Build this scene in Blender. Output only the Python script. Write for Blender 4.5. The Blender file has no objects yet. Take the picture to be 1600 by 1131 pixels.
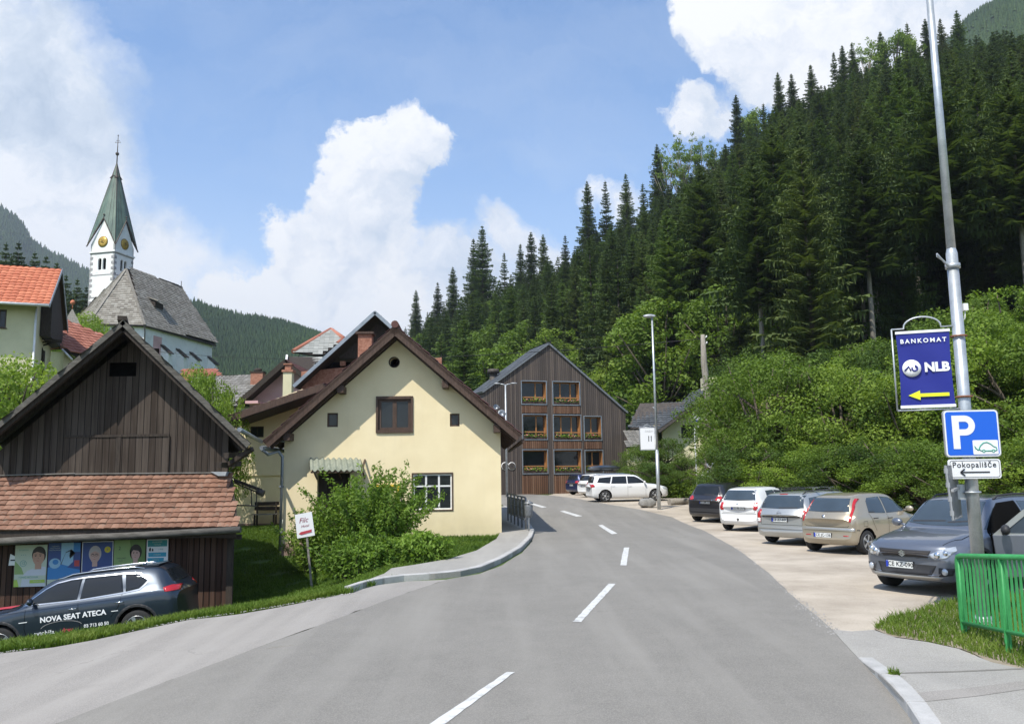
import bpy, bmesh, math, random
import numpy as np
from mathutils import Vector, Matrix
from mathutils.bvhtree import BVHTree
from mathutils.geometry import tessellate_polygon

SC = bpy.context.scene
C = SC.collection
PI = math.pi
R = math.radians

# ------------------------------------------------------------------ camera
FPX, CXP, CYP, EYE = 1300.0, 800.0, 565.5, 1.95
PITCH, ROLL = math.atan(0.1327), 0.015
_f = Vector((0, math.cos(PITCH), math.sin(PITCH)))
_u0 = Vector((0, -math.sin(PITCH), math.cos(PITCH)))
_r0 = Vector((1, 0, 0))
_r = _r0 * math.cos(ROLL) - _u0 * math.sin(ROLL)
_u = _u0 * math.cos(ROLL) + _r0 * math.sin(ROLL)
CAMP = Vector((0, 0, EYE))
cd = bpy.data.cameras.new("camera")
cam = bpy.data.objects.new("camera", cd)
C.objects.link(cam)
cd.sensor_width = 36.0
cd.lens = FPX / 1600 * 36.0
cd.clip_start = 0.1
cd.clip_end = 12000
m3 = Matrix((_r, _u, -_f)).transposed()
cam.matrix_world = Matrix.Translation(CAMP) @ m3.to_4x4()
SC.camera = cam
SC.render.resolution_x, SC.render.resolution_y = 1024, 723

# ------------------------------------------------------------------ sun + sky
SUN_DIR = Vector((0.50, 0.80, -1.42)).normalized()      # the way the light travels
sl = bpy.data.lights.new("sun", 'SUN')
sl.energy = 5.0
sl.angle = R(0.53)
sl.color = (1.0, 0.95, 0.86)
so = bpy.data.objects.new("sun", sl)
C.objects.link(so)
so.rotation_euler = SUN_DIR.to_track_quat('-Z', 'Y').to_euler()
so.location = (-30, -40, 80)
SUN_EL = math.asin(-SUN_DIR.z)
SUN_AZ = math.atan2(-SUN_DIR.x, -SUN_DIR.y)

SC.view_settings.view_transform = 'Standard'
SC.view_settings.look = 'None'
SC.view_settings.exposure = 0.22
SC.view_settings.gamma = 1.0
try:
    SC.view_settings.use_curve_mapping = False
except Exception:
    pass
SC.cycles.use_denoising = True
SC.cycles.max_bounces = 7
SC.cycles.diffuse_bounces = 3
SC.cycles.glossy_bounces = 4
SC.cycles.transmission_bounces = 6
SC.cycles.transparent_max_bounces = 12
SC.cycles.volume_bounces = 0
SC.cycles.sample_clamp_indirect = 6.0
SC.cycles.caustics_reflective = False
SC.cycles.caustics_refractive = False


def pdir(px, py):
    """world direction through a pixel of the 1600x1131 photograph (survey of the place)"""
    v = _r * ((px - CXP) / FPX) + _u * ((CYP - py) / FPX) + _f
    return v


def B(px, py, d):
    """survey point: seen at (px, py) and d metres ahead of the camera"""
    v = pdir(px, py)
    return CAMP + v * (d / v.y)


# ------------------------------------------------------------------ node helpers
def new_mat(name):
    m = bpy.data.materials.new(name)
    m.use_nodes = True
    nt = m.node_tree
    for n in list(nt.nodes):
        nt.nodes.remove(n)
    out = nt.nodes.new('ShaderNodeOutputMaterial')
    bs = nt.nodes.new('ShaderNodeBsdfPrincipled')
    nt.links.new(bs.outputs[0], out.inputs[0])
    return m, nt, bs, out


def N(nt, typ, **kw):
    n = nt.nodes.new(typ)
    for k, v in kw.items():
        if isinstance(v, (int, float, str, bool)) and hasattr(n, k):
            setattr(n, k, v)
    return n


def L(nt, a, b):
    nt.links.new(a, b)


def mathn(nt, op, a, b=None, c=None, clamp=False):
    n = nt.nodes.new('ShaderNodeMath')
    n.operation = op
    n.use_clamp = clamp
    for i, v in enumerate((a, b, c)):
        if v is None:
            continue
        if isinstance(v, (int, float)):
            n.inputs[i].default_value = v
        else:
            nt.links.new(v, n.inputs[i])
    return n.outputs[0]


def ramp(nt, fac, stops):
    n = nt.nodes.new('ShaderNodeValToRGB')
    el = n.color_ramp.elements
    while len(el) > 1:
        el.remove(el[-1])
    el[0].position = stops[0][0]
    c = stops[0][1]
    el[0].color = (*c, 1) if len(c) == 3 else c
    for p, c in stops[1:]:
        e = el.new(p)
        e.color = (*c, 1) if len(c) == 3 else c
    if fac is not None:
        nt.links.new(fac, n.inputs[0])
    return n.outputs[0]


def mixc(nt, fac, a, b, mode='MIX'):
    n = nt.nodes.new('ShaderNodeMix')
    n.data_type = 'RGBA'
    n.blend_type = mode
    n.clamp_factor = True
    for sock, v in ((n.inputs[0], fac), (n.inputs[6], a), (n.inputs[7], b)):
        if isinstance(v, (int, float)):
            sock.default_value = v
        elif isinstance(v, (tuple, list)):
            sock.default_value = (*v, 1) if len(v) == 3 else v
        else:
            nt.links.new(v, sock)
    return n.outputs[2]


def coords(nt, kind='Object', scale=(1, 1, 1), loc=(0, 0, 0)):
    if kind == 'Position':
        g = nt.nodes.new('ShaderNodeNewGeometry')
        src = g.outputs['Position']
    else:
        t = nt.nodes.new('ShaderNodeTexCoord')
        src = t.outputs[kind]
    mp = nt.nodes.new('ShaderNodeMapping')
    mp.inputs['Scale'].default_value = scale
    mp.inputs['Location'].default_value = loc
    nt.links.new(src, mp.inputs[0])
    return mp.outputs[0]


def noise(nt, vec, scale, detail=4, rough=0.55, dist=0.0):
    n = nt.nodes.new('ShaderNodeTexNoise')
    n.inputs['Scale'].default_value = scale
    n.inputs['Detail'].default_value = detail
    n.inputs['Roughness'].default_value = rough
    n.inputs['Distortion'].default_value = dist
    nt.links.new(vec, n.inputs['Vector'])
    return n.outputs['Fac']


def bump(nt, bs, h, strength=0.3, dist=0.01):
    b = nt.nodes.new('ShaderNodeBump')
    b.inputs['Strength'].default_value = strength
    b.inputs['Distance'].default_value = dist
    nt.links.new(h, b.inputs['Height'])
    nt.links.new(b.outputs[0], bs.inputs['Normal'])
    return b


MATS = {}


def mat_noise(name, c1, c2, scale=3.0, rough=0.8, bump_s=0.2, bump_d=0.01, fine=40.0, stretch=(1, 1, 1), kind='Object', metal=0.0, lo=0.35, hi=0.65, c3=None, spec=0.4):
    m, nt, bs, out = new_mat(name)
    v = coords(nt, kind, stretch)
    n1 = noise(nt, v, scale, 5, 0.6)
    n2 = noise(nt, v, fine, 3, 0.6)
    f = mathn(nt, 'ADD', mathn(nt, 'MULTIPLY', n1, 0.7), mathn(nt, 'MULTIPLY', n2, 0.3))
    stops = [(lo, c1), (hi, c2)]
    if c3:
        stops.append((min(0.98, hi + 0.12), c3))
    col = ramp(nt, f, stops)
    L(nt, col, bs.inputs['Base Color'])
    bs.inputs['Roughness'].default_value = rough
    bs.inputs['Metallic'].default_value = metal
    bs.inputs['Specular IOR Level'].default_value = spec
    if bump_s:
        bump(nt, bs, n2, bump_s, bump_d)
    MATS[name] = m
    return m


def mat_plain(name, c, rough=0.5, metal=0.0, spec=0.5, coat=0.0, var=0.06):
    m, nt, bs, out = new_mat(name)
    v = coords(nt, 'Object')
    n1 = noise(nt, v, 2.3, 5, 0.6)
    col = mixc(nt, n1, tuple(x * (1 - var) for x in c), tuple(min(1, x * (1 + var)) for x in c))
    L(nt, col, bs.inputs['Base Color'])
    r = mathn(nt, 'MULTIPLY_ADD', n1, 0.12, rough - 0.06, clamp=True)
    L(nt, r, bs.inputs['Roughness'])
    bs.inputs['Metallic'].default_value = metal
    bs.inputs['Specular IOR Level'].default_value = spec
    bs.inputs['Coat Weight'].default_value = coat
    bs.inputs['Coat Roughness'].default_value = 0.04
    MATS[name] = m
    return m


def mat_planks(name, cols, width=0.14, axis='X', rough=0.85, seam=0.06, streak=0.5, bv=0.38):
    """vertical boards: one tone per board, weather streaks, dark joints"""
    m, nt, bs, out = new_mat(name)
    tc = nt.nodes.new('ShaderNodeTexCoord')
    sp = nt.nodes.new('ShaderNodeSeparateXYZ')
    L(nt, tc.outputs['Object'], sp.inputs[0])
    a = sp.outputs['X' if axis == 'X' else 'Y']
    u = mathn(nt, 'DIVIDE', a, width)
    # boards of slightly unequal width
    cell = mathn(nt, 'FLOOR', u)
    fr = mathn(nt, 'FRACT', u)
    wn = nt.nodes.new('ShaderNodeTexWhiteNoise')
    wn.noise_dimensions = '1D'
    L(nt, cell, wn.inputs['W'])
    v = coords(nt, 'Object', (14, 14, 0.5))
    st = noise(nt, v, 1.2, 6, 0.7)
    big = noise(nt, coords(nt, 'Object'), 0.55, 4, 0.6)
    f = mathn(nt, 'ADD', mathn(nt, 'MULTIPLY_ADD', wn.outputs['Value'], bv, (0.38 - bv) / 2), mathn(nt, 'MULTIPLY', st, streak))
    f = mathn(nt, 'ADD', f, mathn(nt, 'MULTIPLY', big, 0.3))
    n = len(cols)
    col = ramp(nt, f, [(0.22 + 0.6 * i / (n - 1), c) for i, c in enumerate(cols)])
    edge = mathn(nt, 'LESS_THAN', mathn(nt, 'MINIMUM', fr, mathn(nt, 'SUBTRACT', 1.0, fr)), seam)
    col = mixc(nt, edge, col, tuple(x * 0.25 for x in cols[0]))
    L(nt, col, bs.inputs['Base Color'])
    bs.inputs['Roughness'].default_value = rough
    bs.inputs['Specular IOR Level'].default_value = 0.25
    h = mathn(nt, 'SUBTRACT', mathn(nt, 'MULTIPLY', st, 0.5), mathn(nt, 'MULTIPLY', edge, 1.0))
    bump(nt, bs, h, 0.7, 0.012)
    MATS[name] = m
    return m


def mat_leaf(name, c1, c2, c3, tscale=0.35, trans=0.35, rough=0.6):
    m, nt, bs, out = new_mat(name)
    v = coords(nt, 'Position')
    n1 = noise(nt, v, tscale, 3, 0.6)
    n2 = noise(nt, v, 3.1, 2, 0.6)
    g = nt.nodes.new('ShaderNodeNewGeometry')
    isl = g.outputs['Random Per Island']
    oi = nt.nodes.new('ShaderNodeObjectInfo')
    ow = 0.36 if 'needles' in name else 0.24
    f = mathn(nt, 'ADD', mathn(nt, 'MULTIPLY', n1, 0.55), mathn(nt, 'MULTIPLY', isl, 0.22))
    f = mathn(nt, 'ADD', f, mathn(nt, 'MULTIPLY', n2, 0.12))
    f = mathn(nt, 'ADD', f, mathn(nt, 'MULTIPLY_ADD', oi.outputs['Random'], ow, (0.22 - ow) / 2))
    col = ramp(nt, f, [(0.3, c1), (0.55, c2), (0.82, c3)])
    if 'needles' in name:
        col = mixc(nt, mathn(nt, 'MULTIPLY_ADD', oi.outputs['Random'], 6.0, -5.2, clamp=True), col, (0.080, 0.088, 0.036))
    L(nt, col, bs.inputs['Base Color'])
    bs.inputs['Roughness'].default_value = rough
    bs.inputs['Specular IOR Level'].default_value = 0.3
    tr = nt.nodes.new('ShaderNodeBsdfTranslucent')
    L(nt, mixc(nt, 1.0, col, (1.0, 1.0, 0.45), 'MULTIPLY'), tr.inputs['Color'])
    mx = nt.nodes.new('ShaderNodeMixShader')
    mx.inputs[0].default_value = trans
    L(nt, bs.outputs[0], mx.inputs[1])
    L(nt, tr.outputs[0], mx.inputs[2])
    L(nt, mx.outputs[0], out.inputs[0])
    MATS[name] = m
    return m


# ------------------------------------------------------------------ world: Nishita sky with broken cumulus
def build_world():
    w = bpy.data.worlds.new("World")
    SC.world = w
    w.use_nodes = True
    nt = w.node_tree
    for n in list(nt.nodes):
        nt.nodes.remove(n)
    out = nt.nodes.new('ShaderNodeOutputWorld')
    bg = nt.nodes.new('ShaderNodeBackground')
    L(nt, bg.outputs[0], out.inputs[0])
    sky = nt.nodes.new('ShaderNodeTexSky')
    sky.sky_type = 'NISHITA'
    sky.sun_disc = False
    sky.sun_elevation = SUN_EL
    sky.sun_rotation = SUN_AZ
    sky.altitude = 650
    sky.air_density = 1.0
    sky.dust_density = 0.6
    sky.ozone_density = 1.3
    STR = 0.115
    bg.inputs[1].default_value = STR
    tc = nt.nodes.new('ShaderNodeTexCoord')
    nv = nt.nodes.new('ShaderNodeVectorMath')
    nv.operation = 'NORMALIZE'
    L(nt, tc.outputs['Generated'], nv.inputs[0])
    d = nv.outputs[0]
    # warp the direction so the cloud banks get billowed edges
    def warp(vec, scale, amt, detail, rough=0.6):
        n = nt.nodes.new('ShaderNodeTexNoise')
        n.inputs['Scale'].default_value = scale
        n.inputs['Detail'].default_value = detail
        n.inputs['Roughness'].default_value = rough
        L(nt, vec, n.inputs['Vector'])
        s = nt.nodes.new('ShaderNodeVectorMath'); s.operation = 'SUBTRACT'
        L(nt, n.outputs['Color'], s.inputs[0]); s.inputs[1].default_value = (0.5, 0.5, 0.5)
        k = nt.nodes.new('ShaderNodeVectorMath'); k.operation = 'SCALE'
        L(nt, s.outputs[0], k.inputs[0]); k.inputs['Scale'].default_value = amt
        a = nt.nodes.new('ShaderNodeVectorMath'); a.operation = 'ADD'
        L(nt, vec, a.inputs[0]); L(nt, k.outputs[0], a.inputs[1])
        return a.outputs[0]
    dw = warp(d, 4.5, 0.16, 8, 0.62)
    dw = warp(dw, 17.0, 0.055, 8, 0.66)
    dw2 = warp(warp(d, 2.2, 0.30, 9, 0.66), 11.0, 0.06, 6, 0.62)
    def bank(blobs, vec, soft):
        """union of soft caps on the sky dome: (direction, radius)"""
        cur = None
        for (px, py, rad) in blobs:
            c = pdir(px, py).normalized()
            s = nt.nodes.new('ShaderNodeVectorMath'); s.operation = 'DISTANCE'
            L(nt, vec, s.inputs[0]); s.inputs[1].default_value = c
            v = mathn(nt, 'SUBTRACT', rad / FPX, s.outputs['Value'])
            cur = v if cur is None else mathn(nt, 'SMOOTH_MAX', cur, v, 0.02)
        return mathn(nt, 'MULTIPLY_ADD', cur, 1.0 / soft, 0.5, clamp=True)
    # the crisp cumulus in the middle
    A = bank([(560, 215, 34), (620, 215, 34), (672, 222, 26), (545, 262, 46), (605, 270, 52), (655, 255, 34), (520, 315, 42), (585, 330, 56), (495, 360, 40), (560, 390, 70), (430, 372, 34), (412, 345, 14),
              (455, 425, 64), (540, 450, 90), (620, 400, 34), (400, 480, 70), (610, 480, 70), (500, 500, 80)], dw, 0.008)
    Bk = bank([(788, 358, 34), (820, 385, 36), (870, 385, 28), (950, 295, 24), (985, 320, 24), (690, 410, 40), (740, 440, 60), (860, 450, 70), (680, 500, 80), (640, 430, 50)], dw, 0.018)
    D = bank([(1095, 35, 34), (1130, 75, 50), (1200, 50, 95), (1300, 20, 150), (1075, 185, 34), (1115, 195, 36), (1420, -40, 190), (1170, 140, 40), (1600, -60, 200)], dw, 0.010)
    # broad soft bank on the left
    E = bank([(30, 110, 110), (-60, 240, 220), (110, 290, 130), (215, 300, 50), (230, 430, 110), (310, 400, 40), (90, 480, 200), (180, 130, 50), (320, 440, 50)], dw2, 0.05)
    # thin high veils
    sp = nt.nodes.new('ShaderNodeSeparateXYZ'); L(nt, d, sp.inputs[0])
    mp = nt.nodes.new('ShaderNodeMapping'); L(nt, dw2, mp.inputs[0])
    mp.inputs['Scale'].default_value = (1.3, 1.3, 4.5)
    mp.inputs['Rotation'].default_value = (0, R(24), 0)
    ve = noise(nt, mp.outputs[0], 1.9, 7, 0.6)
    veil = mathn(nt, 'MULTIPLY', mathn(nt, 'MULTIPLY_ADD', ve, 2.4, -1.02, clamp=True), 0.32)
    low = mathn(nt, 'MULTIPLY_ADD', sp.outputs['Z'], -2.6, 1.02, clamp=True)
    veil = mathn(nt, 'MAXIMUM', veil, mathn(nt, 'MULTIPLY', low, 0.62))
    # generic broken cloud for the sky behind the camera
    far = noise(nt, dw2, 2.6, 8, 0.6)
    behind = mathn(nt, 'MULTIPLY_ADD', sp.outputs['Y'], -4.0, 0.2, clamp=True)
    gen = mathn(nt, 'MULTIPLY', mathn(nt, 'MULTIPLY_ADD', far, 6.0, -3.0, clamp=True), behind)
    # billow shading: bright tops, greyer hollows
    sh = noise(nt, dw, 9.0, 8, 0.62)
    shb = noise(nt, dw2, 3.0, 4, 0.55)
    shade = mathn(nt, 'ADD', mathn(nt, 'MULTIPLY', sh, 0.55), mathn(nt, 'MULTIPLY', shb, 0.45))
    k = 1.0 / STR
    hot = ramp(nt, shade, [(0.39, (0.60, 0.68, 0.79)), (0.47, (0.84, 0.87, 0.92)), (0.53, (1.0, 1.0, 1.0))])
    grey = ramp(nt, shade, [(0.37, (0.46, 0.55, 0.67)), (0.47, (0.66, 0.73, 0.82)), (0.57, (0.95, 0.96, 0.98))])
    def sc(c):
        return mixc(nt, 1.0, c, (k, k, k), 'MULTIPLY')
    def mulk(c):
        n = nt.nodes.new('ShaderNodeVectorMath'); n.operation = 'SCALE'
        L(nt, c, n.inputs[0]); n.inputs['Scale'].default_value = k
        return n.outputs[0]
    hs = nt.nodes.new('ShaderNodeHueSaturation')
    hs.inputs['Saturation'].default_value = 1.16
    hs.inputs['Value'].default_value = 1.80
    L(nt, sky.outputs[0], hs.inputs['Color'])
    col = mixc(nt, veil, hs.outputs[0], mulk(ramp(nt, shb, [(0.3, (0.62, 0.72, 0.86)), (0.7, (0.80, 0.86, 0.94))])))
    col = mixc(nt, mathn(nt, 'MULTIPLY', E, 0.92), col, mulk(grey))
    col = mixc(nt, gen, col, mulk(grey))
    col = mixc(nt, mathn(nt, 'MULTIPLY', D, 0.95), col, mulk(hot))
    col = mixc(nt, mathn(nt, 'MULTIPLY', Bk, 0.88), col, mulk(hot))
    col = mixc(nt, mathn(nt, 'MULTIPLY', A, 0.95), col, mulk(hot))
    L(nt, col, bg.inputs[0])


build_world()


# ------------------------------------------------------------------ object helpers
def tag(o, label=None, cat=None, group=None, kind=None):
    if label: o['label'] = label
    if cat: o['category'] = cat
    if group: o['group'] = group
    if kind: o['kind'] = kind
    return o


def thing(name, label, cat, loc=(0, 0, 0), rz=0.0, group=None):
    o = bpy.data.objects.new(name, None)
    C.objects.link(o)
    o.location = loc
    o.rotation_euler = (0, 0, rz)
    o.empty_display_size = 0.2
    return tag(o, label, cat, group)


def mat_of(m):
    return MATS[m] if isinstance(m, str) else m


class MB:
    """collects shapes, then links them as one mesh object"""
    def __init__(s):
        s.v, s.f, s.mi, s.sm, s.mats = [], [], [], [], []
        s.cur = 0

    def use(s, m):
        m = mat_of(m)
        if m not in s.mats:
            s.mats.append(m)
        s.cur = s.mats.index(m)
        return s

    def add(s, vs, fs, smooth=False):
        b = len(s.v)
        s.v.extend([tuple(p) for p in vs])
        for f in fs:
            s.f.append([i + b for i in f]); s.mi.append(s.cur); s.sm.append(smooth)
        return s

    def box(s, x0, x1, y0, y1, z0, z1, M=None):
        vs = [Vector((x, y, z)) for x in (x0, x1) for y in (y0, y1) for z in (z0, z1)]
        if M is not None:
            vs = [M @ p for p in vs]
        return s.add(vs, [(0, 1, 3, 2), (4, 6, 7, 5), (0, 4, 5, 1), (2, 3, 7, 6), (0, 2, 6, 4), (1, 5, 7, 3)])

    def beam(s, a, b, w, h=None, up=Vector((0, 0, 1))):
        """rectangular bar from a to b"""
        a, b = Vector(a), Vector(b)
        h = w if h is None else h
        d = (b - a).normalized()
        if abs(d.dot(up)) > 0.98:
            up = Vector((0, 1, 0))
        sx = d.cross(up).normalized()
        sz = sx.cross(d).normalized()
        vs = []
        for p in (a, b):
            for i, j in ((-1, -1), (1, -1), (1, 1), (-1, 1)):
                vs.append(p + sx * (i * w / 2) + sz * (j * h / 2))
        return s.add(vs, [(3, 2, 1, 0), (4, 5, 6, 7), (0, 1, 5, 4), (1, 2, 6, 5), (2, 3, 7, 6), (3, 0, 4, 7)])

    def tube(s, pts, r, n=8, caps=True, smooth=True):
        pts = [Vector(p) for p in pts]
        rs = r if isinstance(r, (list, tuple)) else [r] * len(pts)
        vs, fs = [], []
        prev = None
        for i, p in enumerate(pts):
            if i == 0: d = pts[1] - pts[0]
            elif i == len(pts) - 1: d = pts[-1] - pts[-2]
            else: d = (pts[i + 1] - pts[i]).normalized() + (pts[i] - pts[i - 1]).normalized()
            d = d.normalized() if d.length > 1e-9 else Vector((0, 0, 1))
            if prev is None:
                a = Vector((1, 0, 0)) if abs(d.x) < 0.9 else Vector((0, 1, 0))
                sx = d.cross(a).normalized()
            else:
                sx = (prev - d * prev.dot(d)).normalized()
            prev = sx
            sy = d.cross(sx)
            for k in range(n):
                t = 2 * PI * k / n
                vs.append(p + (sx * math.cos(t) + sy * math.sin(t)) * rs[i])
        for i in range(len(pts) - 1):
            for k in range(n):
                k2 = (k + 1) % n
                fs.append((i * n + k, i * n + k2, (i + 1) * n + k2, (i + 1) * n + k))
        s.add(vs, fs, smooth)
        if caps:
            b = len(s.v) - len(vs)
            for idx in (list(range(n))[::-1], [(len(pts) - 1) * n + k for k in range(n)]):
                s.f.append([b + i for i in idx]); s.mi.append(s.cur); s.sm.append(False)
        return s

    def lathe(s, prof, n=16, M=None, smooth=True):
        """prof: (r, z) list about Z"""
        vs, fs = [], []
        for r_, z in prof:
            for k in range(n):
                t = 2 * PI * k / n
                p = Vector((r_ * math.cos(t), r_ * math.sin(t), z))
                vs.append(M @ p if M is not None else p)
        for i in range(len(prof) - 1):
            for k in range(n):
                k2 = (k + 1) % n
                fs.append((i * n + k, i * n + k2, (i + 1) * n + k2, (i + 1) * n + k))
        fs.append(tuple(range(n))[::-1])
        fs.append(tuple((len(prof) - 1) * n + k for k in range(n)))
        return s.add(vs, fs, smooth)

    def ellipsoid(s, c, r, n=12, m=8, M=None):
        c = Vector(c)
        vs, fs = [], []
        for i in range(m + 1):
            ph = -PI / 2 + PI * i / m
            for k in range(n):
                t = 2 * PI * k / n
                p = c + Vector((r[0] * math.cos(ph) * math.cos(t), r[1] * math.cos(ph) * math.sin(t), r[2] * math.sin(ph)))
                vs.append(M @ p if M is not None else p)
        for i in range(m):
            for k in range(n):
                k2 = (k + 1) % n
                fs.append((i * n + k, i * n + k2, (i + 1) * n + k2, (i + 1) * n + k))
        return s.add(vs, fs, True)

    def prism(s, poly, off):
        """closed prism: 3-D polygon swept by the vector off"""
        poly = [Vector(p) for p in poly]
        off = Vector(off)
        n = len(poly)
        tri = tessellate_polygon([poly])
        vs = poly + [p + off for p in poly]
        fs = [t for t in tri] + [tuple(i + n for i in t[::-1]) for t in tri]
        fs += [(i, (i + 1) % n, (i + 1) % n + n, i + n) for i in range(n)]
        return s.add(vs, fs)

    def wall(s, outer, holes, t, plane=None):
        """wall panel in the local XZ plane (front at y=0, back at y=t) with openings; plane(u, w, y) -> point"""
        if plane is None:
            plane = lambda u, w, y: Vector((u, y, w))
        loops = [[Vector((a, b, 0)) for a, b in lp] for lp in [outer] + holes]
        tri = tessellate_polygon(loops)
        flat = [p for lp in loops for p in lp]
        n = len(flat)
        vs = [plane(p.x, p.y, 0) for p in flat] + [plane(p.x, p.y, t) for p in flat]
        fs = [tuple(x) for x in tri] + [tuple(i + n for i in x[::-1]) for x in tri]
        b = 0
        for lp in loops:
            k = len(lp)
            for i in range(k):
                j = (i + 1) % k
                fs.append((b + i, b + j, b + j + n, b + i + n))
            b += k
        return s.add(vs, fs)

    def build(s, name, m=None, parent=None, bevel=0.0, recalc=True):
        me = bpy.data.meshes.new(name)
        me.from_pydata(s.v, [], s.f)
        if m is not None and not s.mats:
            s.mats = [mat_of(m)]
        for mm in s.mats:
            me.materials.append(mm)
        me.polygons.foreach_set('material_index', s.mi)
        me.polygons.foreach_set('use_smooth', s.sm)
        if recalc:
            bm = bmesh.new(); bm.from_mesh(me)
            bmesh.ops.recalc_face_normals(bm, faces=bm.faces)
            bm.to_mesh(me); bm.free()
        me.update()
        o = bpy.data.objects.new(name, me)
        C.objects.link(o)
        if parent is not None:
            o.parent = parent
        if bevel:
            md = o.modifiers.new('bevel', 'BEVEL')
            md.width = bevel; md.segments = 2; md.limit_method = 'ANGLE'; md.angle_limit = R(40)
        return o


def np_mesh(name, V, F, mat, parent=None, smooth=False):
    """V (n,3), F (m,k) arrays -> object"""
    me = bpy.data.meshes.new(name)
    V = np.asarray(V, dtype=np.float32); F = np.asarray(F, dtype=np.int32)
    k = F.shape[1]
    me.vertices.add(len(V)); me.vertices.foreach_set('co', V.ravel())
    me.loops.add(F.size); me.loops.foreach_set('vertex_index', F.ravel())
    me.polygons.add(len(F))
    me.polygons.foreach_set('loop_start', np.arange(0, F.size, k, dtype=np.int32))
    try:
        me.polygons.foreach_set('loop_total', np.full(len(F), k, dtype=np.int32))
    except Exception:
        pass
    me.materials.append(mat_of(mat))
    if smooth:
        me.polygons.foreach_set('use_smooth', np.ones(len(F), dtype=bool))
    me.update(calc_edges=True)
    me.validate()
    o = bpy.data.objects.new(name, me)
    C.objects.link(o)
    if parent is not None:
        o.parent = parent
    return o


def copy_tree(root, loc, rz=None, scale=None, label=None, group=None):
    r = root.copy(); C.objects.link(r)
    r.location = loc
    if rz is not None: r.rotation_euler = (root.rotation_euler[0], root.rotation_euler[1], rz)
    if scale is not None: r.scale = scale
    if label: r['label'] = label
    if group: r['group'] = group
    for ch in KIDS.get(root.name, root.children):
        c = ch.copy(); C.objects.link(c); c.parent = r
        for g in KIDS.get(ch.name, ch.children):
            e = g.copy(); C.objects.link(e); e.parent = c
    return r


KIDS = {}


def text_mesh(txt, size, extrude=0.0, align='CENTER', bold=0.0, shear=0.0, spacing=1.0):
    """glyph outlines as (verts, faces) in the XY plane, centred"""
    cu = bpy.data.curves.new('txt', 'FONT')
    cu.body = txt; cu.size = size; cu.align_x = align; cu.align_y = 'CENTER'
    cu.offset = bold; cu.shear = shear; cu.space_character = spacing
    cu.resolution_u = 3
    o = bpy.data.objects.new('txt', cu)
    C.objects.link(o)
    dg = bpy.context.evaluated_depsgraph_get()
    me = bpy.data.meshes.new_from_object(o.evaluated_get(dg))
    vs = [Vector(v.co) for v in me.vertices]
    fs = [tuple(p.vertices) for p in me.polygons]
    bpy.data.objects.remove(o); bpy.data.curves.remove(cu); bpy.data.meshes.remove(me)
    return vs, fs


def add_text(mb, txt, origin, ux, uy, size, off=0.0, **kw):
    vs, fs = text_mesh(txt, size, **kw)
    ux, uy = Vector(ux), Vector(uy)
    nn = ux.cross(uy)
    mb.add([Vector(origin) + ux * v.x + uy * v.y + nn * off for v in vs], fs)
    return mb


# ------------------------------------------------------------------ terrain
def S(a, b, x):
    t = (x - a) / (b - a)
    t = 0.0 if t < 0 else 1.0 if t > 1 else t
    return t * t * (3 - 2 * t)


HT = [  # bearing (photo column), foot of the slope, ridge distance, tree-top line (photo row)
    (560, 165, 250, 560), (600, 155, 245, 520), (640, 140, 240, 490), (700, 122, 235, 452), (755, 106, 230, 420), (850, 92, 222, 395),
    (925, 80, 216, 340), (985, 72, 212, 320), (1035, 66, 208, 285), (1075, 62, 206, 262), (1165, 54, 202, 190), (1250, 50, 200, 135),
    (1350, 46, 200, 95), (1480, 42, 200, 55), (1600, 40, 200, 30), (1900, 38, 200, 10), (2600, 30, 190, 0)]


def hill_params(px):
    if px <= HT[0][0]:
        return HT[0][1], HT[0][2], -5.0
    for a, b in zip(HT, HT[1:]):
        if px <= b[0]:
            t = (px - a[0]) / (b[0] - a[0])
            d0 = a[1] + (b[1] - a[1]) * t; d1 = a[2] + (b[2] - a[2]) * t; yy = a[3] + (b[3] - a[3]) * t
            return d0, d1, B(min(px, 1700), yy, d1).z - 21.0
    return HT[-1][1], HT[-1][2], B(1700, 0, HT[-1][2]).z - 21.0


_hp = [hill_params(560 + 10 * i) for i in range(205)]


def gz(x, y):
    z = 0.45 * S(28, 48, y)
    if x < -2.5:
        q = -2.5 - x
        z += -1.6 * (1 - math.exp(-q * q / (q + 0.6) / 3.4)) * (1 - S(20, 31, y)) * (0.50 + 0.62 * S(max(13.0, 14.9 + .45 * min(0, x + 5.5)), max(13.0, 14.9 + .45 * min(0, x + 5.5)) + 1.7, y))
        # the village hill with the church
        if y > 30:
            z += 13.2 * S(36, 104, y) * S(-6, -34, x)
    if y > 30:
        px = 800 + 1300 * x / y
        if px > 560:
            i = min(203.999, (px - 560) / 10)
            k = int(i); t = i - k
            a, b = _hp[k], _hp[k + 1]
            d0 = a[0] + (b[0] - a[0]) * t; d1 = a[1] + (b[1] - a[1]) * t; zr = a[2] + (b[2] - a[2]) * t
            zr = zr * S(560, 640, px)
            if y > d0:
                s = (y - d0) / (d1 - d0)
                if s < 1:
                    z += max(0, zr) * (s ** 1.12)
                else:
                    z += max(0, zr) * (1 + 0.15 * (1 - math.exp(-(s - 1) * 2)))* (1 - 0.5 * S(1.1, 2.6, s))
    return z


def G(px, py, lift=0.0):
    """survey point on the ground seen at (px, py)"""
    v = pdir(px, py)
    v = v / v.y
    t0, t1 = 1.0, 1.0
    t = 1.0
    while t < 400:
        p = CAMP + v * t
        if p.z < gz(p.x, p.y):
            break
        t0 = t
        t *= 1.01
    t1 = t
    for _ in range(40):
        tm = 0.5 * (t0 + t1)
        p = CAMP + v * tm
        if p.z < gz(p.x, p.y): t1 = tm
        else: t0 = tm
    p = CAMP + v * t1
    return Vector((p.x, p.y, gz(p.x, p.y) + lift))


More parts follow.
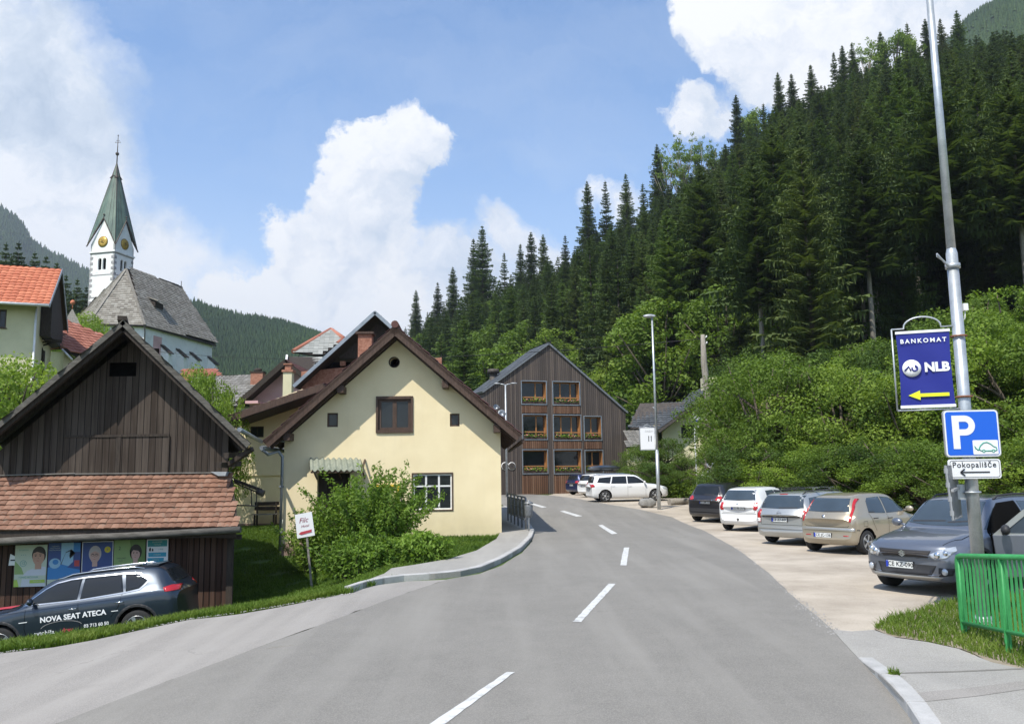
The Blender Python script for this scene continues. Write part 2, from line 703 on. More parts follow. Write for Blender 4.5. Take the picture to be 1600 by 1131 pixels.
def drape(name, poly, m, lift, cell=0.5, parent=None, thick=0.0, zf=None):
    """sheet over the ground, cut on the terrain's own grid; thick>0 gives it a skirt"""
    zf = zf or gz
    bm = bmesh.new()
    vs = [bm.verts.new((p[0], p[1], 0)) for p in poly]
    tris = tessellate_polygon([[Vector((p[0], p[1], 0)) for p in poly]])
    for t in tris:
        try: bm.faces.new([vs[i] for i in t])
        except Exception: pass
    xs = [p[0] for p in poly]; ys = [p[1] for p in poly]
    for ax, (lo, hi) in enumerate(((min(xs), max(xs)), (min(ys), max(ys)))):
        k = math.ceil(lo / cell)
        while k * cell < hi:
            co = [0, 0, 0]; no = [0, 0, 0]
            co[ax] = k * cell; no[ax] = 1
            bmesh.ops.bisect_plane(bm, geom=bm.verts[:] + bm.edges[:] + bm.faces[:], plane_co=co, plane_no=no, dist=1e-4)
            k += 1
    bmesh.ops.recalc_face_normals(bm, faces=bm.faces)
    if sum(f.normal.z for f in bm.faces) < 0:
        bmesh.ops.reverse_faces(bm, faces=bm.faces)
    for v in bm.verts:
        v.co.z = zf(v.co.x, v.co.y) + lift
    if thick:
        ed = [e for e in bm.edges if len(e.link_faces) == 1]
        r = bmesh.ops.extrude_edge_only(bm, edges=ed)
        for g in r['geom']:
            if isinstance(g, bmesh.types.BMVert):
                g.co.z -= thick
    me = bpy.data.meshes.new(name)
    bm.to_mesh(me); bm.free()
    me.materials.append(mat_of(m))
    o = bpy.data.objects.new(name, me)
    C.objects.link(o)
    if parent: o.parent = parent
    return o
# ------------------------------------------------------------------ materials
def asphalt(name, c, scl, dark=0.8):
    m, nt, bs, out = new_mat(name)
    v = coords(nt, 'Position')
    big = noise(nt, v, 0.35, 5, 0.6)
    mid = noise(nt, v, 2.2, 5, 0.65)
    sp = noise(nt, v, 38, 4, 0.75)
    vo = nt.nodes.new('ShaderNodeTexVoronoi'); vo.inputs['Scale'].default_value = 70
    L(nt, v, vo.inputs['Vector'])
    f = mathn(nt, 'ADD', mathn(nt, 'MULTIPLY', big, 0.35), mathn(nt, 'MULTIPLY', mid, 0.25))
    f = mathn(nt, 'ADD', f, mathn(nt, 'MULTIPLY', sp, 0.40))
    col = ramp(nt, f, [(0.30, tuple(x * dark for x in c)), (0.5, c), (0.68, tuple(x * 1.18 for x in c))])
    grit = ramp(nt, vo.outputs['Distance'], [(0.0, (1.35, 1.35, 1.33)), (0.28, (1, 1, 1)), (0.6, (0.82, 0.82, 0.82))])
    col = mixc(nt, 1.0, col, grit, 'MULTIPLY')
    # worn wheel tracks and old scrubbing along the road
    tr = noise(nt, coords(nt, 'Position', (2.0, 0.16, 1), (0, 0, 0)), 0.9, 3, 0.5)
    col = mixc(nt, mathn(nt, 'MULTIPLY_ADD', tr, 2.6, -1.2, clamp=True), col, tuple(x * 1.13 for x in c))
    # hairline cracks and old stains
    cr = nt.nodes.new('ShaderNodeTexVoronoi'); cr.feature = 'DISTANCE_TO_EDGE'; cr.inputs['Scale'].default_value = 0.42
    wv = nt.nodes.new('ShaderNodeVectorMath'); wv.operation = 'ADD'
    nz = nt.nodes.new('ShaderNodeTexNoise'); nz.inputs['Scale'].default_value = 1.7; nz.inputs['Detail'].default_value = 6; L(nt, v, nz.inputs['Vector'])
    L(nt, v, wv.inputs[0]); L(nt, nz.outputs['Color'], wv.inputs[1]); L(nt, wv.outputs[0], cr.inputs['Vector'])
    line = mathn(nt, 'MULTIPLY', mathn(nt, 'LESS_THAN', cr.outputs['Distance'], 0.006), mathn(nt, 'MULTIPLY_ADD', noise(nt, v, 0.23, 2, .5), 4.0, -2.0, clamp=True))
    col = mixc(nt, mathn(nt, 'MULTIPLY', line, 0.55), col, tuple(x * .45 for x in c))
    col = mixc(nt, mathn(nt, 'MULTIPLY_ADD', noise(nt, v, 0.9, 7, .72), 3.4, -2.05, clamp=True), col, tuple(x * .78 for x in c))
    L(nt, col, bs.inputs['Base Color'])
    bs.inputs['Roughness'].default_value = 0.88
    bs.inputs['Specular IOR Level'].default_value = 0.3
    bump(nt, bs, mathn(nt, 'ADD', sp, vo.outputs['Distance']), 0.25, 0.002)
    MATS[name] = m


asphalt('asphalt', (0.245, 0.232, 0.207), 1)
asphalt('old_asphalt', (0.315, 0.295, 0.268), 1, 0.86)
asphalt('footway', (0.35, 0.335, 0.305), 1, 0.86)
mat_noise('gravel', (0.30, 0.255, 0.20), (0.47, 0.41, 0.33), 0.7, 0.95, 0.6, 0.012, 45, kind='Position', lo=0.34, hi=0.56, c3=(0.56, 0.50, 0.42))
mat_noise('concrete', (0.34, 0.335, 0.32), (0.52, 0.51, 0.49), 2.5, 0.85, 0.4, 0.004, 60, kind='Position')
mat_noise('soil_grass', (0.045, 0.075, 0.018), (0.10, 0.16, 0.030), 1.1, 0.95, 0.8, 0.04, 22, kind='Position', c3=(0.17, 0.20, 0.06))
_m = MATS['soil_grass']; _nt = _m.node_tree
_bs = [n for n in _nt.nodes if n.type == 'BSDF_PRINCIPLED'][0]
_src = _bs.inputs['Base Color'].links[0].from_socket
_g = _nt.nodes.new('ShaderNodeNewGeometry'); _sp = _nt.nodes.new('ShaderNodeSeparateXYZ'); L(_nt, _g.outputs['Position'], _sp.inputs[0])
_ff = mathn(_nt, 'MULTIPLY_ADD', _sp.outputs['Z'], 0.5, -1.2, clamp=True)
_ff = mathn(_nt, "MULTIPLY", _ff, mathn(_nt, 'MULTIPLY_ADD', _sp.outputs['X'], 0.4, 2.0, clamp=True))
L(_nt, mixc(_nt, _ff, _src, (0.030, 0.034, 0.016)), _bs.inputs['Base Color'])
mat_noise('wood_floor', (0.016, 0.034, 0.013), (0.034, 0.062, 0.020), 0.02, 0.95, 0.8, 0.5, 0.3, kind='Position', c3=(0.075, 0.115, 0.030))
mat_noise('road_paint', (0.30, 0.30, 0.285), (0.60, 0.60, 0.575), 7, 0.7, 0.3, 0.002, 70, kind='Position', lo=0.32, hi=0.5)
mat_noise('dirt', (0.20, 0.16, 0.11), (0.36, 0.31, 0.24), 4, 0.95, 0.6, 0.01, 50, kind='Position')
mat_noise('rock', (0.18, 0.18, 0.17), (0.38, 0.37, 0.35), 3, 0.9, 0.5, 0.02, 20)
mat_leaf('grass_blade', (0.05, 0.10, 0.012), (0.12, 0.205, 0.022), (0.24, 0.29, 0.06), 0.8, 0.35)
mat_leaf('leaf_bush', (0.11, 0.19, 0.028), (0.21, 0.34, 0.05), (0.36, 0.48, 0.10), 0.9, 0.45)
mat_leaf('leaf_dark', (0.045, 0.085, 0.018), (0.09, 0.155, 0.028), (0.17, 0.25, 0.045), 0.3, 0.40)
mat_leaf('leaf_mid', (0.075, 0.125, 0.020), (0.15, 0.24, 0.034), (0.27, 0.37, 0.06), 0.3, 0.45)
mat_leaf('leaf_light', (0.11, 0.18, 0.024), (0.21, 0.32, 0.042), (0.35, 0.46, 0.08), 0.3, 0.48)
mat_leaf('needles', (0.038, 0.062, 0.022), (0.080, 0.122, 0.040), (0.145, 0.20, 0.062), 0.09, 0.33, 0.75)
mat_leaf('needles_light', (0.055, 0.095, 0.024), (0.100, 0.160, 0.040), (0.16, 0.235, 0.060), 0.09, 0.32, 0.75)
mat_leaf('needles_far', (0.016, 0.036, 0.016), (0.030, 0.064, 0.024), (0.065, 0.11, 0.032), 0.012, 0.1, 0.8)
mat_noise('bark', (0.07, 0.055, 0.04), (0.17, 0.14, 0.11), 3, 0.95, 0.8, 0.02, 18, (6, 6, 1))
mat_noise('pale_bark', (0.20, 0.175, 0.14), (0.36, 0.33, 0.28), 3, 0.95, 0.8, 0.02, 18, (6, 6, 1))
mat_noise('galvanised', (0.36, 0.39, 0.41), (0.56, 0.59, 0.61), 5, 0.42, 0.1, 0.002, 60, metal=0.55)
mat_noise('grey_metal', (0.16, 0.17, 0.18), (0.26, 0.27, 0.28), 5, 0.5, 0.1, 0.002, 60, metal=0.4)
mat_noise('rust', (0.16, 0.06, 0.03), (0.30, 0.14, 0.08), 8, 0.8, 0.3, 0.002, 60)
mat_noise('green_paint', (0.028, 0.20, 0.060), (0.055, 0.33, 0.10), 3.5, 0.5, 0.15, 0.002, 50, lo=0.3, hi=0.6)
mat_noise('stucco', (0.75, 0.63, 0.385), (0.87, 0.75, 0.49), 0.9, 0.92, 0.5, 0.006, 55, lo=0.3, hi=0.62)
_nt = MATS['stucco'].node_tree; _bs = _nt.nodes['Principled BSDF']; _src = _bs.inputs['Base Color'].links[0].from_socket
_v = coords(_nt, 'Object'); _sp = _nt.nodes.new('ShaderNodeSeparateXYZ'); L(_nt, _v, _sp.inputs[0])
_d = mathn(_nt, 'MULTIPLY', mathn(_nt, 'MULTIPLY_ADD', _sp.outputs['Z'], -1.1, 1.0, clamp=True), noise(_nt, _v, 2.4, 6, .65))
_st = mathn(_nt, 'MULTIPLY_ADD', noise(_nt, coords(_nt, 'Object', (5, 5, .5)), 1.0, 5, .7), 1.8, -.98, clamp=True)
_c = mixc(_nt, mathn(_nt, 'MULTIPLY', _d, .75), _src, (.42, .34, .22)); _c = mixc(_nt, mathn(_nt, 'MULTIPLY', _st, .30), _c, (.52, .45, .32))
_tl = noise(_nt, coords(_nt, 'Object', (.35, .35, 6.0)), 1.0, 3, .5); _c = mixc(_nt, mathn(_nt, 'MULTIPLY_ADD', _tl, .5, -.18, clamp=True), _c, (.80, .67, .42))
L(_nt, _c, _bs.inputs['Base Color'])
mat_noise('stucco_pale', (0.56, 0.52, 0.34), (0.70, 0.65, 0.44), 0.9, 0.92, 0.5, 0.006, 55)
mat_noise('stucco_white', (0.66, 0.66, 0.65), (0.84, 0.84, 0.82), 1.0, 0.92, 0.4, 0.006, 40, lo=0.3, hi=0.5)
mat_noise('stucco_pink', (0.52, 0.30, 0.30), (0.68, 0.43, 0.42), 0.9, 0.92, 0.4, 0.006, 40)
mat_noise('plinth', (0.20, 0.13, 0.10), (0.32, 0.23, 0.19), 3, 0.9, 0.4, 0.006, 40)
mat_noise('quoin', (0.26, 0.25, 0.26), (0.40, 0.39, 0.39), 3, 0.9, 0.4, 0.006, 40)
mat_noise('brown_wood', (0.045, 0.026, 0.018), (0.10, 0.062, 0.044), 4, 0.7, 0.4, 0.004, 30, (6, 6, 1))
mat_noise('dark_wood', (0.022, 0.016, 0.012), (0.060, 0.046, 0.036), 4, 0.85, 0.4, 0.006, 30, (6, 6, 1))
mat_noise('grey_wood', (0.13, 0.12, 0.105), (0.27, 0.25, 0.225), 4, 0.9, 0.5, 0.006, 30, (1, 5, 5))
mat_noise('old_grey_wood', (0.055, 0.050, 0.043), (0.15, 0.14, 0.122), 4, 0.9, 0.5, 0.006, 30, (1, 5, 5))
mat_noise('orange_wood', (0.30, 0.13, 0.04), (0.46, 0.22, 0.08), 4, 0.55, 0.2, 0.004, 30, (6, 6, 1))
mat_noise('white_paint', (0.66, 0.66, 0.64), (0.82, 0.82, 0.80), 4, 0.5, 0.2, 0.002, 40)
mat_noise('zinc', (0.22, 0.25, 0.28), (0.36, 0.39, 0.42), 3, 0.45, 0.1, 0.002, 40, metal=0.5)
mat_noise('fibre_sheet', (0.17, 0.19, 0.145), (0.30, 0.32, 0.25), 5, 0.8, 0.3, 0.003, 40)
mat_noise('copper_green', (0.065, 0.105, 0.090), (0.16, 0.225, 0.175), 1.1, 0.6, 0.3, 0.01, 14, (1, 1, 0.35), c3=(0.27, 0.31, 0.19))
mat_noise('copper_brown', (0.055, 0.045, 0.04), (0.12, 0.09, 0.07), 2, 0.6, 0.3, 0.01, 14)
mat_noise('shingle', (0.17, 0.155, 0.13), (0.30, 0.28, 0.245), 7, 0.9, 0.9, 0.05, 9, c3=(0.40, 0.38, 0.34))
mat_noise('brick', (0.26, 0.11, 0.07), (0.42, 0.21, 0.14), 7, 0.9, 0.5, 0.01, 14)
mat_noise('black_cable', (0.010, 0.010, 0.010), (0.025, 0.025, 0.025), 3, 0.6, 0, 0, 10)
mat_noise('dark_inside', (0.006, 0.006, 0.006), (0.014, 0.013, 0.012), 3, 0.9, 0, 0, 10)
mat_noise('iron', (0.05, 0.045, 0.04), (0.12, 0.10, 0.085), 6, 0.7, 0.3, 0.003, 40, metal=0.3)
mat_planks('barn_boards', [(0.012, 0.008, 0.006), (0.026, 0.018, 0.013), (0.044, 0.033, 0.026), (0.085, 0.068, 0.056)], 0.155, 'X', 0.9, 0.04, 0.72, .20)
mat_planks('barn_boards_low', [(0.028, 0.014, 0.010), (0.050, 0.026, 0.018), (0.070, 0.038, 0.026), (0.10, 0.062, 0.045)], 0.135, 'X', 0.8, 0.06, 0.4)
mat_planks('larch_cladding', [(0.045, 0.036, 0.032), (0.078, 0.064, 0.057), (0.105, 0.085, 0.074), (0.145, 0.115, 0.096)], 0.15, 'X', 0.85, 0.07, 0.6)
mat_planks('larch_brown', [(0.060, 0.032, 0.020), (0.11, 0.056, 0.034), (0.155, 0.082, 0.050), (0.21, 0.12, 0.075)], 0.15, 'X', 0.8, 0.07, 0.6)
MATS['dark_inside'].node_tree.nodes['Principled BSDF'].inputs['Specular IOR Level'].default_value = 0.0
mat_plain('gold', (0.62, 0.40, 0.08), 0.35, 0.35)
mat_plain('clock_dark', (0.16, 0.11, 0.03), 0.6)
mat_plain('yellow_box', (0.75, 0.50, 0.04), 0.5)


def tile_mat(name, c1, c2, c3, rough=0.85, moss=None):
    m, nt, bs, out = new_mat(name)
    g = nt.nodes.new('ShaderNodeNewGeometry')
    v = coords(nt, 'Object')
    n1 = noise(nt, v, 0.9, 5, 0.6)
    n2 = noise(nt, v, 9, 4, 0.65)
    f = mathn(nt, 'ADD', mathn(nt, 'MULTIPLY_ADD', g.outputs['Random Per Island'], 0.26, 0.07), mathn(nt, 'MULTIPLY', n1, 0.35))
    f = mathn(nt, 'ADD', f, mathn(nt, 'MULTIPLY', n2, 0.30))
    col = ramp(nt, f, [(0.28, c1), (0.5, c2), (0.74, c3)])
    if moss:
        col = mixc(nt, mathn(nt, 'MULTIPLY_ADD', n2, 4.5, -2.5, clamp=True), col, moss)
    L(nt, col, bs.inputs['Base Color'])
    bs.inputs['Roughness'].default_value = rough
    bump(nt, bs, n2, 0.4, 0.01)
    MATS[name] = m


tile_mat('old_clay_tile', (0.10, 0.052, 0.034), (0.205, 0.102, 0.064), (0.295, 0.168, 0.115), moss=(0.16, 0.14, 0.11))
tile_mat('orange_tile', (0.34, 0.090, 0.042), (0.48, 0.145, 0.070), (0.57, 0.205, 0.105), 0.75)
tile_mat('red_tile', (0.24, 0.075, 0.045), (0.33, 0.12, 0.075), (0.44, 0.18, 0.12), 0.8)
tile_mat('brown_tile', (0.060, 0.022, 0.018), (0.10, 0.038, 0.030), (0.15, 0.060, 0.048), 0.7)
tile_mat('grey_tile', (0.12, 0.115, 0.10), (0.19, 0.18, 0.16), (0.27, 0.26, 0.24), 0.85)
tile_mat('slate_tile', (0.035, 0.040, 0.046), (0.062, 0.070, 0.078), (0.10, 0.11, 0.12), 0.75)
tile_mat('diamond_tile', (0.20, 0.205, 0.19), (0.30, 0.305, 0.28), (0.42, 0.42, 0.39), 0.85, moss=(0.20, 0.19, 0.13))
tile_mat('shingle_tile', (0.13, 0.115, 0.095), (0.235, 0.215, 0.18), (0.38, 0.36, 0.315), 0.9)


def glass_mat(name, c=(0.012, 0.014, 0.016), rough=0.06):
    m, nt, bs, out = new_mat(name)
    v = coords(nt, 'Object')
    n = noise(nt, v, 1.3, 2, 0.5)
    L(nt, mixc(nt, n, c, tuple(x * 2.2 for x in c)), bs.inputs['Base Color'])
    bs.inputs['Roughness'].default_value = rough
    bs.inputs['Specular IOR Level'].default_value = 0.4
    bump(nt, bs, n, 0.04, 0.02)
    MATS[name] = m


glass_mat('window_glass')
glass_mat('car_glass', (0.010, 0.012, 0.014), 0.03)
glass_mat('car_glass_blue', (0.030, 0.042, 0.055), 0.03)


def tiled(mb, O, U, V, lu, lv, tw, rh, amp=0.02, step=0.03, seg=4, flat=False, trim=None, rng=None):
    """a roof slope laid with separate tiles; trim(u, v) False leaves a tile out"""
    rng = rng or random.Random(5)
    O, U, V = Vector(O), Vector(U).normalized(), Vector(V).normalized()
    Nn = U.cross(V).normalized()
    if Nn.z < 0: Nn = -Nn
    nu, nv = max(1, round(lu / tw)), max(1, round(lv / rh))
    tw, rh = lu / nu, lv / nv
    for j in range(nv):
        for i in range(nu):
            u0, v0 = i * tw, j * rh
            if trim and not trim(u0 + tw / 2, v0 + rh / 2): continue
            jit = rng.uniform(-1, 1) * step * 0.22
            sl_ = rng.uniform(-0.02, 0.02) * rh
            vs = []
            for (vv, h) in ((v0 + sl_, step + jit), (v0 + rh * 1.12 + sl_, 0.004 + jit * .3)):
                for k in range(seg + 1):
                    t = k / seg
                    w = 0 if flat else amp * math.sin(PI * t) ** 1.0
                    vs.append(O + U * (u0 + tw * t * 0.985) + V * vv + Nn * (h + w))
            low = [O + U * (u0 + tw * k / seg * 0.985) + V * (v0 + sl_) + Nn * 0.0 for k in range(seg + 1)]
            b = seg + 1
            fs = [(k, k + 1, k + 1 + b, k + b) for k in range(seg)]
            vs += low
            fs += [(2 * b + k, 2 * b + k + 1, k + 1, k) for k in range(seg)]
            mb.add(vs, fs)


# ------------------------------------------------------------------ ground
def axis(lo_far, lo, hi, hi_far, cell, g=1.18):
    a = [lo + cell * i for i in range(int(round((hi - lo) / cell)) + 1)]
    s, x = cell, hi
    while x < hi_far:
        s = min(s * g, max(6.0, abs(x) * 0.12)); x += s; a.append(x)
    s, x, pre = cell, lo, []
    while x > lo_far:
        s = min(s * g, max(6.0, abs(x) * 0.12)); x -= s; pre.append(x)
    return pre[::-1] + a


gx = axis(-3000, -24, 26, 3000, 0.5)
gy = axis(-1500, -6, 60, 4500, 0.5, 1.06)
nx, ny = len(gx), len(gy)
V_ = np.array([(x, y, gz(x, y) - 0.02) for y in gy for x in gx], dtype=np.float32)
ii = np.arange((nx - 1) * (ny - 1))
r0 = (ii // (nx - 1)) * nx + ii % (nx - 1)
ground = np_mesh('ground', V_, np.stack([r0, r0 + 1, r0 + nx + 1, r0 + nx], 1), 'soil_grass', smooth=True)
tag(ground, 'grassy earth of the valley under road, houses and forest', None, None, 'structure')


def gxy(pts):
    return [G(a, b).to_2d() for a, b in pts]


road_r = [(1400, 1131), (1345, 1040), (1308, 992), (1285, 970), (1250, 942), (1200, 895), (1150, 857), (1100, 829), (1050, 808), (1000, 796), (950, 788), (900, 779), (862, 774)]
edge_l = [(833, 834), (832, 846), (815, 864), (785, 883), (750, 897), (702, 905)]
seam_l = [(640, 925), (560, 955), (480, 985), (330, 1040), (200, 1088), (90, 1131)]
rr = gxy(road_r); el = gxy(edge_l); sm = gxy(seam_l)
rng = random.Random(3)
road_pts = [Vector((3.3, 2.0)), Vector((3.6, -6))]
road_pts = [Vector((3.8, -6.0)), Vector((3.25, 2.0))] + gxy([(1445, 1131), (1372, 1050)]) + rr[2:] + [Vector((-1, 63)), Vector((-8, 68)), Vector((-30, 72)), Vector((-30, 64)), Vector((-9, 58)), Vector((-3.5, 50)), Vector((-0.6, 42)), Vector((0.35, 34))] + el + sm + [Vector((-4.6, 2.0)), Vector((-6, -6.0))]


def ragged(pts, step=0.35, amp=0.02, closed=True, seed=1):
    g = random.Random(seed); out = []
    n = len(pts)
    for i in range(n if closed else n - 1):
        a, b = pts[i], pts[(i + 1) % n]
        k = max(1, min(60, int((b - a).length / step)))
        for j in range(k):
            p = a.lerp(b, j / k)
            out.append(Vector((p.x + g.uniform(-amp, amp), p.y + g.uniform(-amp, amp))))
    if not closed: out.append(pts[-1])
    return out


road = drape('road', ragged(road_pts, 0.5, 0.015), 'asphalt', 0.012)
tag(road, 'grey asphalt road curving left past the yellow house', None, None, 'structure')
# the older, paler side road that drops away to the left
side = [Vector((-6, -6.0)), Vector((-4.6, 2.0))] + sm[::-1] + gxy([(702, 905), (640, 908), (590, 914), (548, 927), (500, 936), (440, 948), (370, 960), (300, 968), (230, 983), (150, 1000), (80, 1012), (0, 1021), (-80, 1034), (-200, 1050)]) + [Vector((-16, 9)), Vector((-22, 2)), Vector((-22, -6))]
sideroad = drape('side_road', ragged(side, 0.45, 0.05, seed=4), 'old_asphalt', 0.008)
tag(sideroad, 'paler old asphalt side road falling away to the left', None, None, 'structure')
# gravel parking strip
grv = [Vector((3.15, 2.2)), Vector((3.2, 6.0))] + [p + Vector((-0.3, 0)) for p in rr[1:]] + [Vector((3, 60)), Vector((9, 52)), Vector((12.5, 44)), Vector((14.5, 36)), Vector((19, 33)), Vector((24, 30)), Vector((25, 12)), Vector((16, 7)), Vector((12, 2.2))]
gravel = drape('gravel_parking', ragged(grv, 0.6, 0.08, seed=8), 'gravel', 0.004)
tag(gravel, 'pale gravel parking strip beside the road', None, None, 'structure')
# grass patch by the green railing: earth sheet, blades come later
gp = gxy([(1366, 984), (1385, 972), (1410, 961), (1450, 950), (1500, 939), (1560, 934), (1640, 930), (1900, 925), (2100, 1100), (1750, 1092), (1660, 1070), (1600, 1053), (1550, 1036), (1500, 1014), (1450, 1003), (1400, 996)])
patch = drape('grass_verge', ragged(gp, 0.25, 0.05, seed=9), 'dirt', 0.016)
tag(patch, 'patch of rough grass beside the green railing', None, None, 'structure')
# near pavement on the right with its kerb
K = [Vector((3.7, -6)), Vector((3.1, 1.0))] + gxy([(1512, 1300), (1428, 1131), (1400, 1095), (1372, 1062), (1341, 1030)])


def pave_z(x, y):
    return gz(x, y) + 0.085 * (1 - S(7.2, 8.9, y))


pv = K + gxy([(1318, 1004), (1300, 985), (1330, 988), (1366, 986), (1400, 998), (1450, 1005), (1500, 1016), (1550, 1038), (1600, 1055), (1660, 1072), (1750, 1094), (1900, 1130)]) + [Vector((12, 2)), Vector((12, -6))]
pavement = drape('pavement', ragged(pv, 0.5, 0.01, seed=6), 'footway', 0.018, thick=0.03, zf=pave_z)
tag(pavement, 'light asphalt pavement in the lower right corner', None, None, 'structure')


def strip(name, pts, w, h, m, zf=gz, lift=0.0, seglen=1.0, gap=0.006, side=1, bev=0.012):
    """kerb stones: separate blocks along a line; side=1 puts the stone to the left of the walking direction"""
    mb = MB()
    P = [Vector((p[0], p[1])) for p in pts]
    # resample
    L_ = [0]
    for a, b in zip(P, P[1:]): L_.append(L_[-1] + (b - a).length)
    tot = L_[-1]; n = max(1, round(tot / seglen))
    def at(s):
        s = max(0, min(tot, s))
        for i in range(len(P) - 1):
            if s <= L_[i + 1] + 1e-9:
                t = (s - L_[i]) / max(1e-9, L_[i + 1] - L_[i])
                return P[i].lerp(P[i + 1], t)
        return P[-1]
    def nrm(s):
        d = (at(s + 0.05) - at(s - 0.05)).normalized()
        return Vector((-d.y, d.x)) * side
    for k in range(n):
        s0, s1 = tot * k / n + gap, tot * (k + 1) / n - gap
        sub = 2
        ring = []
        for j in range(sub + 1):
            s = s0 + (s1 - s0) * j / sub
            p, q = at(s), nrm(s)
            ring.append((p, p + q * bev, p + q * w))
        vs = []
        for (a, b, c) in ring:
            za = zf(a.x, a.y) + lift; zc = zf(c.x, c.y) + lift
            vs += [(a.x, a.y, za - 0.12), (a.x, a.y, za + h - bev), (b.x, b.y, za + h), (c.x, c.y, zc + h), (c.x, c.y, zc - 0.12)]
        fs = []
        for j in range(sub):
            for i in range(4):
                fs.append((j * 5 + i, j * 5 + i + 1, (j + 1) * 5 + i + 1, (j + 1) * 5 + i))
        fs += [(0, 1, 2, 3, 4), tuple(sub * 5 + i for i in (4, 3, 2, 1, 0))]
        mb.add(vs, fs)
    return mb.build(name, m)


kb = strip('pavement_kerb', K[1:], 0.14, 0.115, 'concrete', zf=lambda x, y: gz(x, y) + (-0.09) * S(7.4, 8.9, y), side=-1)
tag(kb, 'worn concrete kerb of the near pavement', None, None, 'structure')
# repair seams in the near pavement
for i, q in enumerate(([(1395, 1062), (1500, 1058), (1600, 1052), (1700, 1040), (1700, 1043), (1600, 1055), (1500, 1061), (1395, 1064)],
                       [(1428, 1103), (1520, 1094), (1620, 1078), (1700, 1066), (1700, 1082), (1620, 1094), (1530, 1108), (1440, 1118)])):
    o = drape('pavement_patch', gxy(q), 'asphalt' if i == 0 else 'old_asphalt', 0.021, zf=pave_z)
    tag(o, ('thin dark tar joint across the near pavement', 'repaired asphalt strip across the near pavement')[i], None, None, 'structure')

# pavement in front of the yellow house
lk = gxy([(548, 924), (580, 914), (620, 907), (680, 903), (720, 899), (752, 892), (785, 878), (815, 860), (831, 843), (835, 832)])
lk += [Vector((0.62, 29)), Vector((0.45, 34)), Vector((-0.4, 40))]


def lp_z(x, y):
    return gz(x, y) + 0.085


inner = gxy([(783, 833), (776, 846), (745, 865), (700, 879), (650, 888), (612, 894)])
lp = lk + [Vector((-2.0, 40)), Vector((-1.3, 34))] + [Vector((-0.42, 29))] + inner + gxy([(600, 903)])
lpv = drape('sidewalk', ragged(lp, 0.5, 0.005), 'footway', 0.0, thick=0.16, zf=lp_z)
tag(lpv, 'pale pavement curving round in front of the yellow house', None, None, 'structure')
lkb = strip('sidewalk_kerb', lk, 0.13, 0.10, 'concrete', side=1)
tag(lkb, 'concrete kerb of the pavement by the yellow house', None, None, 'structure')
# lane dashes
dashes = [[(675, 1131), (702, 1131), (804, 1052), (792, 1052)], [(895, 973), (908, 973), (962, 913), (951, 913)], [(969, 884), (979, 884), (983, 856), (975, 856)],
          [(935, 821), (941, 820), (965, 834), (956, 835)], [(875, 799), (881, 798), (910, 806.5), (901, 807.5)], [(826, 787), (831, 786), (854, 792.5), (847, 793.5)]]
for i, q in enumerate(dashes):
    pts = gxy(q)
    if i == 0:
        d_ = (pts[0] - pts[3]).normalized() * 0.7
        pts[0] += d_; pts[1] += d_
    o = drape('road_marking', ragged(pts, 0.12, 0.006, seed=i), 'road_paint', 0.0165, cell=0.5)
    tag(o, ['nearest white dash of the centre line, cut by the bottom edge', 'second white dash of the centre line', 'third white dash, almost upright in view', 'fourth white dash where the road bends',
            'fifth white dash far along the bend', 'farthest white dash by the wooden building'][i], None, 'dashes of the centre line', 'structure')
# ------------------------------------------------------------------ far hills
def far_hill(name, label, sky, dr, df, zf_, m, px0, px1, seed):
    g = random.Random(seed)
    n = 120
    cols, rows = [], 14
    V = []
    for i in range(n + 1):
        px = px0 + (px1 - px0) * i / n
        for (a, b) in zip(sky, sky[1:]):
            if a[0] <= px <= b[0]:
                py = a[1] + (b[1] - a[1]) * (px - a[0]) / (b[0] - a[0]); break
        top = B(px, py, dr)
        dx = (px - 800) / 1300
        for j in range(rows + 1):
            t = j / rows
            d = df + (dr - df) * t
            z = zf_ + (top.z - zf_) * (t ** 0.9) + 0.04 * (dr - df) * math.sin(px * 0.021 + 2 * t + seed) * math.sin(PI * t)
            V.append((dx * d, d, z))
        d = dr * 1.5
        V.append((dx * d, d, zf_ + (top.z - zf_) * 0.45))
    w = rows + 2
    F = [(i * w + j, (i + 1) * w + j, (i + 1) * w + j + 1, i * w + j + 1) for i in range(n) for j in range(w - 1)]
    o = np_mesh(name, V, F, m, smooth=True)
    tag(o, label, None, None, 'structure')
    return V, w, n, rows


HILL_A = far_hill('mountain', 'distant blue mountain slope falling behind the church', [(-400, 120), (-120, 268), (-20, 326), (0, 338), (16, 352), (30, 376), (50, 388), (80, 403), (110, 418), (140, 426), (200, 452), (260, 484), (340, 536), (500, 626)], 1500, 800, 0, 'wood_floor', -400, 500, 1)
HILL_B = far_hill('wooded_hill', 'green wooded hill behind the church and houses', [(-300, 420), (60, 470), (200, 470), (295, 474), (330, 486), (370, 495), (400, 499), (440, 508), (490, 528), (540, 553), (620, 600), (800, 640)], 640, 300, 8, 'wood_floor', -300, 780, 2)
HILL_C = far_hill('far_ridge', 'hazy ridge in the upper right corner', [(1380, 160), (1500, 90), (1545, 52), (1570, 28), (1600, 12), (1640, -20), (1800, -90), (2300, -160)], 620, 330, 60, 'wood_floor', 1380, 2300, 3)
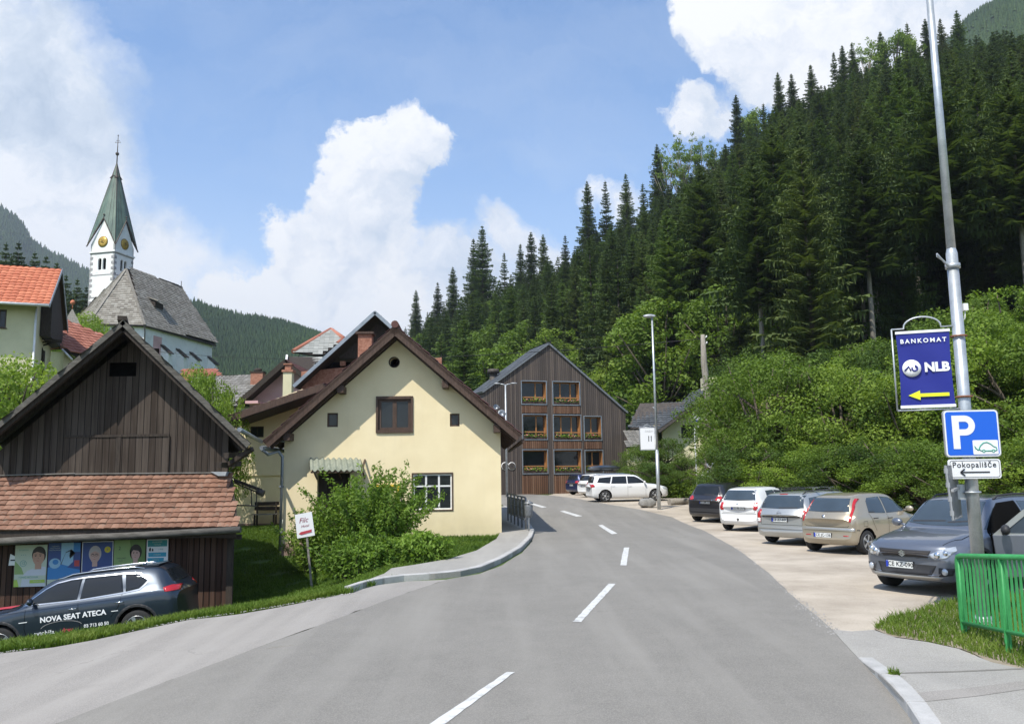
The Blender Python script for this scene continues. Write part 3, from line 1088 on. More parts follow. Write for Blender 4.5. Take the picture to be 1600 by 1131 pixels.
# ------------------------------------------------------------------ facade frames
class Fac:
    """a facade plane: u to the right, v into the house, w up"""
    def __init__(s, loc, rz):
        s.loc = Vector(loc); s.rz = rz
        s.U = Vector((math.cos(rz), math.sin(rz), 0)); s.V = Vector((-math.sin(rz), math.cos(rz), 0))

    def hit(s, px, py, v=0.0):
        d = pdir(px, py)
        t = ((s.loc - CAMP).dot(s.V) + v) / d.dot(s.V)
        p = CAMP + d * t - s.loc
        return Vector((p.dot(s.U), v, p.z))

    def uw(s, px, py, v=0.0):
        h = s.hit(px, py, v); return (h.x, h.z)

    def rect(s, x0, y0, x1, y1, v=0.0):
        a = s.hit(x0, (y0 + y1) / 2, v); b = s.hit(x1, (y0 + y1) / 2, v)
        c = s.hit((x0 + x1) / 2, y0, v); d = s.hit((x0 + x1) / 2, y1, v)
        return a.x, b.x, d.z, c.z


def hole(r):
    u0, u1, w0, w1 = r
    return [(u0, w0), (u1, w0), (u1, w1), (u0, w1)]


def window(parent, r, fm='brown_wood', nx=2, ny=1, fw=0.06, y=0.06, glass='window_glass', name='window', sill=None, label=None, bar=None, trans=None, depth=0.05, split=None):
    """frame with mullions; the panes are one glass child"""
    u0, u1, w0, w1 = r
    mb = MB()
    mb.box(u0, u0 + fw, y, y + depth, w0, w1); mb.box(u1 - fw, u1, y, y + depth, w0, w1)
    mb.box(u0 + fw, u1 - fw, y, y + depth, w0, w0 + fw); mb.box(u0 + fw, u1 - fw, y, y + depth, w1 - fw, w1)
    bar = bar or fw * 0.8
    cuts = split or [i / nx for i in range(1, nx)]
    for t in cuts:
        c = u0 + (u1 - u0) * t
        mb.box(c - bar / 2, c + bar / 2, y + 0.002, y + depth - 0.002, w0 + fw, w1 - fw)
    for j in range(1, ny):
        t = (trans if trans else j / ny)
        c = w0 + (w1 - w0) * t
        xs = [u0 + fw] + [v for q in cuts for v in (u0 + (u1 - u0) * q - bar / 2, u0 + (u1 - u0) * q + bar / 2)] + [u1 - fw]
        for k in range(0, len(xs), 2):
            mb.box(xs[k], xs[k + 1], y + 0.004, y + depth - 0.004, c - bar * .4, c + bar * .4)
    o = mb.build(name, fm, parent)
    g = MB(); g.box(u0 + fw * .5, u1 - fw * .5, y + depth * 0.55, y + depth * 0.75, w0 + fw * .5, w1 - fw * .5)
    g.build('pane', glass, o)
    if sill:
        s_ = MB(); s_.box(u0 - 0.05, u1 + 0.05, -0.07, y + 0.02, w0 - 0.05, w0 - 0.003); s_.build('sill', sill, o)
    if label: o['label'] = label
    return o


def in_poly(x, y, P):
    c = False; n = len(P); j = n - 1
    for i in range(n):
        if (P[i][1] > y) != (P[j][1] > y) and x < (P[j][0] - P[i][0]) * (y - P[i][1]) / (P[j][1] - P[i][1]) + P[i][0]: c = not c
        j = i
    return c


def slope(mb, poly, tw, rh, amp=0.02, step=0.03, seg=4, flat=False, thick=0.12, base=None, seed=1):
    """one roof slope: a slab under separate tiles; poly is the outline in 3-D (roughly planar)"""
    P = [Vector(p) for p in poly]
    n = Vector((0, 0, 0))
    for i in range(len(P)):
        n += (P[i] - P[0]).cross(P[(i + 1) % len(P)] - P[0])
    n.normalize()
    if n.z < 0: n = -n
    V = (Vector((0, 0, 1)) - n * n.z).normalized()
    U = V.cross(n).normalized()
    O = P[0]
    uv = [((p - O).dot(U), (p - O).dot(V)) for p in P]
    u0, u1 = min(a[0] for a in uv), max(a[0] for a in uv)
    v0, v1 = min(a[1] for a in uv), max(a[1] for a in uv)
    keep = mb.cur
    if base: mb.use(base)
    mb.prism([p - n * 0.003 for p in P], -n * thick)
    mb.cur = keep
    Oc = O + U * u0 + V * v0
    tiled(mb, Oc, U, V, u1 - u0, v1 - v0, tw, rh, amp, step, seg, flat, trim=lambda a, b: in_poly(a + u0, b + v0, uv), rng=random.Random(seed))


# ================================================================== yellow house
YH = Fac(B(783, 800, 26.7), 0.045)
YH.loc.z = 0.0
house = thing('yellow_house', 'yellow stucco house with a steep brown roof, beside the road bend', 'house', YH.loc, YH.rz)
uL, uR = YH.hit(443, 760).x, YH.hit(783, 760).x
OV = -0.72
ap = YH.hit(617, 509, OV); eL = YH.hit(411, 690, OV); eR = YH.hit(815, 679, OV)
T = 0.26
def under(u):
    """underside of the roof above u"""
    if u < ap.x: return ap.z + (eL.z - ap.z) * (ap.x - u) / (ap.x - eL.x) - T * 1.35
    return ap.z + (eR.z - ap.z) * (u - ap.x) / (eR.x - ap.x) - T * 1.35
rs = {k: YH.rect(*v) for k, v in dict(main=(590, 622, 643, 673), low=(645.5, 740.5, 706, 796), sl=(511, 645, 528, 667), sr=(703, 646, 718, 666), door=(495, 739, 546, 862)).items()}
vent = YH.hit(616, 566)
circ = [(vent.x + 0.15 * math.cos(2 * PI * k / 20), vent.z + 0.15 * math.sin(2 * PI * k / 20)) for k in range(20)]
mb = MB().use('stucco')
HD = 9.5
mb.wall([(uL, -1.0), (uR, -1.0), (uR, under(uR)), (ap.x, under(ap.x)), (uL, under(uL))], [hole(rs[k]) for k in rs] + [circ], 0.30)
mb.box(uL, uL + 0.3, 0.302, HD, -1.0, under(uL) - 0.1); mb.box(uR - 0.3, uR, 0.302, HD, -1.0, under(uR) - 0.1)
mb.wall([(uL + .3, -1.0), (uR - .3, -1.0), (uR - .3, under(uR)), (ap.x, under(ap.x)), (uL + .3, under(uL))], [], -0.28, plane=lambda u, w, y: Vector((u, HD + y, w)))
mb.build('wall', None, house)
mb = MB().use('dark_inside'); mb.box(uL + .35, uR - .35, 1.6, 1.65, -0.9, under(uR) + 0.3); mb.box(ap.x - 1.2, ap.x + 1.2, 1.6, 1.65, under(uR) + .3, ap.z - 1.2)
mb.build('inner_partition', None, house)  # near-black sheet stands in for the shade inside the rooms
pl = MB(); w0 = YH.hit(600, 845).z
pl.box(uL - 0.02, uR * 1 - 1.9, -0.035, -0.003, -1.0, YH.hit(443, 849).z); pl.build('plinth', 'plinth', house)
# roof
mb = MB().use('brown_tile')
RB = HD + 0.6
for e, sd in ((eL, 0), (eR, 1)):
    a0, a1 = Vector((ap.x, OV, ap.z)), Vector((ap.x, RB, ap.z))
    b0, b1 = Vector((e.x, OV, e.z)), Vector((e.x, RB, e.z))
    slope(mb, [b0, b1, a1, a0], 0.30, 0.36, 0.03, 0.04, 4, thick=0.10, base='brown_wood', seed=sd)
mb.tube([(ap.x, OV - .02, ap.z + 0.05), (ap.x, RB, ap.z + 0.05)], 0.12, 10)
roof = mb.build('roof', None, house)
mb = MB()
for e in (eL, eR):
    d = (Vector((ap.x, 0, ap.z)) - Vector((e.x, 0, e.z))).normalized(); n = Vector((-d.z, 0, d.x))
    if n.z < 0: n = -n
    a, b = Vector((ap.x, OV, ap.z)), Vector((e.x, OV, e.z))
    mb.prism([a - n * 0.02, b - n * 0.02, b - n * 0.24, a - n * 0.24], (0, 0.035, 0))
    # soffit boards and rafters
    mb.prism([a - n * 0.13 + Vector((0, .04, 0)), b - n * 0.13 + Vector((0, .04, 0)), b - n * 0.15 + Vector((0, .04, 0)), a - n * 0.15 + Vector((0, .04, 0))], (0, -OV + HD, 0))
    for k in range(9):
        y = OV + 0.35 + k * 1.2
        mb.prism([a - n * 0.151 + Vector((0, y - OV, 0)), b - n * 0.151 + Vector((0, y - OV, 0)), b - n * 0.27 + Vector((0, y - OV, 0)), a - n * 0.27 + Vector((0, y - OV, 0))], (0, 0.10, 0))
mb.build('barge_board', 'brown_wood', roof)
mb = MB()
for (x, y) in ((534, 596), (451, 663), (696, 595), (776, 662)):
    p = YH.hit(x, y, -0.35); q = under(p.x) - 0.09
    mb = MB(); mb.box(p.x - 0.10, p.x + 0.10, OV + 0.10, -0.003, q - 0.13, q + 0.09); mb.build('purlin_end', 'brown_wood', roof)
# openings
wm = window(house, rs['main'], 'brown_wood', 2, 1, 0.11, 0.02, name='window', label='brown two-sash upper window in a heavy frame', bar=0.13)
s_ = MB(); u0, u1, a, b = rs['main']
for q in ((u0 - .05, u0 + .02, a - .06, b + .06), (u1 - .02, u1 + .05, a - .06, b + .06), (u0 + .021, u1 - .021, a - .07, a + .03), (u0 + .021, u1 - .021, b - .03, b + .06)):
    s_.box(q[0], q[1], -0.05, 0.018, q[2], q[3])
s_.build('frame_board', 'brown_wood', wm)
wl = window(house, rs['low'], 'white_paint', 3, 2, 0.045, 0.03, label='white six-pane ground-floor window', trans=0.66, bar=0.06)
s_ = MB(); u0, u1, a, b = rs['low']
for q in ((u0 - .045, u0 - .002, a - .045, b + .045), (u1 + .002, u1 + .045, a - .045, b + .045), (u0 - .001, u1 + .001, a - .045, a - .002), (u0 - .001, u1 + .001, b + .002, b + .045)):
    s_.box(q[0], q[1], -0.02, 0.03, q[2], q[3])
s_.build('frame_board', 'brown_wood', wl)
for k in ('sl', 'sr'):
    window(house, rs[k], 'brown_wood', 1, 1, 0.05, 0.06, label='small square window under the %s slope' % ('left' if k == 'sl' else 'right'))
mb = MB(); mb.tube([(vent.x + 0.16 * math.cos(2 * PI * k / 20), -0.01, vent.z + 0.16 * math.sin(2 * PI * k / 20)) for k in range(21)], 0.02, 6, caps=False); mb.build('round_vent', 'dark_wood', house)
dr = MB(); u0, u1, a, b = rs['door']
dr.box(u0, u1, 0.18, 0.24, a, b)
for k in range(4): dr.box(u0 + .1 + k * (u1 - u0 - .2) / 4, u0 + .1 + (k + .85) * (u1 - u0 - .2) / 4, 0.165, 0.18, a + .1, b - .12)
d_ = dr.build('door', 'dark_wood', house)
h_ = MB(); h_.tube([(u1 - .18, 0.16, (a + b) / 2), (u1 - .18, 0.11, (a + b) / 2), (u1 - .30, 0.11, (a + b) / 2)], 0.012, 6); h_.build('handle', 'grey_metal', d_)
# corrugated canopy
c0 = YH.hit(484, 716, 0); c1 = YH.hit(563, 716, 0); f0 = YH.hit(485, 735, -0.85); f1 = YH.hit(567, 735, -0.85)
mb = MB(); n = 60; vs = []; fs = []
for i in range(n + 1):
    t = i / n; w = 0.035 * math.sin(t * 2 * PI * 9)
    for j, (p, q) in enumerate(((c0, c1), (f0, f1))):
        z = p.z + (q.z - p.z) * t; x = p.x + (q.x - p.x) * t
        vs += [(x, -0.01 if j == 0 else -0.85, z + w), (x, -0.01 if j == 0 else -0.85, z + w - 0.012)]
for i in range(n):
    b = i * 4
    fs += [(b, b + 4, b + 6, b + 2), (b + 1, b + 3, b + 7, b + 5), (b + 2, b + 6, b + 7, b + 3)]
mb.add(vs, fs, True)
cn = mb.build('door_canopy', 'fibre_sheet', house)
mb = MB()
for t in (0.03, 0.5, 0.97):
    x = f0.x + (f1.x - f0.x) * t
    mb.beam((x, -0.82, f0.z - 0.06), (x, -0.01, c0.z - 0.07), 0.05)
    mb.beam((x, -0.60, f0.z - 0.02), (x, -0.01, c0.z - 0.65), 0.04)
mb.beam((f0.x, -0.80, f0.z - 0.05), (f1.x, -0.80, f0.z - 0.05), 0.05)
mb.build('bracket', 'brown_wood', cn)
mb = MB(); u0, u1, a, b = YH.rect(583, 757, 624, 792)
for q in ((u0, u0 + .06, a, b), (u1 - .06, u1, a, b), (u0 + .06, u1 - .06, a, a + .06), (u0 + .06, u1 - .06, b - .06, b)): mb.box(q[0], q[1], -0.08, -0.003, q[2], q[3])
o = mb.build('yellow_notice_frame', 'yellow_box', house)
# chimney on the left slope
mb = MB(); c = YH.hit(571, 545, 3.0); t = YH.hit(571, 520, 3.0); wd = 0.24
mb.box(c.x - wd, c.x + wd, 2.8, 3.3, c.z - 1.2, t.z - 0.08); ch = mb.build('chimney', 'brick', roof)
mb = MB().use('brown_wood'); mb.box(c.x - wd - .08, c.x + wd + .08, 2.72, 3.38, t.z - 0.079, t.z)
o = mb.build('chimney_cap', None, house)
# gutter and downpipe at the left corner
mb = MB(); g0 = YH.hit(411, 697, OV)
mb.tube([(g0.x - 0.06, OV + .1, g0.z - .05), (g0.x - 0.06, RB, g0.z - 0.09)], 0.075, 8)
q = YH.hit(441, 706, -0.1)
mb.tube([(g0.x - .06, OV + .16, g0.z - 0.1), (g0.x + .1, OV + .3, g0.z - 0.25), (uL - 0.15, -0.13, q.z + .02), (uL - 0.03, -0.10, q.z - 0.15), (uL - 0.04, -0.10, -0.35)], 0.052, 8)
for z in (0.2, 1.6, 3.0): mb.box(uL - .10, uL + .02, -.16, -.003, z, z + .05)
mb.build('downpipe', 'zinc', house)
mb = MB(); g1 = YH.hit(815, 686, OV)
mb.tube([(g1.x + 0.05, OV + .1, g1.z - .05), (g1.x + 0.05, RB, g1.z - 0.09)], 0.065, 8); mb.build('gutter', 'brown_wood', house)
# satellite dishes on the right eave
for (x, y, r_, lb) in ((783, 647, 0.13, 'big'), (774, 637, 0.09, 'small')):
    p = YH.hit(x, y, 1.2)
    o_ = thing('satellite_dish', 'pale grey satellite dish on the right eave of the yellow house, the %s one' % ('larger, lower' if lb == 'big' else 'smaller, upper'), 'satellite dish', YH.loc + YH.U * p.x + YH.V * 1.2 + Vector((0, 0, p.z)), 0.4, 'satellite dishes on the roof edge')
    m_ = Matrix.Rotation(R(75), 4, 'X')
    a_ = MB(); a_.lathe([(0.01, 0.0), (r_ * .5, 0.02), (r_, 0.075), (r_ + .008, 0.085), (r_ * .5, 0.028), (0.0, 0.008)], 20, m_); a_.build('dish', 'zinc', o_)
    a_ = MB(); a_.tube([(0, 0, -0.02), (0, 0.12, -0.10), (0, 0.12, -0.75)], 0.016, 6); a_.tube([(0, 0, -r_ * .9), (0, -0.28, -0.02)], 0.008, 5); a_.box(-.03, .03, -.33, -.26, -.04, .02); a_.build('arm', 'grey_metal', o_)

# the wing behind, its deep eaves and the bench
WG = Fac(YH.loc + YH.V * 6.2, 0.02); WG.loc.z = 0
wing = thing('house_wing', 'yellow rear wing with a deep dark eave between barn and yellow house', 'house', WG.loc, WG.rz)
a = WG.hit(364, 760); b = WG.hit(470, 760)
wr = WG.rect(391, 666, 412, 683)
top = WG.hit(400, 648).z
mb = MB().use('stucco')
mb.wall([(a.x, -.8), (b.x, -.8), (b.x, top + 1.0), (a.x, top + 0.05)], [hole(wr)], 0.3)
led = WG.hit(400, 743).z
mb.box(a.x, b.x, -0.06, -0.003, led, WG.hit(400, 699).z)
mb.box(a.x, a.x + .3, .303, 3.4, -.8, top)
mb.build('wall', None, wing)
window(wing, wr, 'dark_wood', 2, 1, .05, .05)
mb = MB(); mb.box(a.x - 0.01, b.x, -.04, -.003, -.8, WG.hit(380, 818).z); mb.build('plinth', 'plinth', wing)
r0_ = WG.hit(353, 651, -1.7); r1_ = WG.hit(506, 599, -1.7)
mb = MB().use('brown_tile')
slope(mb, [r0_, r1_, r1_ + Vector((0, 5.2, 0)), r0_ + Vector((0, 5.2, 0))], 0.3, 0.36, 0.03, 0.04, 3, thick=0.28, base='dark_wood')
rf = mb.build('roof', None, wing)
mb = MB(); mb.beam(r0_ + Vector((0, -.03, -.12)), r1_ + Vector((0, -.03, -.12)), 0.03, 0.26); mb.build('barge_board', 'brown_wood', rf)
# bench against the wing
bl = WG.hit(393, 818, -.5); br = WG.hit(432, 818, -.5)
bz = max(gz(*(WG.loc + WG.U * bl.x).to_2d()), 0) 
bw = (br.x - bl.x)
p0 = WG.loc + WG.U * bl.x + WG.V * -.55
gz0 = gz(p0.x, p0.y)
bench = thing('bench', 'weathered wooden bench against the yellow wing wall', 'bench', (p0.x, p0.y, gz0), WG.rz)
mb = MB()
for k in range(3): mb.box(0, bw, 0.0 + k * .13, 0.115 + k * .13, .44, .475)
mb.build('seat', 'grey_wood', bench, bevel=.004)
mb = MB(); mb.box(0, bw, .40, .43, .60, .74); mb.box(0, bw, .405, .435, .78, .92); mb.build('backrest', 'dark_wood', bench)
for x in (0.08, bw - .14):
    for y in (0.02, .36):
        mb = MB(); mb.box(x, x + .06, y, y + .06, 0.0, .439 if y < .1 else .90); mb.build('leg', 'dark_wood', bench)
pp = WG.loc + WG.U * (br.x + .22) + WG.V * -.35
o = MB().use('white_paint'); o.ellipsoid((0, 0, .13), (.13, .13, .13)); o = o.build('football'); o.location = (pp.x, pp.y, gz(pp.x, pp.y))
tag(o, 'small white ball lying on the grass by the bench', 'ball')

# ================================================================== old barn
BN = Fac(B(192, 700, 19.6), 0.0); BN.loc.z = 0
barn = thing('timber_barn', 'old dark timber barn with a tiled lean-to, left of the yellow house', 'barn', BN.loc, 0)
SK = Vector((-0.42, 1.0, 0)); BD = 6.5
bO = -0.75
bap = BN.hit(193, 501, bO); bR = BN.hit(391, 694, bO); bL = BN.hit(-30, 685, bO)
def bunder(u):
    e = bR if u > bap.x else bL
    return bap.z + (e.z - bap.z) * (u - bap.x) / (e.x - bap.x) - 0.24
bx0, bx1 = BN.hit(-60, 700).x, BN.hit(357, 700).x
hh = BN.rect(170, 566, 213, 588)
mb = MB().use('barn_boards')
mb.wall([(bx0, 0.4), (bx1, 0.4), (bx1, bunder(bx1)), (bap.x, bunder(bap.x)), (bx0, bunder(bx0))], [hole(hh)], 0.06)
mb.prism([Vector((bx1, .062, -1.9)), Vector((bx1, .062, bunder(bx1))), Vector((bx1, .062, bunder(bx1))) + SK * BD, Vector((bx1, .062, -1.9)) + SK * BD], (-0.06, 0, 0))
mb.build('gable_wall', None, barn)
mb = MB(); mb.box(hh[0] - .3, hh[1] + .3, .5, .53, hh[2] - .5, hh[3] + .4); mb.build('inner_boards', 'dark_inside', barn)  # near-black sheet stands in for the shade of the loft behind the hatch
# loft door: board panel with its top ledge
ld = BN.rect(100, 682, 263, 737)
mb = MB().use('barn_boards'); mb.box(ld[0], ld[1], -0.028, -0.003, ld[2] - .1, ld[3])
ldo = mb.build('loft_door', None, barn)
mb = MB(); mb.box(ld[0], ld[1] + .02, -0.05, -0.029, ld[3] - .012, ld[3] + .045); mb.box(ld[1], ld[1] + .03, -.045, -.003, ld[2] - .1, ld[3] - .013)
c = BN.hit(186, 700).x; mb.box(c - .06, c + .05, -.042, -.0285, ld[2] - .1, ld[3] - .014); mb.build('door_batten', 'dark_wood', ldo)
rg = random.Random(12); mb = MB()
x = bx0 + .07
while x < bx1 - .05:
    if not (ld[0] < x < ld[1]) :
        z0 = .45; z1 = bunder(x) - .02
        if hh[0] - .04 < x < hh[1] + .04: z0, z1 = hh[3] + .02, z1
        mb = MB(); mb.box(x - .022, x + .022, -0.018, -0.003, z0, z1); mb.build('cover_strip', 'barn_boards', barn)
    x += 0.155 * rg.choice((1, 1, 2, 2, 3))
# main roof
mb = MB().use('old_grey_wood')
for e, sd in ((bL, 0), (bR, 1)):
    a0 = Vector((bap.x, bO, bap.z)); b0 = Vector((e.x, bO, e.z)); s = SK * (BD + .9)
    slope(mb, [b0, b0 + s, a0 + s, a0], 0.22, 0.30, 0, 0.035, 1, True, thick=0.07, base='dark_wood', seed=3 + sd)
mb.use('dark_wood'); mb.beam(Vector((bap.x - .02, bO - .03, bap.z + .06)), Vector((bap.x, bO, bap.z + .06)) + SK * (BD + .9), .20, .10)
brf = mb.build('roof', None, barn)
mb = MB()
for e in (bL, bR):
    d = (bap - e).normalized(); n = Vector((-d.z, 0, d.x)); n = n if n.z > 0 else -n
    a, b = Vector((bap.x, bO, bap.z)), Vector((e.x, bO, e.z))
    mb.prism([a - n * -0.02, b - n * -0.02, b - n * 0.10, a - n * 0.10], (0, -0.03, 0))
mb.build('barge_board', 'old_grey_wood', brf)
mb = MB()
for e in (bL, bR):
    d = (bap - e).normalized(); n = Vector((-d.z, 0, d.x)); n = n if n.z > 0 else -n
    for k, y in enumerate((bO + .04, .15, 1.2, 2.3)):
        o_ = SK * (y - bO)
        a, b = Vector((bap.x, bO, bap.z)) + o_, Vector((e.x, bO, e.z)) + o_
        mb.prism([a - n * 0.075, b - n * 0.075, b - n * 0.19, a - n * 0.19], (0, 0.10, 0))
for (x, y) in ((360, 712), (349, 727)):
    p = BN.hit(x, y, -.3); mb.beam((p.x, -.6, p.z), (p.x + .1, .5, p.z + .05), .12)
p = BN.hit(352, 735, -.25); q = BN.hit(393, 701, -.6)
mb.beam((p.x, -.2, p.z + .1), (q.x, -.55, q.z), .10)
mb.build('rafter', 'dark_wood', brf)
# lean-to
tl, tr = BN.hit(-70, 748, -.02), BN.hit(362, 740, -.02)
ll, lr = BN.hit(-70, 830, -1.02), BN.hit(372, 822, -1.02)
mb = MB().use('old_clay_tile')
slope(mb, [ll, lr, tr, tl], 0.155, 0.145, 0.014, 0.036, 4, thick=0.05, base='dark_wood', seed=9)
ro = mb.build('lean_to_roof', None, barn)
mb = MB(); mb.beam(tl + Vector((0, -.03, .05)), BN.hit(118, 742, -.03) + Vector((0, 0, .04)), .07, .025); mb.beam(BN.hit(118, 743.5, -.03) + Vector((0, 0, .05)), tr + Vector((0, -.03, .03)), .07, .022)
mb.build('ridge_strip', 'grey_wood', ro)
mb = MB(); a = BN.hit(329, 741, -.10); b = BN.hit(358, 741, -.10); c = BN.hit(355, 748, -.22); d = BN.hit(341, 748, -.22)
mb.prism([a + Vector((0, 0, .05)), b + Vector((0, 0, .05)), c + Vector((0, 0, .06)), d + Vector((0, 0, .06))], (0, -.01, .012)); mb.build('flashing', 'zinc', ro)
mb = MB()
lg0, lg1 = BN.hit(-70, 850, -1.0), BN.hit(376, 827, -1.12)
mb.tube([lg0, lg0.lerp(lg1, .3) + Vector((0, 0, .012)), lg0.lerp(lg1, .6) + Vector((0, 0, -.012)), lg1], [.085, .08, .075, .07], 10)
mb.build('log_gutter', 'old_grey_wood', barn)
# ledger under the tiles, lower board wall
lw = -0.42
lx1 = BN.hit(364, 890, lw).x
mb = MB().use('barn_boards_low')
zt = ll.z + 0.52
g_ = random.Random(7); x = bx0
while x < lx1 - 0.02:
    wd = min(g_.choice((.115, .13, .13, .15)), lx1 - x)
    mb.box(x + .005, x + wd - .005, lw + g_.uniform(0, .008), lw + .05, -2.4 + g_.uniform(-.02, .03), zt)
    x += wd
lwo = mb.build('lower_wall', None, barn)
mb = MB(); mb.box(bx0, lr.x - .05, -1.0, -.97, ll.z - .22, ll.z - .015); mb.box(bx0, lr.x - .1, -.96, lw - .01, ll.z - .10, ll.z - .07); mb.build('eave_board', 'dark_wood', barn)  # boards added to stop sunlight leaking onto the wall between tiles and gutter
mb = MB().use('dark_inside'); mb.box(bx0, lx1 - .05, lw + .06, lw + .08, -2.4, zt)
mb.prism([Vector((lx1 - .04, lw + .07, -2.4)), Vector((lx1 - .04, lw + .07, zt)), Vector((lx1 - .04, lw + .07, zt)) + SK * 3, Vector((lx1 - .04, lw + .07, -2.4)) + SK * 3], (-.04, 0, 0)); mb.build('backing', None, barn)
mb = MB(); mb.box(lx1 - .13, lx1 + .015, lw - .06, lw - .008, -2.3, ll.z + .1)
p = BN.hit(371, 838, -.8); mb.beam((p.x - .5, -.75, p.z + .03), (p.x + .06, -.7, p.z - .02), .10)
mb.build('corner_post', 'dark_wood', barn)
# zinc chute between barn eave and the yellow house
mb = MB(); a = BN.hit(374, 671, -.1); b_ = YH.hit(411, 694, OV)
bw_ = YH.loc + YH.U * b_.x + YH.V * OV + Vector((0, 0, b_.z)) - BN.loc
mb.tube([a, bw_ + Vector((-.05, 0, .08))], .055, 8); mb.build('gutter_chute', 'zinc', barn)
# iron frame of a small awning at the barn's side
fr = thing('awning_frame', 'black iron awning arm sticking out beside the barn wall', 'awning', BN.loc + BN.hit(366, 760, .6), 0)
def rel(x, y, v=.6): return BN.hit(x, y, v) - BN.hit(366, 760, .6)
mb = MB(); mb.beam(rel(366, 750), rel(409, 766), .05, .07); mb.beam(rel(366, 754), rel(400, 768), .03); mb.build('arm', 'dark_wood', fr)
mb = MB(); mb.tube([rel(393, 766), rel(393, 789)], .014, 6); mb.tube([rel(401, 770), rel(401, 790)], .014, 6); mb.tube([rel(366, 789), rel(402, 790)], .016, 6); mb.build('brace', 'iron', fr)
mb = MB(); mb.tube([rel(401, 767), rel(412, 771)], [.06, .085], 10); mb.build('lamp_head', 'iron', fr)

# ================================================================== orange roofed house (left edge)
OH = Fac(B(53, 560, 42), 0.38); OH.loc.z = 0
oh = thing('orange_roof_house', 'pale yellow house with a bright orange tile roof at the left edge', 'house', OH.loc, OH.rz)
ov = -0.9
e1 = OH.hit(77, 476, ov); e0 = OH.hit(-150, 470, ov); rd = OH.hit(88, 421, 2.9); rd0 = OH.hit(-150, 410, 2.9)
e0.z = e1.z; rd0.z = rd.z; rd.x = e1.x; ycor = OH.hit(53, 560).x
mb = MB().use('orange_tile')
slope(mb, [e0, e1, Vector((e1.x, 2.9, rd.z)), Vector((e0.x, 2.9, rd.z))], .30, .36, .035, .04, 4, thick=.12, base='brown_wood')
bk = Vector((0, 3.8, e1.z - rd.z))
mb.use('orange_tile'); slope(mb, [Vector((e0.x, 6.7, e1.z)), Vector((e1.x, 6.7, e1.z)), Vector((e1.x, 2.9, rd.z)), Vector((e0.x, 2.9, rd.z))], .30, .36, .035, .04, 4, thick=.12, base='brown_wood')
rf = mb.build('roof', None, oh)
mb = MB(); mb.prism([Vector((e1.x, ov, e1.z + .05)), Vector((e1.x, 2.9, rd.z + .08)), Vector((e1.x, 2.9, rd.z - .15)), Vector((e1.x, ov, e1.z - .15))], (.04, 0, 0))
mb.prism([Vector((e1.x, 6.7, e1.z + .05)), Vector((e1.x, 2.901, rd.z + .08)), Vector((e1.x, 2.901, rd.z - .15)), Vector((e1.x, 6.7, e1.z - .25))], (.04, 0, 0)); mb.build('barge_board', 'zinc', rf)
mb = MB().use('stucco_pale')
wr = OH.rect(-12, 483, 10, 512); w2 = OH.rect(-12, 630, 2, 655)
mb.wall([(e0.x + 1, -.5), (ycor, -.5), (ycor, e1.z + .2), (e0.x + 1, e1.z + .2)], [hole(wr)], .3)
mb.prism([Vector((ycor, .3, -.5)), Vector((ycor, .3, e1.z + .3)), Vector((ycor, 2.9, rd.z - .3)), Vector((ycor, 5.6, e1.z + .4)), Vector((ycor, 5.6, -.5))], (-.3, 0, 0)); mb.build('wall', None, oh)
window(oh, wr, 'brown_wood', 2, 1, .06, .05, sill='brown_wood')
mb = MB(); mb.tube([(ycor - .02, -.07, e1.z - .1), (ycor - .02, -.07, -.4)], .055, 8); mb.tube([(e0.x, ov - .05, e1.z - .05), (e1.x, ov - .05, e1.z - .05)], .07, 8); mb.build('downpipe', 'white_paint', oh)
mb = MB(); mb.prism([Vector((ycor + .02, 1.2, e1.z - 1.3)), Vector((ycor + .02, 1.2, e1.z + .7)), Vector((ycor + .02, 2.9, rd.z - .35)), Vector((ycor + .02, 5.9, e1.z)), Vector((ycor + .02, 5.9, e1.z - 1.3))], (.5, 0, 0)); mb.build('gable_boarding', 'dark_wood', oh)

# small tile-roofed annex
def wp(px, py, d): return B(px, py, d)
an0 = wp(95, 560, 47); an0.z = 0
an = thing('tile_roof_annex', 'small house with a hipped red tile roof left of the church', 'house', an0)
A, Bq, Cq, D, E = [wp(*t) - an0 for t in ((93, 512, 50.5), (60, 546, 49), (97, 543, 46.8), (178, 588, 49.5), (178, 530, 52.5))]
mb = MB().use('red_tile'); slope(mb, [Bq, Cq, A], .3, .34, .03, .04, 3, thick=.12, base='dark_wood'); mb.use('red_tile'); slope(mb, [Cq, D, E, A], .3, .34, .03, .04, 3, thick=.12, base='dark_wood'); rf = mb.build('roof', None, an)
mb = MB().use('old_clay_tile'); mb.tube([A, Cq], .10, 8); mb.tube([A, E], .10, 8); mb.build('hip_tiles', None, rf)
mb = MB(); a, b, c = [wp(*t) - an0 for t in ((76, 548, 48.6), (100, 548, 47.6), (175, 600, 49.9))]
for p, q in ((a, b), (b, c)): mb.prism([Vector((p.x, p.y, -.5)), Vector((q.x, q.y, -.5)), q - Vector((0, 0, .05)), p - Vector((0, 0, .05))], (0.02, .3, 0))
mb.build('wall', 'stucco_pale', an)
mb = MB(); mb.tube([Cq + Vector((0, 0, -.1)), wp(113, 562, 46.9) - an0], .06, 8); mb.build('downpipe', 'white_paint', an)
mb = MB(); a, b = wp(138, 527, 52) - an0, wp(150, 532, 51.7) - an0; mb.box(a.x, b.x, a.y, a.y + .5, a.z - .6, a.z + .3); mb.build('chimney', 'stucco_white', rf)
pg = thing('timber_pergola', 'dark timber pergola beams between the orange-roof house and the annex', 'pergola', (an0.x, an0.y, 0))
def wq(px, py, d): return wp(px, py, d) - an0
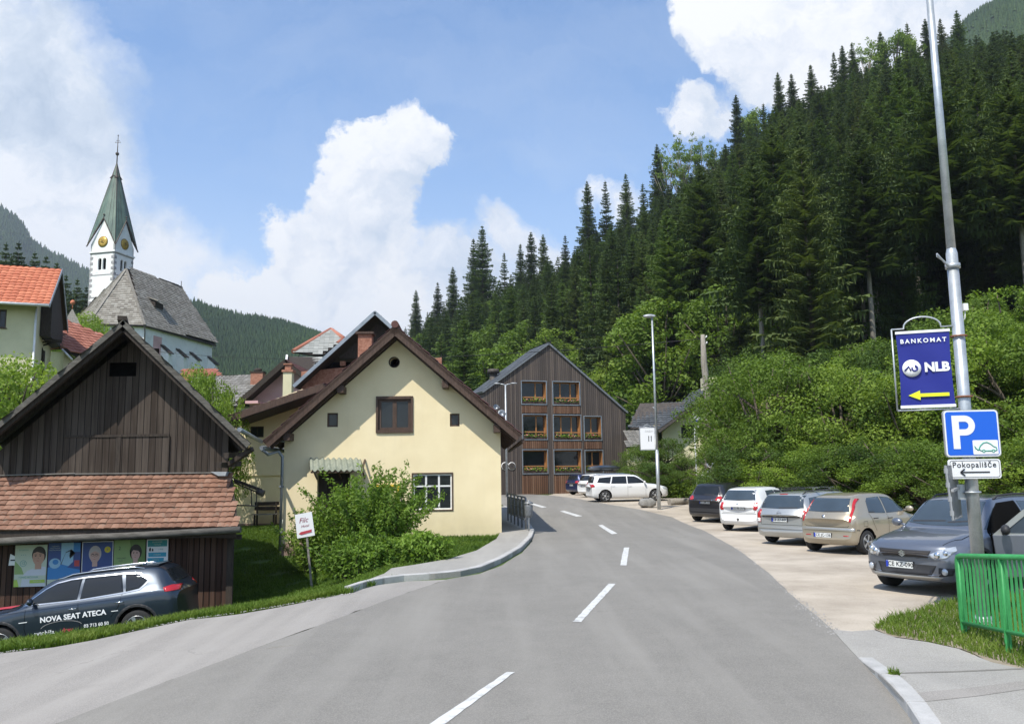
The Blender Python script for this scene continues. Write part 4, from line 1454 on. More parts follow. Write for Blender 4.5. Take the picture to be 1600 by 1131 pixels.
mb = MB(); mb.beam(wq(59, 528, 44), wq(96, 533, 44), .10); mb.beam(wq(62, 535, 44.3), wq(96, 534, 44.3), .08); mb.beam(wq(65, 540, 44.6), wq(94, 533, 44.6), .08); mb.beam(wq(59, 528, 44), wq(59, 536, 46), .08); mb.build('beam', 'dark_wood', pg)
mb = MB(); mb.tube([wq(58, 535, 44.2), wq(64, 541, 44.2), wq(67, 549, 44.2)], .05, 6); a = wq(68, 548, 44.2); mb.beam(a, Vector((a.x, a.y, gz(an0.x + a.x, an0.y + a.y))), .13); mb.build('post', 'dark_wood', pg)
# turret
t0 = wp(111, 520, 88); t0.z = gz(t0.x, t0.y)
tu = thing('roof_turret', 'small pointed grey turret with an orange ball, between the tile roofs and the church', 'turret', t0, .5)
zt_ = wp(111, 482, 88).z - t0.z; zb_ = wp(111, 522, 88).z - t0.z
mb = MB(); hw = 1.25
mb.add([(-hw, -hw, zb_), (hw, -hw, zb_), (hw, hw, zb_), (-hw, hw, zb_), (0, 0, zt_)], [(0, 1, 4), (1, 2, 4), (2, 3, 4), (3, 0, 4), (3, 2, 1, 0)]); mb.build('roof', 'shingle', tu)
mb = MB(); mb.box(-1.1, 1.1, -1.1, 1.1, 0, zb_); mb.build('wall', 'stucco_white', tu)
mb = MB().use('orange_tile'); mb.tube([(0, 0, zt_ - .1), (0, 0, zt_ + .5)], .05, 6); mb.ellipsoid((0, 0, zt_ + .65), (.25, .25, .28)); mb.build('ball_finial', None, tu)
# ================================================================== church
c0 = Vector((-55, 116, 0)); c0.z = gz(c0.x, c0.y)
ch = thing('church', 'white parish church with a green spire and grey shingle roof on the village hill', 'church', c0)
def cw(px, py, d): return B(px, py, d) - c0
R1, R2 = cw(197, 421, 118), cw(283, 452, 130)
E1, E2, E4 = cw(226, 507, 112), cw(139, 504, 110), cw(337, 541, 130.5)
zE = (E1.z + E2.z + E4.z) / 3
for p in (E1, E2, E4): p.z = zE
R2.z = R1.z
ax = (R2 - R1).normalized()
sd = Vector((-ax.y, ax.x, 0))      # towards the left of the nave
hwid = (E1 - R1).dot(-sd)
E5 = E4 + sd * (2 * hwid); E3 = E1 + sd * (2 * hwid)
E3 = E3 + ax * 1.0
mb = MB().use('shingle_tile')
for q, s in (([E1, E4, R2, R1], 1), ([E2, E1, R1], 2), ([E3, E2, R1], 3), ([E5, E3, R1, R2], 4)):
    mb.use('shingle_tile'); slope(mb, q, .42, .40, 0, .06, 1, True, thick=.2, base='dark_wood', seed=s)
mb.use('shingle_tile'); slope(mb, [E4, E5, R2], .42, .40, 0, .06, 1, True, thick=.2, base='dark_wood')
rf = mb.build('roof', None, ch)
mb = MB().use('dark_wood'); mb.beam(R1 + Vector((0, 0, .06)), R2 + Vector((0, 0, .06)), .3, .16); mb.tube([R2, R2 + Vector((0, 0, 1.0))], .05, 6); mb.build('ridge', None, rf)
for e in (E1, E2, E3, E5): mb = MB().use('shingle'); mb.beam(e + Vector((0, 0, .05)), R1 + Vector((0, 0, .08)) if e is not E5 else R2 + Vector((0, 0, .08)), .34, .16); mb.build('hip_shingles', None, rf)
mb = MB().use('shingle'); mb.beam(E4 + Vector((0, 0, .05)), R2 + Vector((0, 0, .08)), .30, .14); mb.build('hip_shingles', None, rf)
# dormer on the long slope
n = (E4 - E1).cross(R1 - E1).normalized(); n = n if n.z > 0 else -n
up = (Vector((0, 0, 1)) - n * n.z).normalized(); al = (E4 - E1).normalized()
dc = None
def on_slope(px, py):
    d = pdir(px, py); t = (c0 + E1 - CAMP).dot(n) / d.dot(n); return CAMP + d * t - c0
dc = on_slope(240, 478); out = Vector((n.x, n.y, 0)).normalized()
mb = MB().use('shingle'); w_ = 1.0
a = dc + up * 1.6; 
mb.prism([a - al * w_, a + al * w_, dc + out * 1.5 + al * w_ * 1.25 + Vector((0, 0, .35)), dc + out * 1.5 - al * w_ * 1.25 + Vector((0, 0, .35))], (0, 0, .16))
dm = mb.build('dormer', None, rf)
mb = MB(); a = dc + out * .5
mb.prism([dc - al * w_ - up * .2, dc + al * w_ - up * .2, dc + al * w_ + out * .9 - Vector((0, 0, .4)), dc - al * w_ + out * .9 - Vector((0, 0, .4))], (0, 0, .75)); mb.build('dormer_opening', 'dark_wood', dm)
# walls
inn = 0.55
cen = (E1 + E4 + E5 + E3) / 4
def inset(p): 
    d = Vector((cen.x - p.x, cen.y - p.y, 0)).normalized(); return p + d * inn
W = [inset(p) for p in (E3, E2, E1, E4, E5)]
mb = MB()
zb = -4.0
n_ = len(W)
vs = [Vector((p.x, p.y, zb)) for p in W] + [Vector((p.x, p.y, zE - .15)) for p in W]
mb.add(vs, [(i, (i + 1) % n_, (i + 1) % n_ + n_, i + n_) for i in range(n_)] + [tuple(range(n_))[::-1], tuple(n_ + i for i in range(n_))])
mb.build('nave_wall', 'stucco_white', ch)
# long wall details: buttresses with sloping caps, windows, painted niche
wa, wb = W[2], W[3]; wd_ = (wb - wa); wl_ = wd_.length; wd_ = wd_.normalized(); wn = Vector((wd_.y, -wd_.x, 0))
if wn.y > 0 and wn.x < 0: wn = -wn
for t in (.22, .44, .64, .93):
    p = wa + wd_ * (wl_ * t)
    zc = zE - 3.4
    b_ = MB()
    b_.prism([Vector((p.x, p.y, zb)), Vector((p.x, p.y, zc + 1.1)), Vector((p.x, p.y, zc)) + wn * 1.3, Vector((p.x, p.y, zb)) + wn * 1.3], wd_ * .8)
    bo = b_.build('buttress', 'stucco_white', ch)
    b_ = MB(); a = Vector((p.x, p.y, zc + 1.28)) - wd_ * .12; b = Vector((p.x, p.y, zc + .02)) + wn * 1.55 - wd_ * .12
    b_.prism([a, b, b + Vector((0, 0, .16)), a + Vector((0, 0, .16))], wd_ * 1.04); b_.build('buttress_cap', 'dark_wood', bo)
M_ = Matrix((wd_, Vector((0, 0, 1)), wn)).transposed()
for t in (.33, .54, .78):
    p = wa + wd_ * (wl_ * t) + wn * .01
    b_ = MB(); pts = [(-.4, -1.1), (.4, -1.1), (.4, .7)] + [(.4 * math.cos(a), .7 + .4 * math.sin(a)) for a in [PI * k / 8 for k in range(1, 8)]] + [(-.4, .7)]
    b_.prism([Vector((p.x, p.y, zE - 5.0)) + wd_ * a + Vector((0, 0, b)) for a, b in pts], wn * .04)
    o = b_.build('window', 'quoin', ch)
    b_ = MB(); b_.prism([Vector((p.x, p.y, zE - 5.0)) + wn * .045 + wd_ * a * .75 + Vector((0, 0, b * .85)) for a, b in pts], wn * .02); b_.build('pane', 'window_glass', o)
p = wa + wd_ * (wl_ * .12) + wn * .01; b_ = MB(); b_.prism([Vector((p.x, p.y, zE - 3.6)), Vector((p.x, p.y, zE - 3.6)) + wd_ * 2.0, Vector((p.x, p.y, zE - 1.0)) + wd_ * 2.0, Vector((p.x, p.y, zE - 1.0))], wn * .03)
b_.build('painted_niche', 'stucco_pink', ch)
mb = MB(); p = W[2]; mb.tube([E1 + Vector((0, 0, -.15)), Vector((p.x, p.y, zE - .9)) + wn * .1, Vector((p.x, p.y, zb)) + wn * .1], .09, 8)
mb.tube([E1 - Vector((0, 0, .1)), E4 - Vector((0, 0, .1))], .12, 8); mb.tube([E2 - Vector((0, 0, .1)), E1 - Vector((0, 0, .1))], .12, 8); mb.build('gutter', 'iron', ch)
# tower
TC = cw(179, 392, 120)
ub = Vector((-.972, .235, 0)); vb = Vector((.235, .972, 0)); tw_ = 4.15
zc = TC.z                       # cornice
zA = cw(160, 343, 120.5).z      # gable apexes
zT = cw(180, 252, 122).z
TO = Vector((TC.x, TC.y, 0))
def tp(a, b, z): return TO + ub * a + vb * b + Vector((0, 0, z))
ring = [(0, 0), (tw_, 0), (tw_, tw_), (0, tw_)]
mb = MB()
op_w, op_h = .28, .78
zw = cw(160, 412, 120).z
def arch(cx, z0, z1, hw_): 
    return [(cx - hw_, z0), (cx + hw_, z0), (cx + hw_, z1)] + [(cx + hw_ * math.cos(a), z1 + hw_ * math.sin(a)) for a in [PI * k / 6 for k in range(1, 6)]] + [(cx - hw_, z1)]
faces = [((0, 0), ub, vb), ((0, 0), vb, ub), ((tw_, 0), vb, -ub), ((0, tw_), ub, -vb)]
for (o2, du, dn) in faces:
    o3 = TO + ub * o2[0] + vb * o2[1]
    holes_ = [arch(tw_ / 2 - .40, zw - .78, zw + .68, .30), arch(tw_ / 2 + .40, zw - .78, zw + .68, .30)]
    mb.wall([(0, zb), (tw_, zb), (tw_, zc + 1.3), (tw_ / 2, zA + .0), (0, zc + 1.3)], holes_, .25, plane=lambda u, w, y, o3=o3, du=du, dn=dn: o3 + du * u + Vector((0, 0, w)) + dn * (y - 0.0))
tower = mb.build('tower_wall', 'stucco_white', ch)
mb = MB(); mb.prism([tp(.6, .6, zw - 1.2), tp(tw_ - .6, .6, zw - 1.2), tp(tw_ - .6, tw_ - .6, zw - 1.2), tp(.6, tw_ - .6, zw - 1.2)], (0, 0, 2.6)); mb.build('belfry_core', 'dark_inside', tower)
# painted corner stones, string courses, cornice
q = MB()
z = zb + 4.5; k = 0
while z < zc - .5:
    ln = .62 if k % 2 else .40
    for (o2, du, dn) in faces:
        o3 = TO + ub * o2[0] + vb * o2[1]
        if k % 2 == 0:
            for s0 in (0, tw_ - .5):
                q.prism([o3 + du * s0 + Vector((0, 0, z)) - dn * .015, o3 + du * (s0 + .5) + Vector((0, 0, z)) - dn * .015, o3 + du * (s0 + .5) + Vector((0, 0, z + .40)) - dn * .015, o3 + du * s0 + Vector((0, 0, z + .40)) - dn * .015], -dn * .02)
    z += .42; k += 1
q.build('corner_stone', 'quoin', tower)
for zz, h_, d_, m_ in ((zc - .28, .14, .05, 'quoin'), (zw - 1.65, .14, .03, 'quoin'), (zw - 5.0, .14, .03, 'quoin'), (zc - .1, .22, .16, 'stucco_white')):
    b_ = MB(); e = d_
    for (o2, du, dn) in faces:
        o3 = TO + ub * o2[0] + vb * o2[1]
        b_.prism([o3 - du * e + Vector((0, 0, zz)) - dn * .003, o3 + du * (tw_ + e) + Vector((0, 0, zz)) - dn * .003, o3 + du * (tw_ + e) + Vector((0, 0, zz + h_)) - dn * .003, o3 - du * e + Vector((0, 0, zz + h_)) - dn * .003], -dn * e)
    b_.build('cornice' if d_ > .1 else 'string_course', m_, tower)
# clocks
for (o2, du, dn) in faces:
    o3 = TO + ub * o2[0] + vb * o2[1] + du * (tw_ / 2) + Vector((0, 0, zc + 1.55)) - dn * .01
    Mx = Matrix((du, Vector((0, 0, 1)), -dn)).transposed().to_4x4(); Mx.translation = o3
    b_ = MB().use('clock_dark'); b_.lathe([(0, 0), (.84, 0), (.84, .05), (0, .05)], 28, Mx)
    co = b_.build('clock', None, tower)
    b_ = MB().use('gold'); b_.lathe([(.38, .052), (.78, .052), (.78, .07), (.38, .07)], 28, Mx); b_.lathe([(0, .052), (.30, .052), (.30, .07), (0, .07)], 20, Mx)
    co2 = b_.build('clock_ring', None, tower)
    b_ = MB().use('clock_dark')
    for k in range(12):
        a = 2 * PI * k / 12; d2 = Vector((math.cos(a), math.sin(a), 0))
        b_.beam(Mx @ (d2 * .50 + Vector((0, 0, .075))), Mx @ (d2 * .72 + Vector((0, 0, .075))), .06, .02, up=-dn)
    b_.beam(Mx @ Vector((0, 0, .09)), Mx @ Vector((.30, .36, .09)), .07, .02, up=-dn); b_.beam(Mx @ Vector((0, 0, .09)), Mx @ Vector((.62, -.02, .09)), .05, .02, up=-dn)
    b_.build('clock_face_marks', None, tower)
# gable copings and spire
ex = .42
P4 = [tp(a + (-ex if a == 0 else ex), b + (-ex if b == 0 else ex), zc + .9) for a, b in ring]
M4 = [tp(tw_ / 2, -.12, zA + .25), tp(tw_ + .12, tw_ / 2, zA + .25), tp(tw_ / 2, tw_ + .12, zA + .25), tp(-.12, tw_ / 2, zA + .25)]
cc = tp(tw_ / 2, tw_ / 2, 0)
top = Vector((cc.x, cc.y, zT))
mb = MB().use('copper_green')
def lift(p, f): return p.lerp(top, f)
for i in range(4):
    c_ = P4[i]; m1 = M4[i]; m0 = M4[(i + 3) % 4]
    for mm in (m0, m1):
        mb.add([c_, mm, top], [(0, 1, 2)])
sp_ = mb.build('spire', None, ch, recalc=False)
bm = bmesh.new(); bm.from_mesh(sp_.data); bmesh.ops.remove_doubles(bm, verts=bm.verts, dist=.001); bmesh.ops.recalc_face_normals(bm, faces=bm.faces)
if sum(f.normal.dot(f.calc_center_median() - Vector((cc.x, cc.y, f.calc_center_median().z))) for f in bm.faces) < 0: bmesh.ops.reverse_faces(bm, faces=bm.faces)
bm.to_mesh(sp_.data); bm.free()
mb = MB().use('copper_brown')
for i in range(4):
    mb.beam(P4[i], M4[i], .16, .10); mb.beam(P4[(i + 1) % 4], M4[i], .16, .10)
    mb.tube([M4[i], M4[i] + Vector((0, 0, .45))], .05, 6); mb.ellipsoid(M4[i] + Vector((0, 0, .5)), (.13, .13, .13), 8, 6)
    mb.tube([P4[i], top], .045, 5)
    # seams of the copper sheets
    for t in (.33, .66):
        a = P4[i].lerp(M4[i], t); mb.tube([a, a.lerp(top, .93)], .022, 4)
        a = P4[(i + 1) % 4].lerp(M4[i], t); mb.tube([a, a.lerp(top, .93)], .022, 4)
mb.build('spire_trim', None, sp_)
zk = zT - 2.3; f = (zk - (zc + .9)) / (zT - zc - .9)
mb = MB().use('copper_brown')
k4 = [P4[i].lerp(top, f - .02) + (P4[i].lerp(top, f - .02) - Vector((cc.x, cc.y, zk))) * .28 for i in range(4)]
for i in range(4):
    mb.add([k4[i], k4[(i + 1) % 4], Vector((cc.x, cc.y, zk + 1.25)), ], [(0, 1, 2)])
    mb.beam(k4[i], k4[(i + 1) % 4].lerp(k4[i], .5) + Vector((0, 0, .45)), .08); mb.beam(k4[(i + 1) % 4], k4[(i + 1) % 4].lerp(k4[i], .5) + Vector((0, 0, .45)), .08)
mb.build('lantern_collar', None, sp_)
mb = MB().use('iron'); mb.tube([top - Vector((0, 0, .4)), top + Vector((0, 0, 4.3))], [.09, .04], 6)
mb.ellipsoid(top + Vector((0, 0, 1.35)), (.27, .27, .27), 12, 8); mb.ellipsoid(top + Vector((0, 0, 4.3)), (.1, .1, .1), 8, 6)
mb.beam(top + Vector((-.45, 0, 3.2)), top + Vector((.45, 0, 3.2)), .06); mb.beam(top + Vector((-.25, 0, 3.5)), top + Vector((.25, 0, 3.5)), .05)
mb.build('cross', None, sp_)

# ================================================================== village houses between barn and yellow house
def free_house(name, label, d, pxy):
    p = B(pxy[0], pxy[1], d); o = Vector((p.x, p.y, gz(p.x, p.y)))
    return thing(name, label, 'house', o), o


def wallbox(mb, pts, z0, z1s, t=.3):
    """upright wall along a ground line"""
    for i in range(len(pts) - 1):
        a, b = Vector(pts[i]), Vector(pts[i + 1]); n = Vector((-(b - a).y, (b - a).x, 0)).normalized() * t
        mb.prism([Vector((a.x, a.y, z0)), Vector((b.x, b.y, z0)), Vector((b.x, b.y, z1s[i + 1])), Vector((a.x, a.y, z1s[i]))], n)


# grey tiled house
h, o = free_house('grey_tile_house', 'house with a mossy grey tile roof, seen over the trees right of the barn', 56, (370, 600))
q = lambda x, y, d: B(x, y, d) - o
a, b, c, d = q(300, 588, 60), q(412, 586, 59), q(395, 634, 54.5), q(300, 634, 55.5)
d.z = c.z = (c.z + d.z) / 2; a.z = b.z = (a.z + b.z) / 2
mb = MB().use('grey_tile'); slope(mb, [d, c, b, a], .3, .33, .03, .04, 4, thick=.15, base='dark_wood'); mb.use('grey_tile'); bb = Vector((0, 5, -3)); slope(mb, [a + bb, b + bb, b, a], .3, .33, .03, .04, 4, thick=.15, base='dark_wood'); rf = mb.build('roof', None, h)
mb = MB(); wallbox(mb, [d + Vector((.3, .6, 0)), c + Vector((-.3, .6, 0)), b + Vector((-.3, 4, 0))], -1, [d.z + .2, c.z + .2, c.z + .4]); mb.build('wall', 'stucco_white', h)
mb = MB().use('brick'); p = q(401, 582, 57.5); mb.box(p.x - .42, p.x + .42, p.y, p.y + .7, p.z - 1.2, p.z); mb.use('dark_wood'); mb.box(p.x - .48, p.x + .48, p.y - .05, p.y + .75, p.z + .002, p.z + .10); mb.ellipsoid((p.x, p.y + .3, p.z + .2), (.3, .2, .16), 8, 6); mb.build('chimney', None, rf)
for k in range(4):
    pass
# red roofed house further back
h, o = free_house('red_roof_house', 'low house whose red tile roof shows below the church', 70, (320, 590))
q = lambda x, y, d: B(x, y, d) - o
a, b, c, d = q(285, 577, 72), q(338, 577, 72), q(352, 594, 69), q(280, 594, 69)
b.z = a.z; d.z = c.z
mb = MB().use('red_tile'); slope(mb, [d, c, b, a], .3, .33, .03, .04, 3, thick=.15, base='dark_wood'); bb = Vector((0, 4, -1.4)); mb.use('red_tile'); slope(mb, [a + bb, b + bb, b, a], .3, .33, .03, .04, 3, thick=.15, base='dark_wood'); mb.build('roof', None, h)
mb = MB(); wallbox(mb, [d + Vector((.3, .6, 0)), c + Vector((-.3, .6, 0))], -1, [d.z + .2, c.z + .2]); mb.build('wall', 'stucco_white', h)
# pink house
h, o = free_house('pink_house', 'pink gabled house with brown eaves behind the yellow wing', 46, (420, 600))
q = lambda x, y, d: B(x, y, d) - o
a = q(446, 562, 46); b = q(371, 628, 46); mb = MB().use('brown_tile')
slope(mb, [b, a, a + Vector((0, 8, 0)), b + Vector((0, 8, 0))], .3, .34, .03, .04, 3, thick=.2, base='dark_wood')
r2 = a + Vector((2.6, 0, -2.1)); mb.use('brown_tile'); slope(mb, [r2, r2 + Vector((0, 8, 0)), a + Vector((0, 8, 0)), a], .3, .34, .03, .04, 3, thick=.2, base='dark_wood')
rf = mb.build('roof', None, h)
mb = MB(); mb.beam(b + Vector((0, -.05, -.12)), a + Vector((0, -.05, -.12)), .06, .28); mb.build('barge_board', 'dark_wood', rf)
mb = MB(); w0 = q(390, 628, 47); mb.wall([(w0.x, -1), (a.x + 2.2, -1), (a.x + 2.2, a.z - 2.2), (a.x, a.z - .35), (w0.x, b.z + .55)], [], .3, plane=lambda u, w, y: Vector((u, 1.0 + b.y + y, w))); mb.build('wall', 'stucco_pink', h)
mb = MB(); p0, p1 = q(383, 626, 45.6), q(403, 626, 45.6); mb.box(p0.x, p1.x, p0.y, p0.y + 1, p0.z - .15, p0.z); mb.build('balcony', 'stucco_pink', h)
# house with diamond slates and red ridge
h, o = free_house('diamond_slate_house', 'house with pale diamond slate roofs edged in red, behind the dark gable', 54, (490, 560))
q = lambda x, y, d: B(x, y, d) - o
mb = MB().use('diamond_tile')
A1, A2, A3, A4 = q(517, 515, 58), q(537, 529, 56.5), q(503, 556, 54), q(458, 549, 54)
slope(mb, [A4, A3, A2, A1], .33, .28, 0, .03, 1, True, thick=.12, base='dark_wood'); 
B1, B2, B3, B4 = q(449, 557, 52.5), q(504, 558, 53), q(472, 603, 49.5), q(443, 611, 49)
mb.use('diamond_tile'); slope(mb, [B4, B3, B2, B1], .33, .28, 0, .03, 1, True, thick=.12, base='dark_wood'); rf = mb.build('roof', None, h)
mb = MB().use('red_tile'); mb.tube([A4, A1], .16, 8); mb.tube([A1, A2], .16, 8); mb.tube([A2, A2.lerp(A3, .3)], .14, 8); mb.build('hip_tiles', None, rf)
mb = MB(); mb.beam(B1 + Vector((0, -.1, 0)), B4 + Vector((0, -.1, 0)), .12, .25); mb.build('barge_board', 'white_paint', rf)
mb = MB(); wallbox(mb, [B4 + Vector((.2, .7, 0)), B3 + Vector((0, .7, 0)), A3 + Vector((.5, .5, 0))], -1, [B4.z, B3.z - .3, B3.z]); mb.build('wall', 'stucco_white', h)
# chimney stack standing on the wing roof line
h, o = free_house('small_brick_chimney_house', 'yellowish chimney stack with a brick cap between the pink house and the slate roof', 42, (451, 600)); h['category'] = 'chimney'
h.name = 'chimney_stack'
q = lambda x, y, d: B(x, y, d) - o
p = q(451, 580, 42); z1 = q(451, 582, 42).z; hw = .22
mb = MB(); mb.box(p.x - hw, p.x + hw, p.y - hw, p.y + hw, 0, z1); mb.build('shaft', 'stucco_pale', h)
mb = MB(); mb.box(p.x - hw - .06, p.x + hw + .06, p.y - hw - .06, p.y + hw + .06, z1 + .002, z1 + .12); mb.box(p.x - hw * .7, p.x + hw * .7, p.y - hw * .7, p.y + hw * .7, z1 + .122, z1 + .38); mb.box(p.x - hw, p.x + hw, p.y - hw, p.y + hw, z1 + .382, z1 + .44); mb.build('cap', 'brick', h)
# dark gable house with blue-grey barge
DG = Fac(B(586, 560, 39), 0.0); DG.loc.z = 0
h = thing('dark_gable_house', 'taller house with a dark timber gable and blue-grey barge boards behind the yellow house', 'house', DG.loc)
ap2, l2, r2 = DG.hit(586, 487, -.7), DG.hit(458, 603, -.7), DG.hit(702, 592, -.7)
mb = MB().use('grey_tile')
for e in (l2, r2):
    slope(mb, [e, e + Vector((0, 9, 0)), ap2 + Vector((0, 9, 0)), ap2], .3, .35, .03, .04, 3, thick=.12, base='dark_wood')
rf = mb.build('roof', None, h)
mb = MB()
for e in (l2, r2):
    d = (ap2 - e).normalized(); n = Vector((-d.z, 0, d.x)); n = n if n.z > 0 else -n
    mb.prism([ap2 + n * .05, e + n * .05, e - n * .11, ap2 - n * .11], (0, -.04, 0))
mb.build('barge_board', 'zinc', rf)
zb2 = DG.hit(520, 560).z
k = (ap2.z - l2.z) / (ap2.x - l2.x); xl = DG.hit(470, 600).x; xr = DG.hit(690, 600).x
mb = MB().use('dark_wood'); mb.wall([(ap2.x - (ap2.z - .4 - zb2) / k, zb2), (ap2.x + (ap2.z - .4 - zb2) / k, zb2), (ap2.x, ap2.z - .4)], [], .2); mb.build('gable_boarding', None, h)
mb = MB().use('brick'); mb.wall([(xl, -.5), (xr, -.5), (xr, zb2 - .02), (xl, zb2 - .6)], [hole(DG.rect(531, 564, 539, 571))], .2, plane=lambda u, w, y: Vector((u, y + .05, w))); mb.build('wall', None, h)
mb = MB(); p = DG.hit(510, 600); mb.box(xl + .5, xr - .5, .6, .65, 0, zb2 - .1); mb.build('inner_partition', 'dark_inside', h)  # near-black sheet painted as the shade behind the wall opening

# ================================================================== timber-clad building on the bend
TB = Fac(B(857, 760, 58), R(19)); TB.loc.z = gz(*B(857, 760, 58).to_2d())
tb = thing('timber_clad_building', 'tall larch-clad gabled building with three floors of windows on the bend', 'building', TB.loc, TB.rz)
f_ = lambda x, y, v=0: TB.hit(x, y, v)
apx = f_(857, 537); el_, er_ = f_(757, 610), f_(977, 642)
win_px = [(815, 596, 853, 631), (864, 597, 905, 632), (817, 648, 854, 686), (865, 649, 907, 687), (913, 651, 939, 687), (817, 703, 855, 739), (866, 703, 908, 739), (914.5, 704, 941.5, 738)]
rcs = [TB.rect(*w) for w in win_px]
mb = MB().use('larch_cladding')
mb.wall([(el_.x, -1.2), (er_.x, -1.2), (er_.x, er_.z), (apx.x, apx.z), (el_.x, el_.z)], [hole(r) for r in rcs], .45)
DB = 3.6
mb.box(el_.x, el_.x + .3, .452, DB, -1.2, el_.z); mb.box(er_.x - .3, er_.x, .452, DB, -1.2, er_.z)
mb.build('wall', None, tb)
for (x0, y0, x1, y1) in ((815.5, 634, 854, 645), (865, 634.5, 906, 646), (817, 689, 855, 700.5), (866, 690, 908, 701), (913, 690, 940, 701), (816, 743, 856, 778), (866, 743, 908, 778), (914, 742, 945, 778)):
    r = TB.rect(x0, y0, x1, y1); b_ = MB().use('larch_brown'); b_.box(r[0], r[1], -.03, -.004, r[2], r[3]); b_.build('spandrel_panel', None, tb)
for i, r in enumerate(rcs):
    u0, u1, w0, w1 = r
    b_ = MB().use('orange_wood')
    y0 = .30; fw = .085
    b_.box(u0, u0 + .02, .01, y0, w0, w1); b_.box(u1 - .02, u1, .01, y0, w0, w1)
    b_.box(u0, u0 + fw, y0, y0 + .07, w0, w1); b_.box(u1 - fw, u1, y0, y0 + .07, w0, w1); b_.box(u0 + fw, u1 - fw, y0, y0 + .07, w0, w0 + fw); b_.box(u0 + fw, u1 - fw, y0, y0 + .07, w1 - fw, w1)
    for t in ((.62,) if i in (0, 2) else (.33, .72) if (u1 - u0) > 1.5 and i not in (5, 6) else (.5,) if i not in (5, 6) else ()):
        c = u0 + (u1 - u0) * t; b_.box(c - .045, c + .045, y0 + .003, y0 + .067, w0 + fw, w1 - fw)
    zr = w0 + (w1 - w0) * .30; b_.box(u0 + .021, u1 - .021, .10, .16, zr - .04, zr + .04)
    wo = b_.build('window', None, tb)
    b_ = MB(); b_.box(u0 + .02, u1 - .02, y0 + .04, y0 + .055, w0 + .02, w1 - .02); b_.build('pane', 'window_glass', wo)
    b_ = MB().use('zinc'); 
    for s in ((u0 - .06, u0 - .002, w0 - .06, w1 + .06), (u1 + .002, u1 + .06, w0 - .06, w1 + .06), (u0 - .001, u1 + .001, w0 - .06, w0 - .002), (u0 - .001, u1 + .001, w1 + .002, w1 + .06)): b_.box(s[0], s[1], -.06, -.0045, s[2], s[3])
    b_.build('frame_trim', None, wo)
    b_ = MB().use('brown_wood'); b_.box(u0 + .05, u1 - .05, -.02, .14, w0 + .02, w0 + .20)
    g = random.Random(40 + i)
    b_.build('planter_box', None, wo)
    b_ = MB().use('leaf_mid')
    for k in range(85):
        c = Vector((g.uniform(u0 + .06, u1 - .06), g.uniform(-.12, .10), w0 + .17 + abs(g.gauss(0, .11)))); a = Vector((g.uniform(-1, 1), g.uniform(-1, 1), g.uniform(-1, 1))).normalized() * .07; e = a.cross(Vector((g.uniform(-1, 1), 1, 0))).normalized() * .06
        b_.add([c - a, c - e, c + a, c + e], [(0, 1, 2, 3)])
    if 'flower_red' not in MATS:
        mat_plain('flower_red', (.62, .16, .10), .7); mat_plain('flower_pink', (.75, .45, .40), .7)
    for k in range(22):
        b_.use(g.choice(('flower_red', 'flower_pink', 'orange_wood'))); b_.ellipsoid((g.uniform(u0 + .1, u1 - .1), g.uniform(-.12, .02), w0 + .22 + g.uniform(0, .14)), (.035, .035, .03), 5, 4)
    b_.build('flowers', None, wo)
mb = MB().use('slate_tile')
for e in (el_, er_):
    d = (apx - e).normalized(); e2 = e - d * .25
    a0 = Vector((apx.x, -.12, apx.z + .08)); b0 = Vector((e2.x, -.12, e2.z + .08))
    slope(mb, [b0, b0 + Vector((0, DB + .4, 0)), a0 + Vector((0, DB + .4, 0)), a0], .5, .5, 0, .02, 1, True, thick=.12, base='grey_metal')
rf = mb.build('roof', None, tb)
mb = MB(); p = f_(771, 590, 2.6); mb.tube([(p.x, 2.6, p.z - 2), (p.x, 2.6, f_(771, 583, 2.6).z)], .28, 10); mb.tube([(p.x, 2.6, f_(771, 583, 2.6).z), (p.x, 2.6, f_(771, 577, 2.6).z)], [.45, .40], 10); mb.build('flue', 'iron', rf)
for (x, y) in ((789, 728), (799.5, 728)):
    p = f_(x, y); Mx = Matrix.Rotation(PI / 2, 4, 'X'); Mx.translation = Vector((p.x, -.01, p.z)); b_ = MB().use('white_paint'); b_.lathe([(0, 0), (.27, 0), (.27, .03), (0, .03)], 20, Mx); so_ = b_.build('round_sign', None, tb)
    b_ = MB().use('iron'); b_.lathe([(.20, .031), (.235, .031), (.235, .036), (.20, .036)], 20, Mx); add_text(b_, '1' if x > 795 else '2', (p.x, -.042, p.z), (1, 0, 0), (0, 0, 1), .34, bold=.008); b_.build('sign_mark', None, so_)
mb = MB(); mb.box(el_.x + .3, er_.x - .3, 1.5, 1.55, -1, er_.z + 1.0); mb.build('inner_partition', 'dark_inside', tb)  # near-black sheet, the interior shade is put into its colour

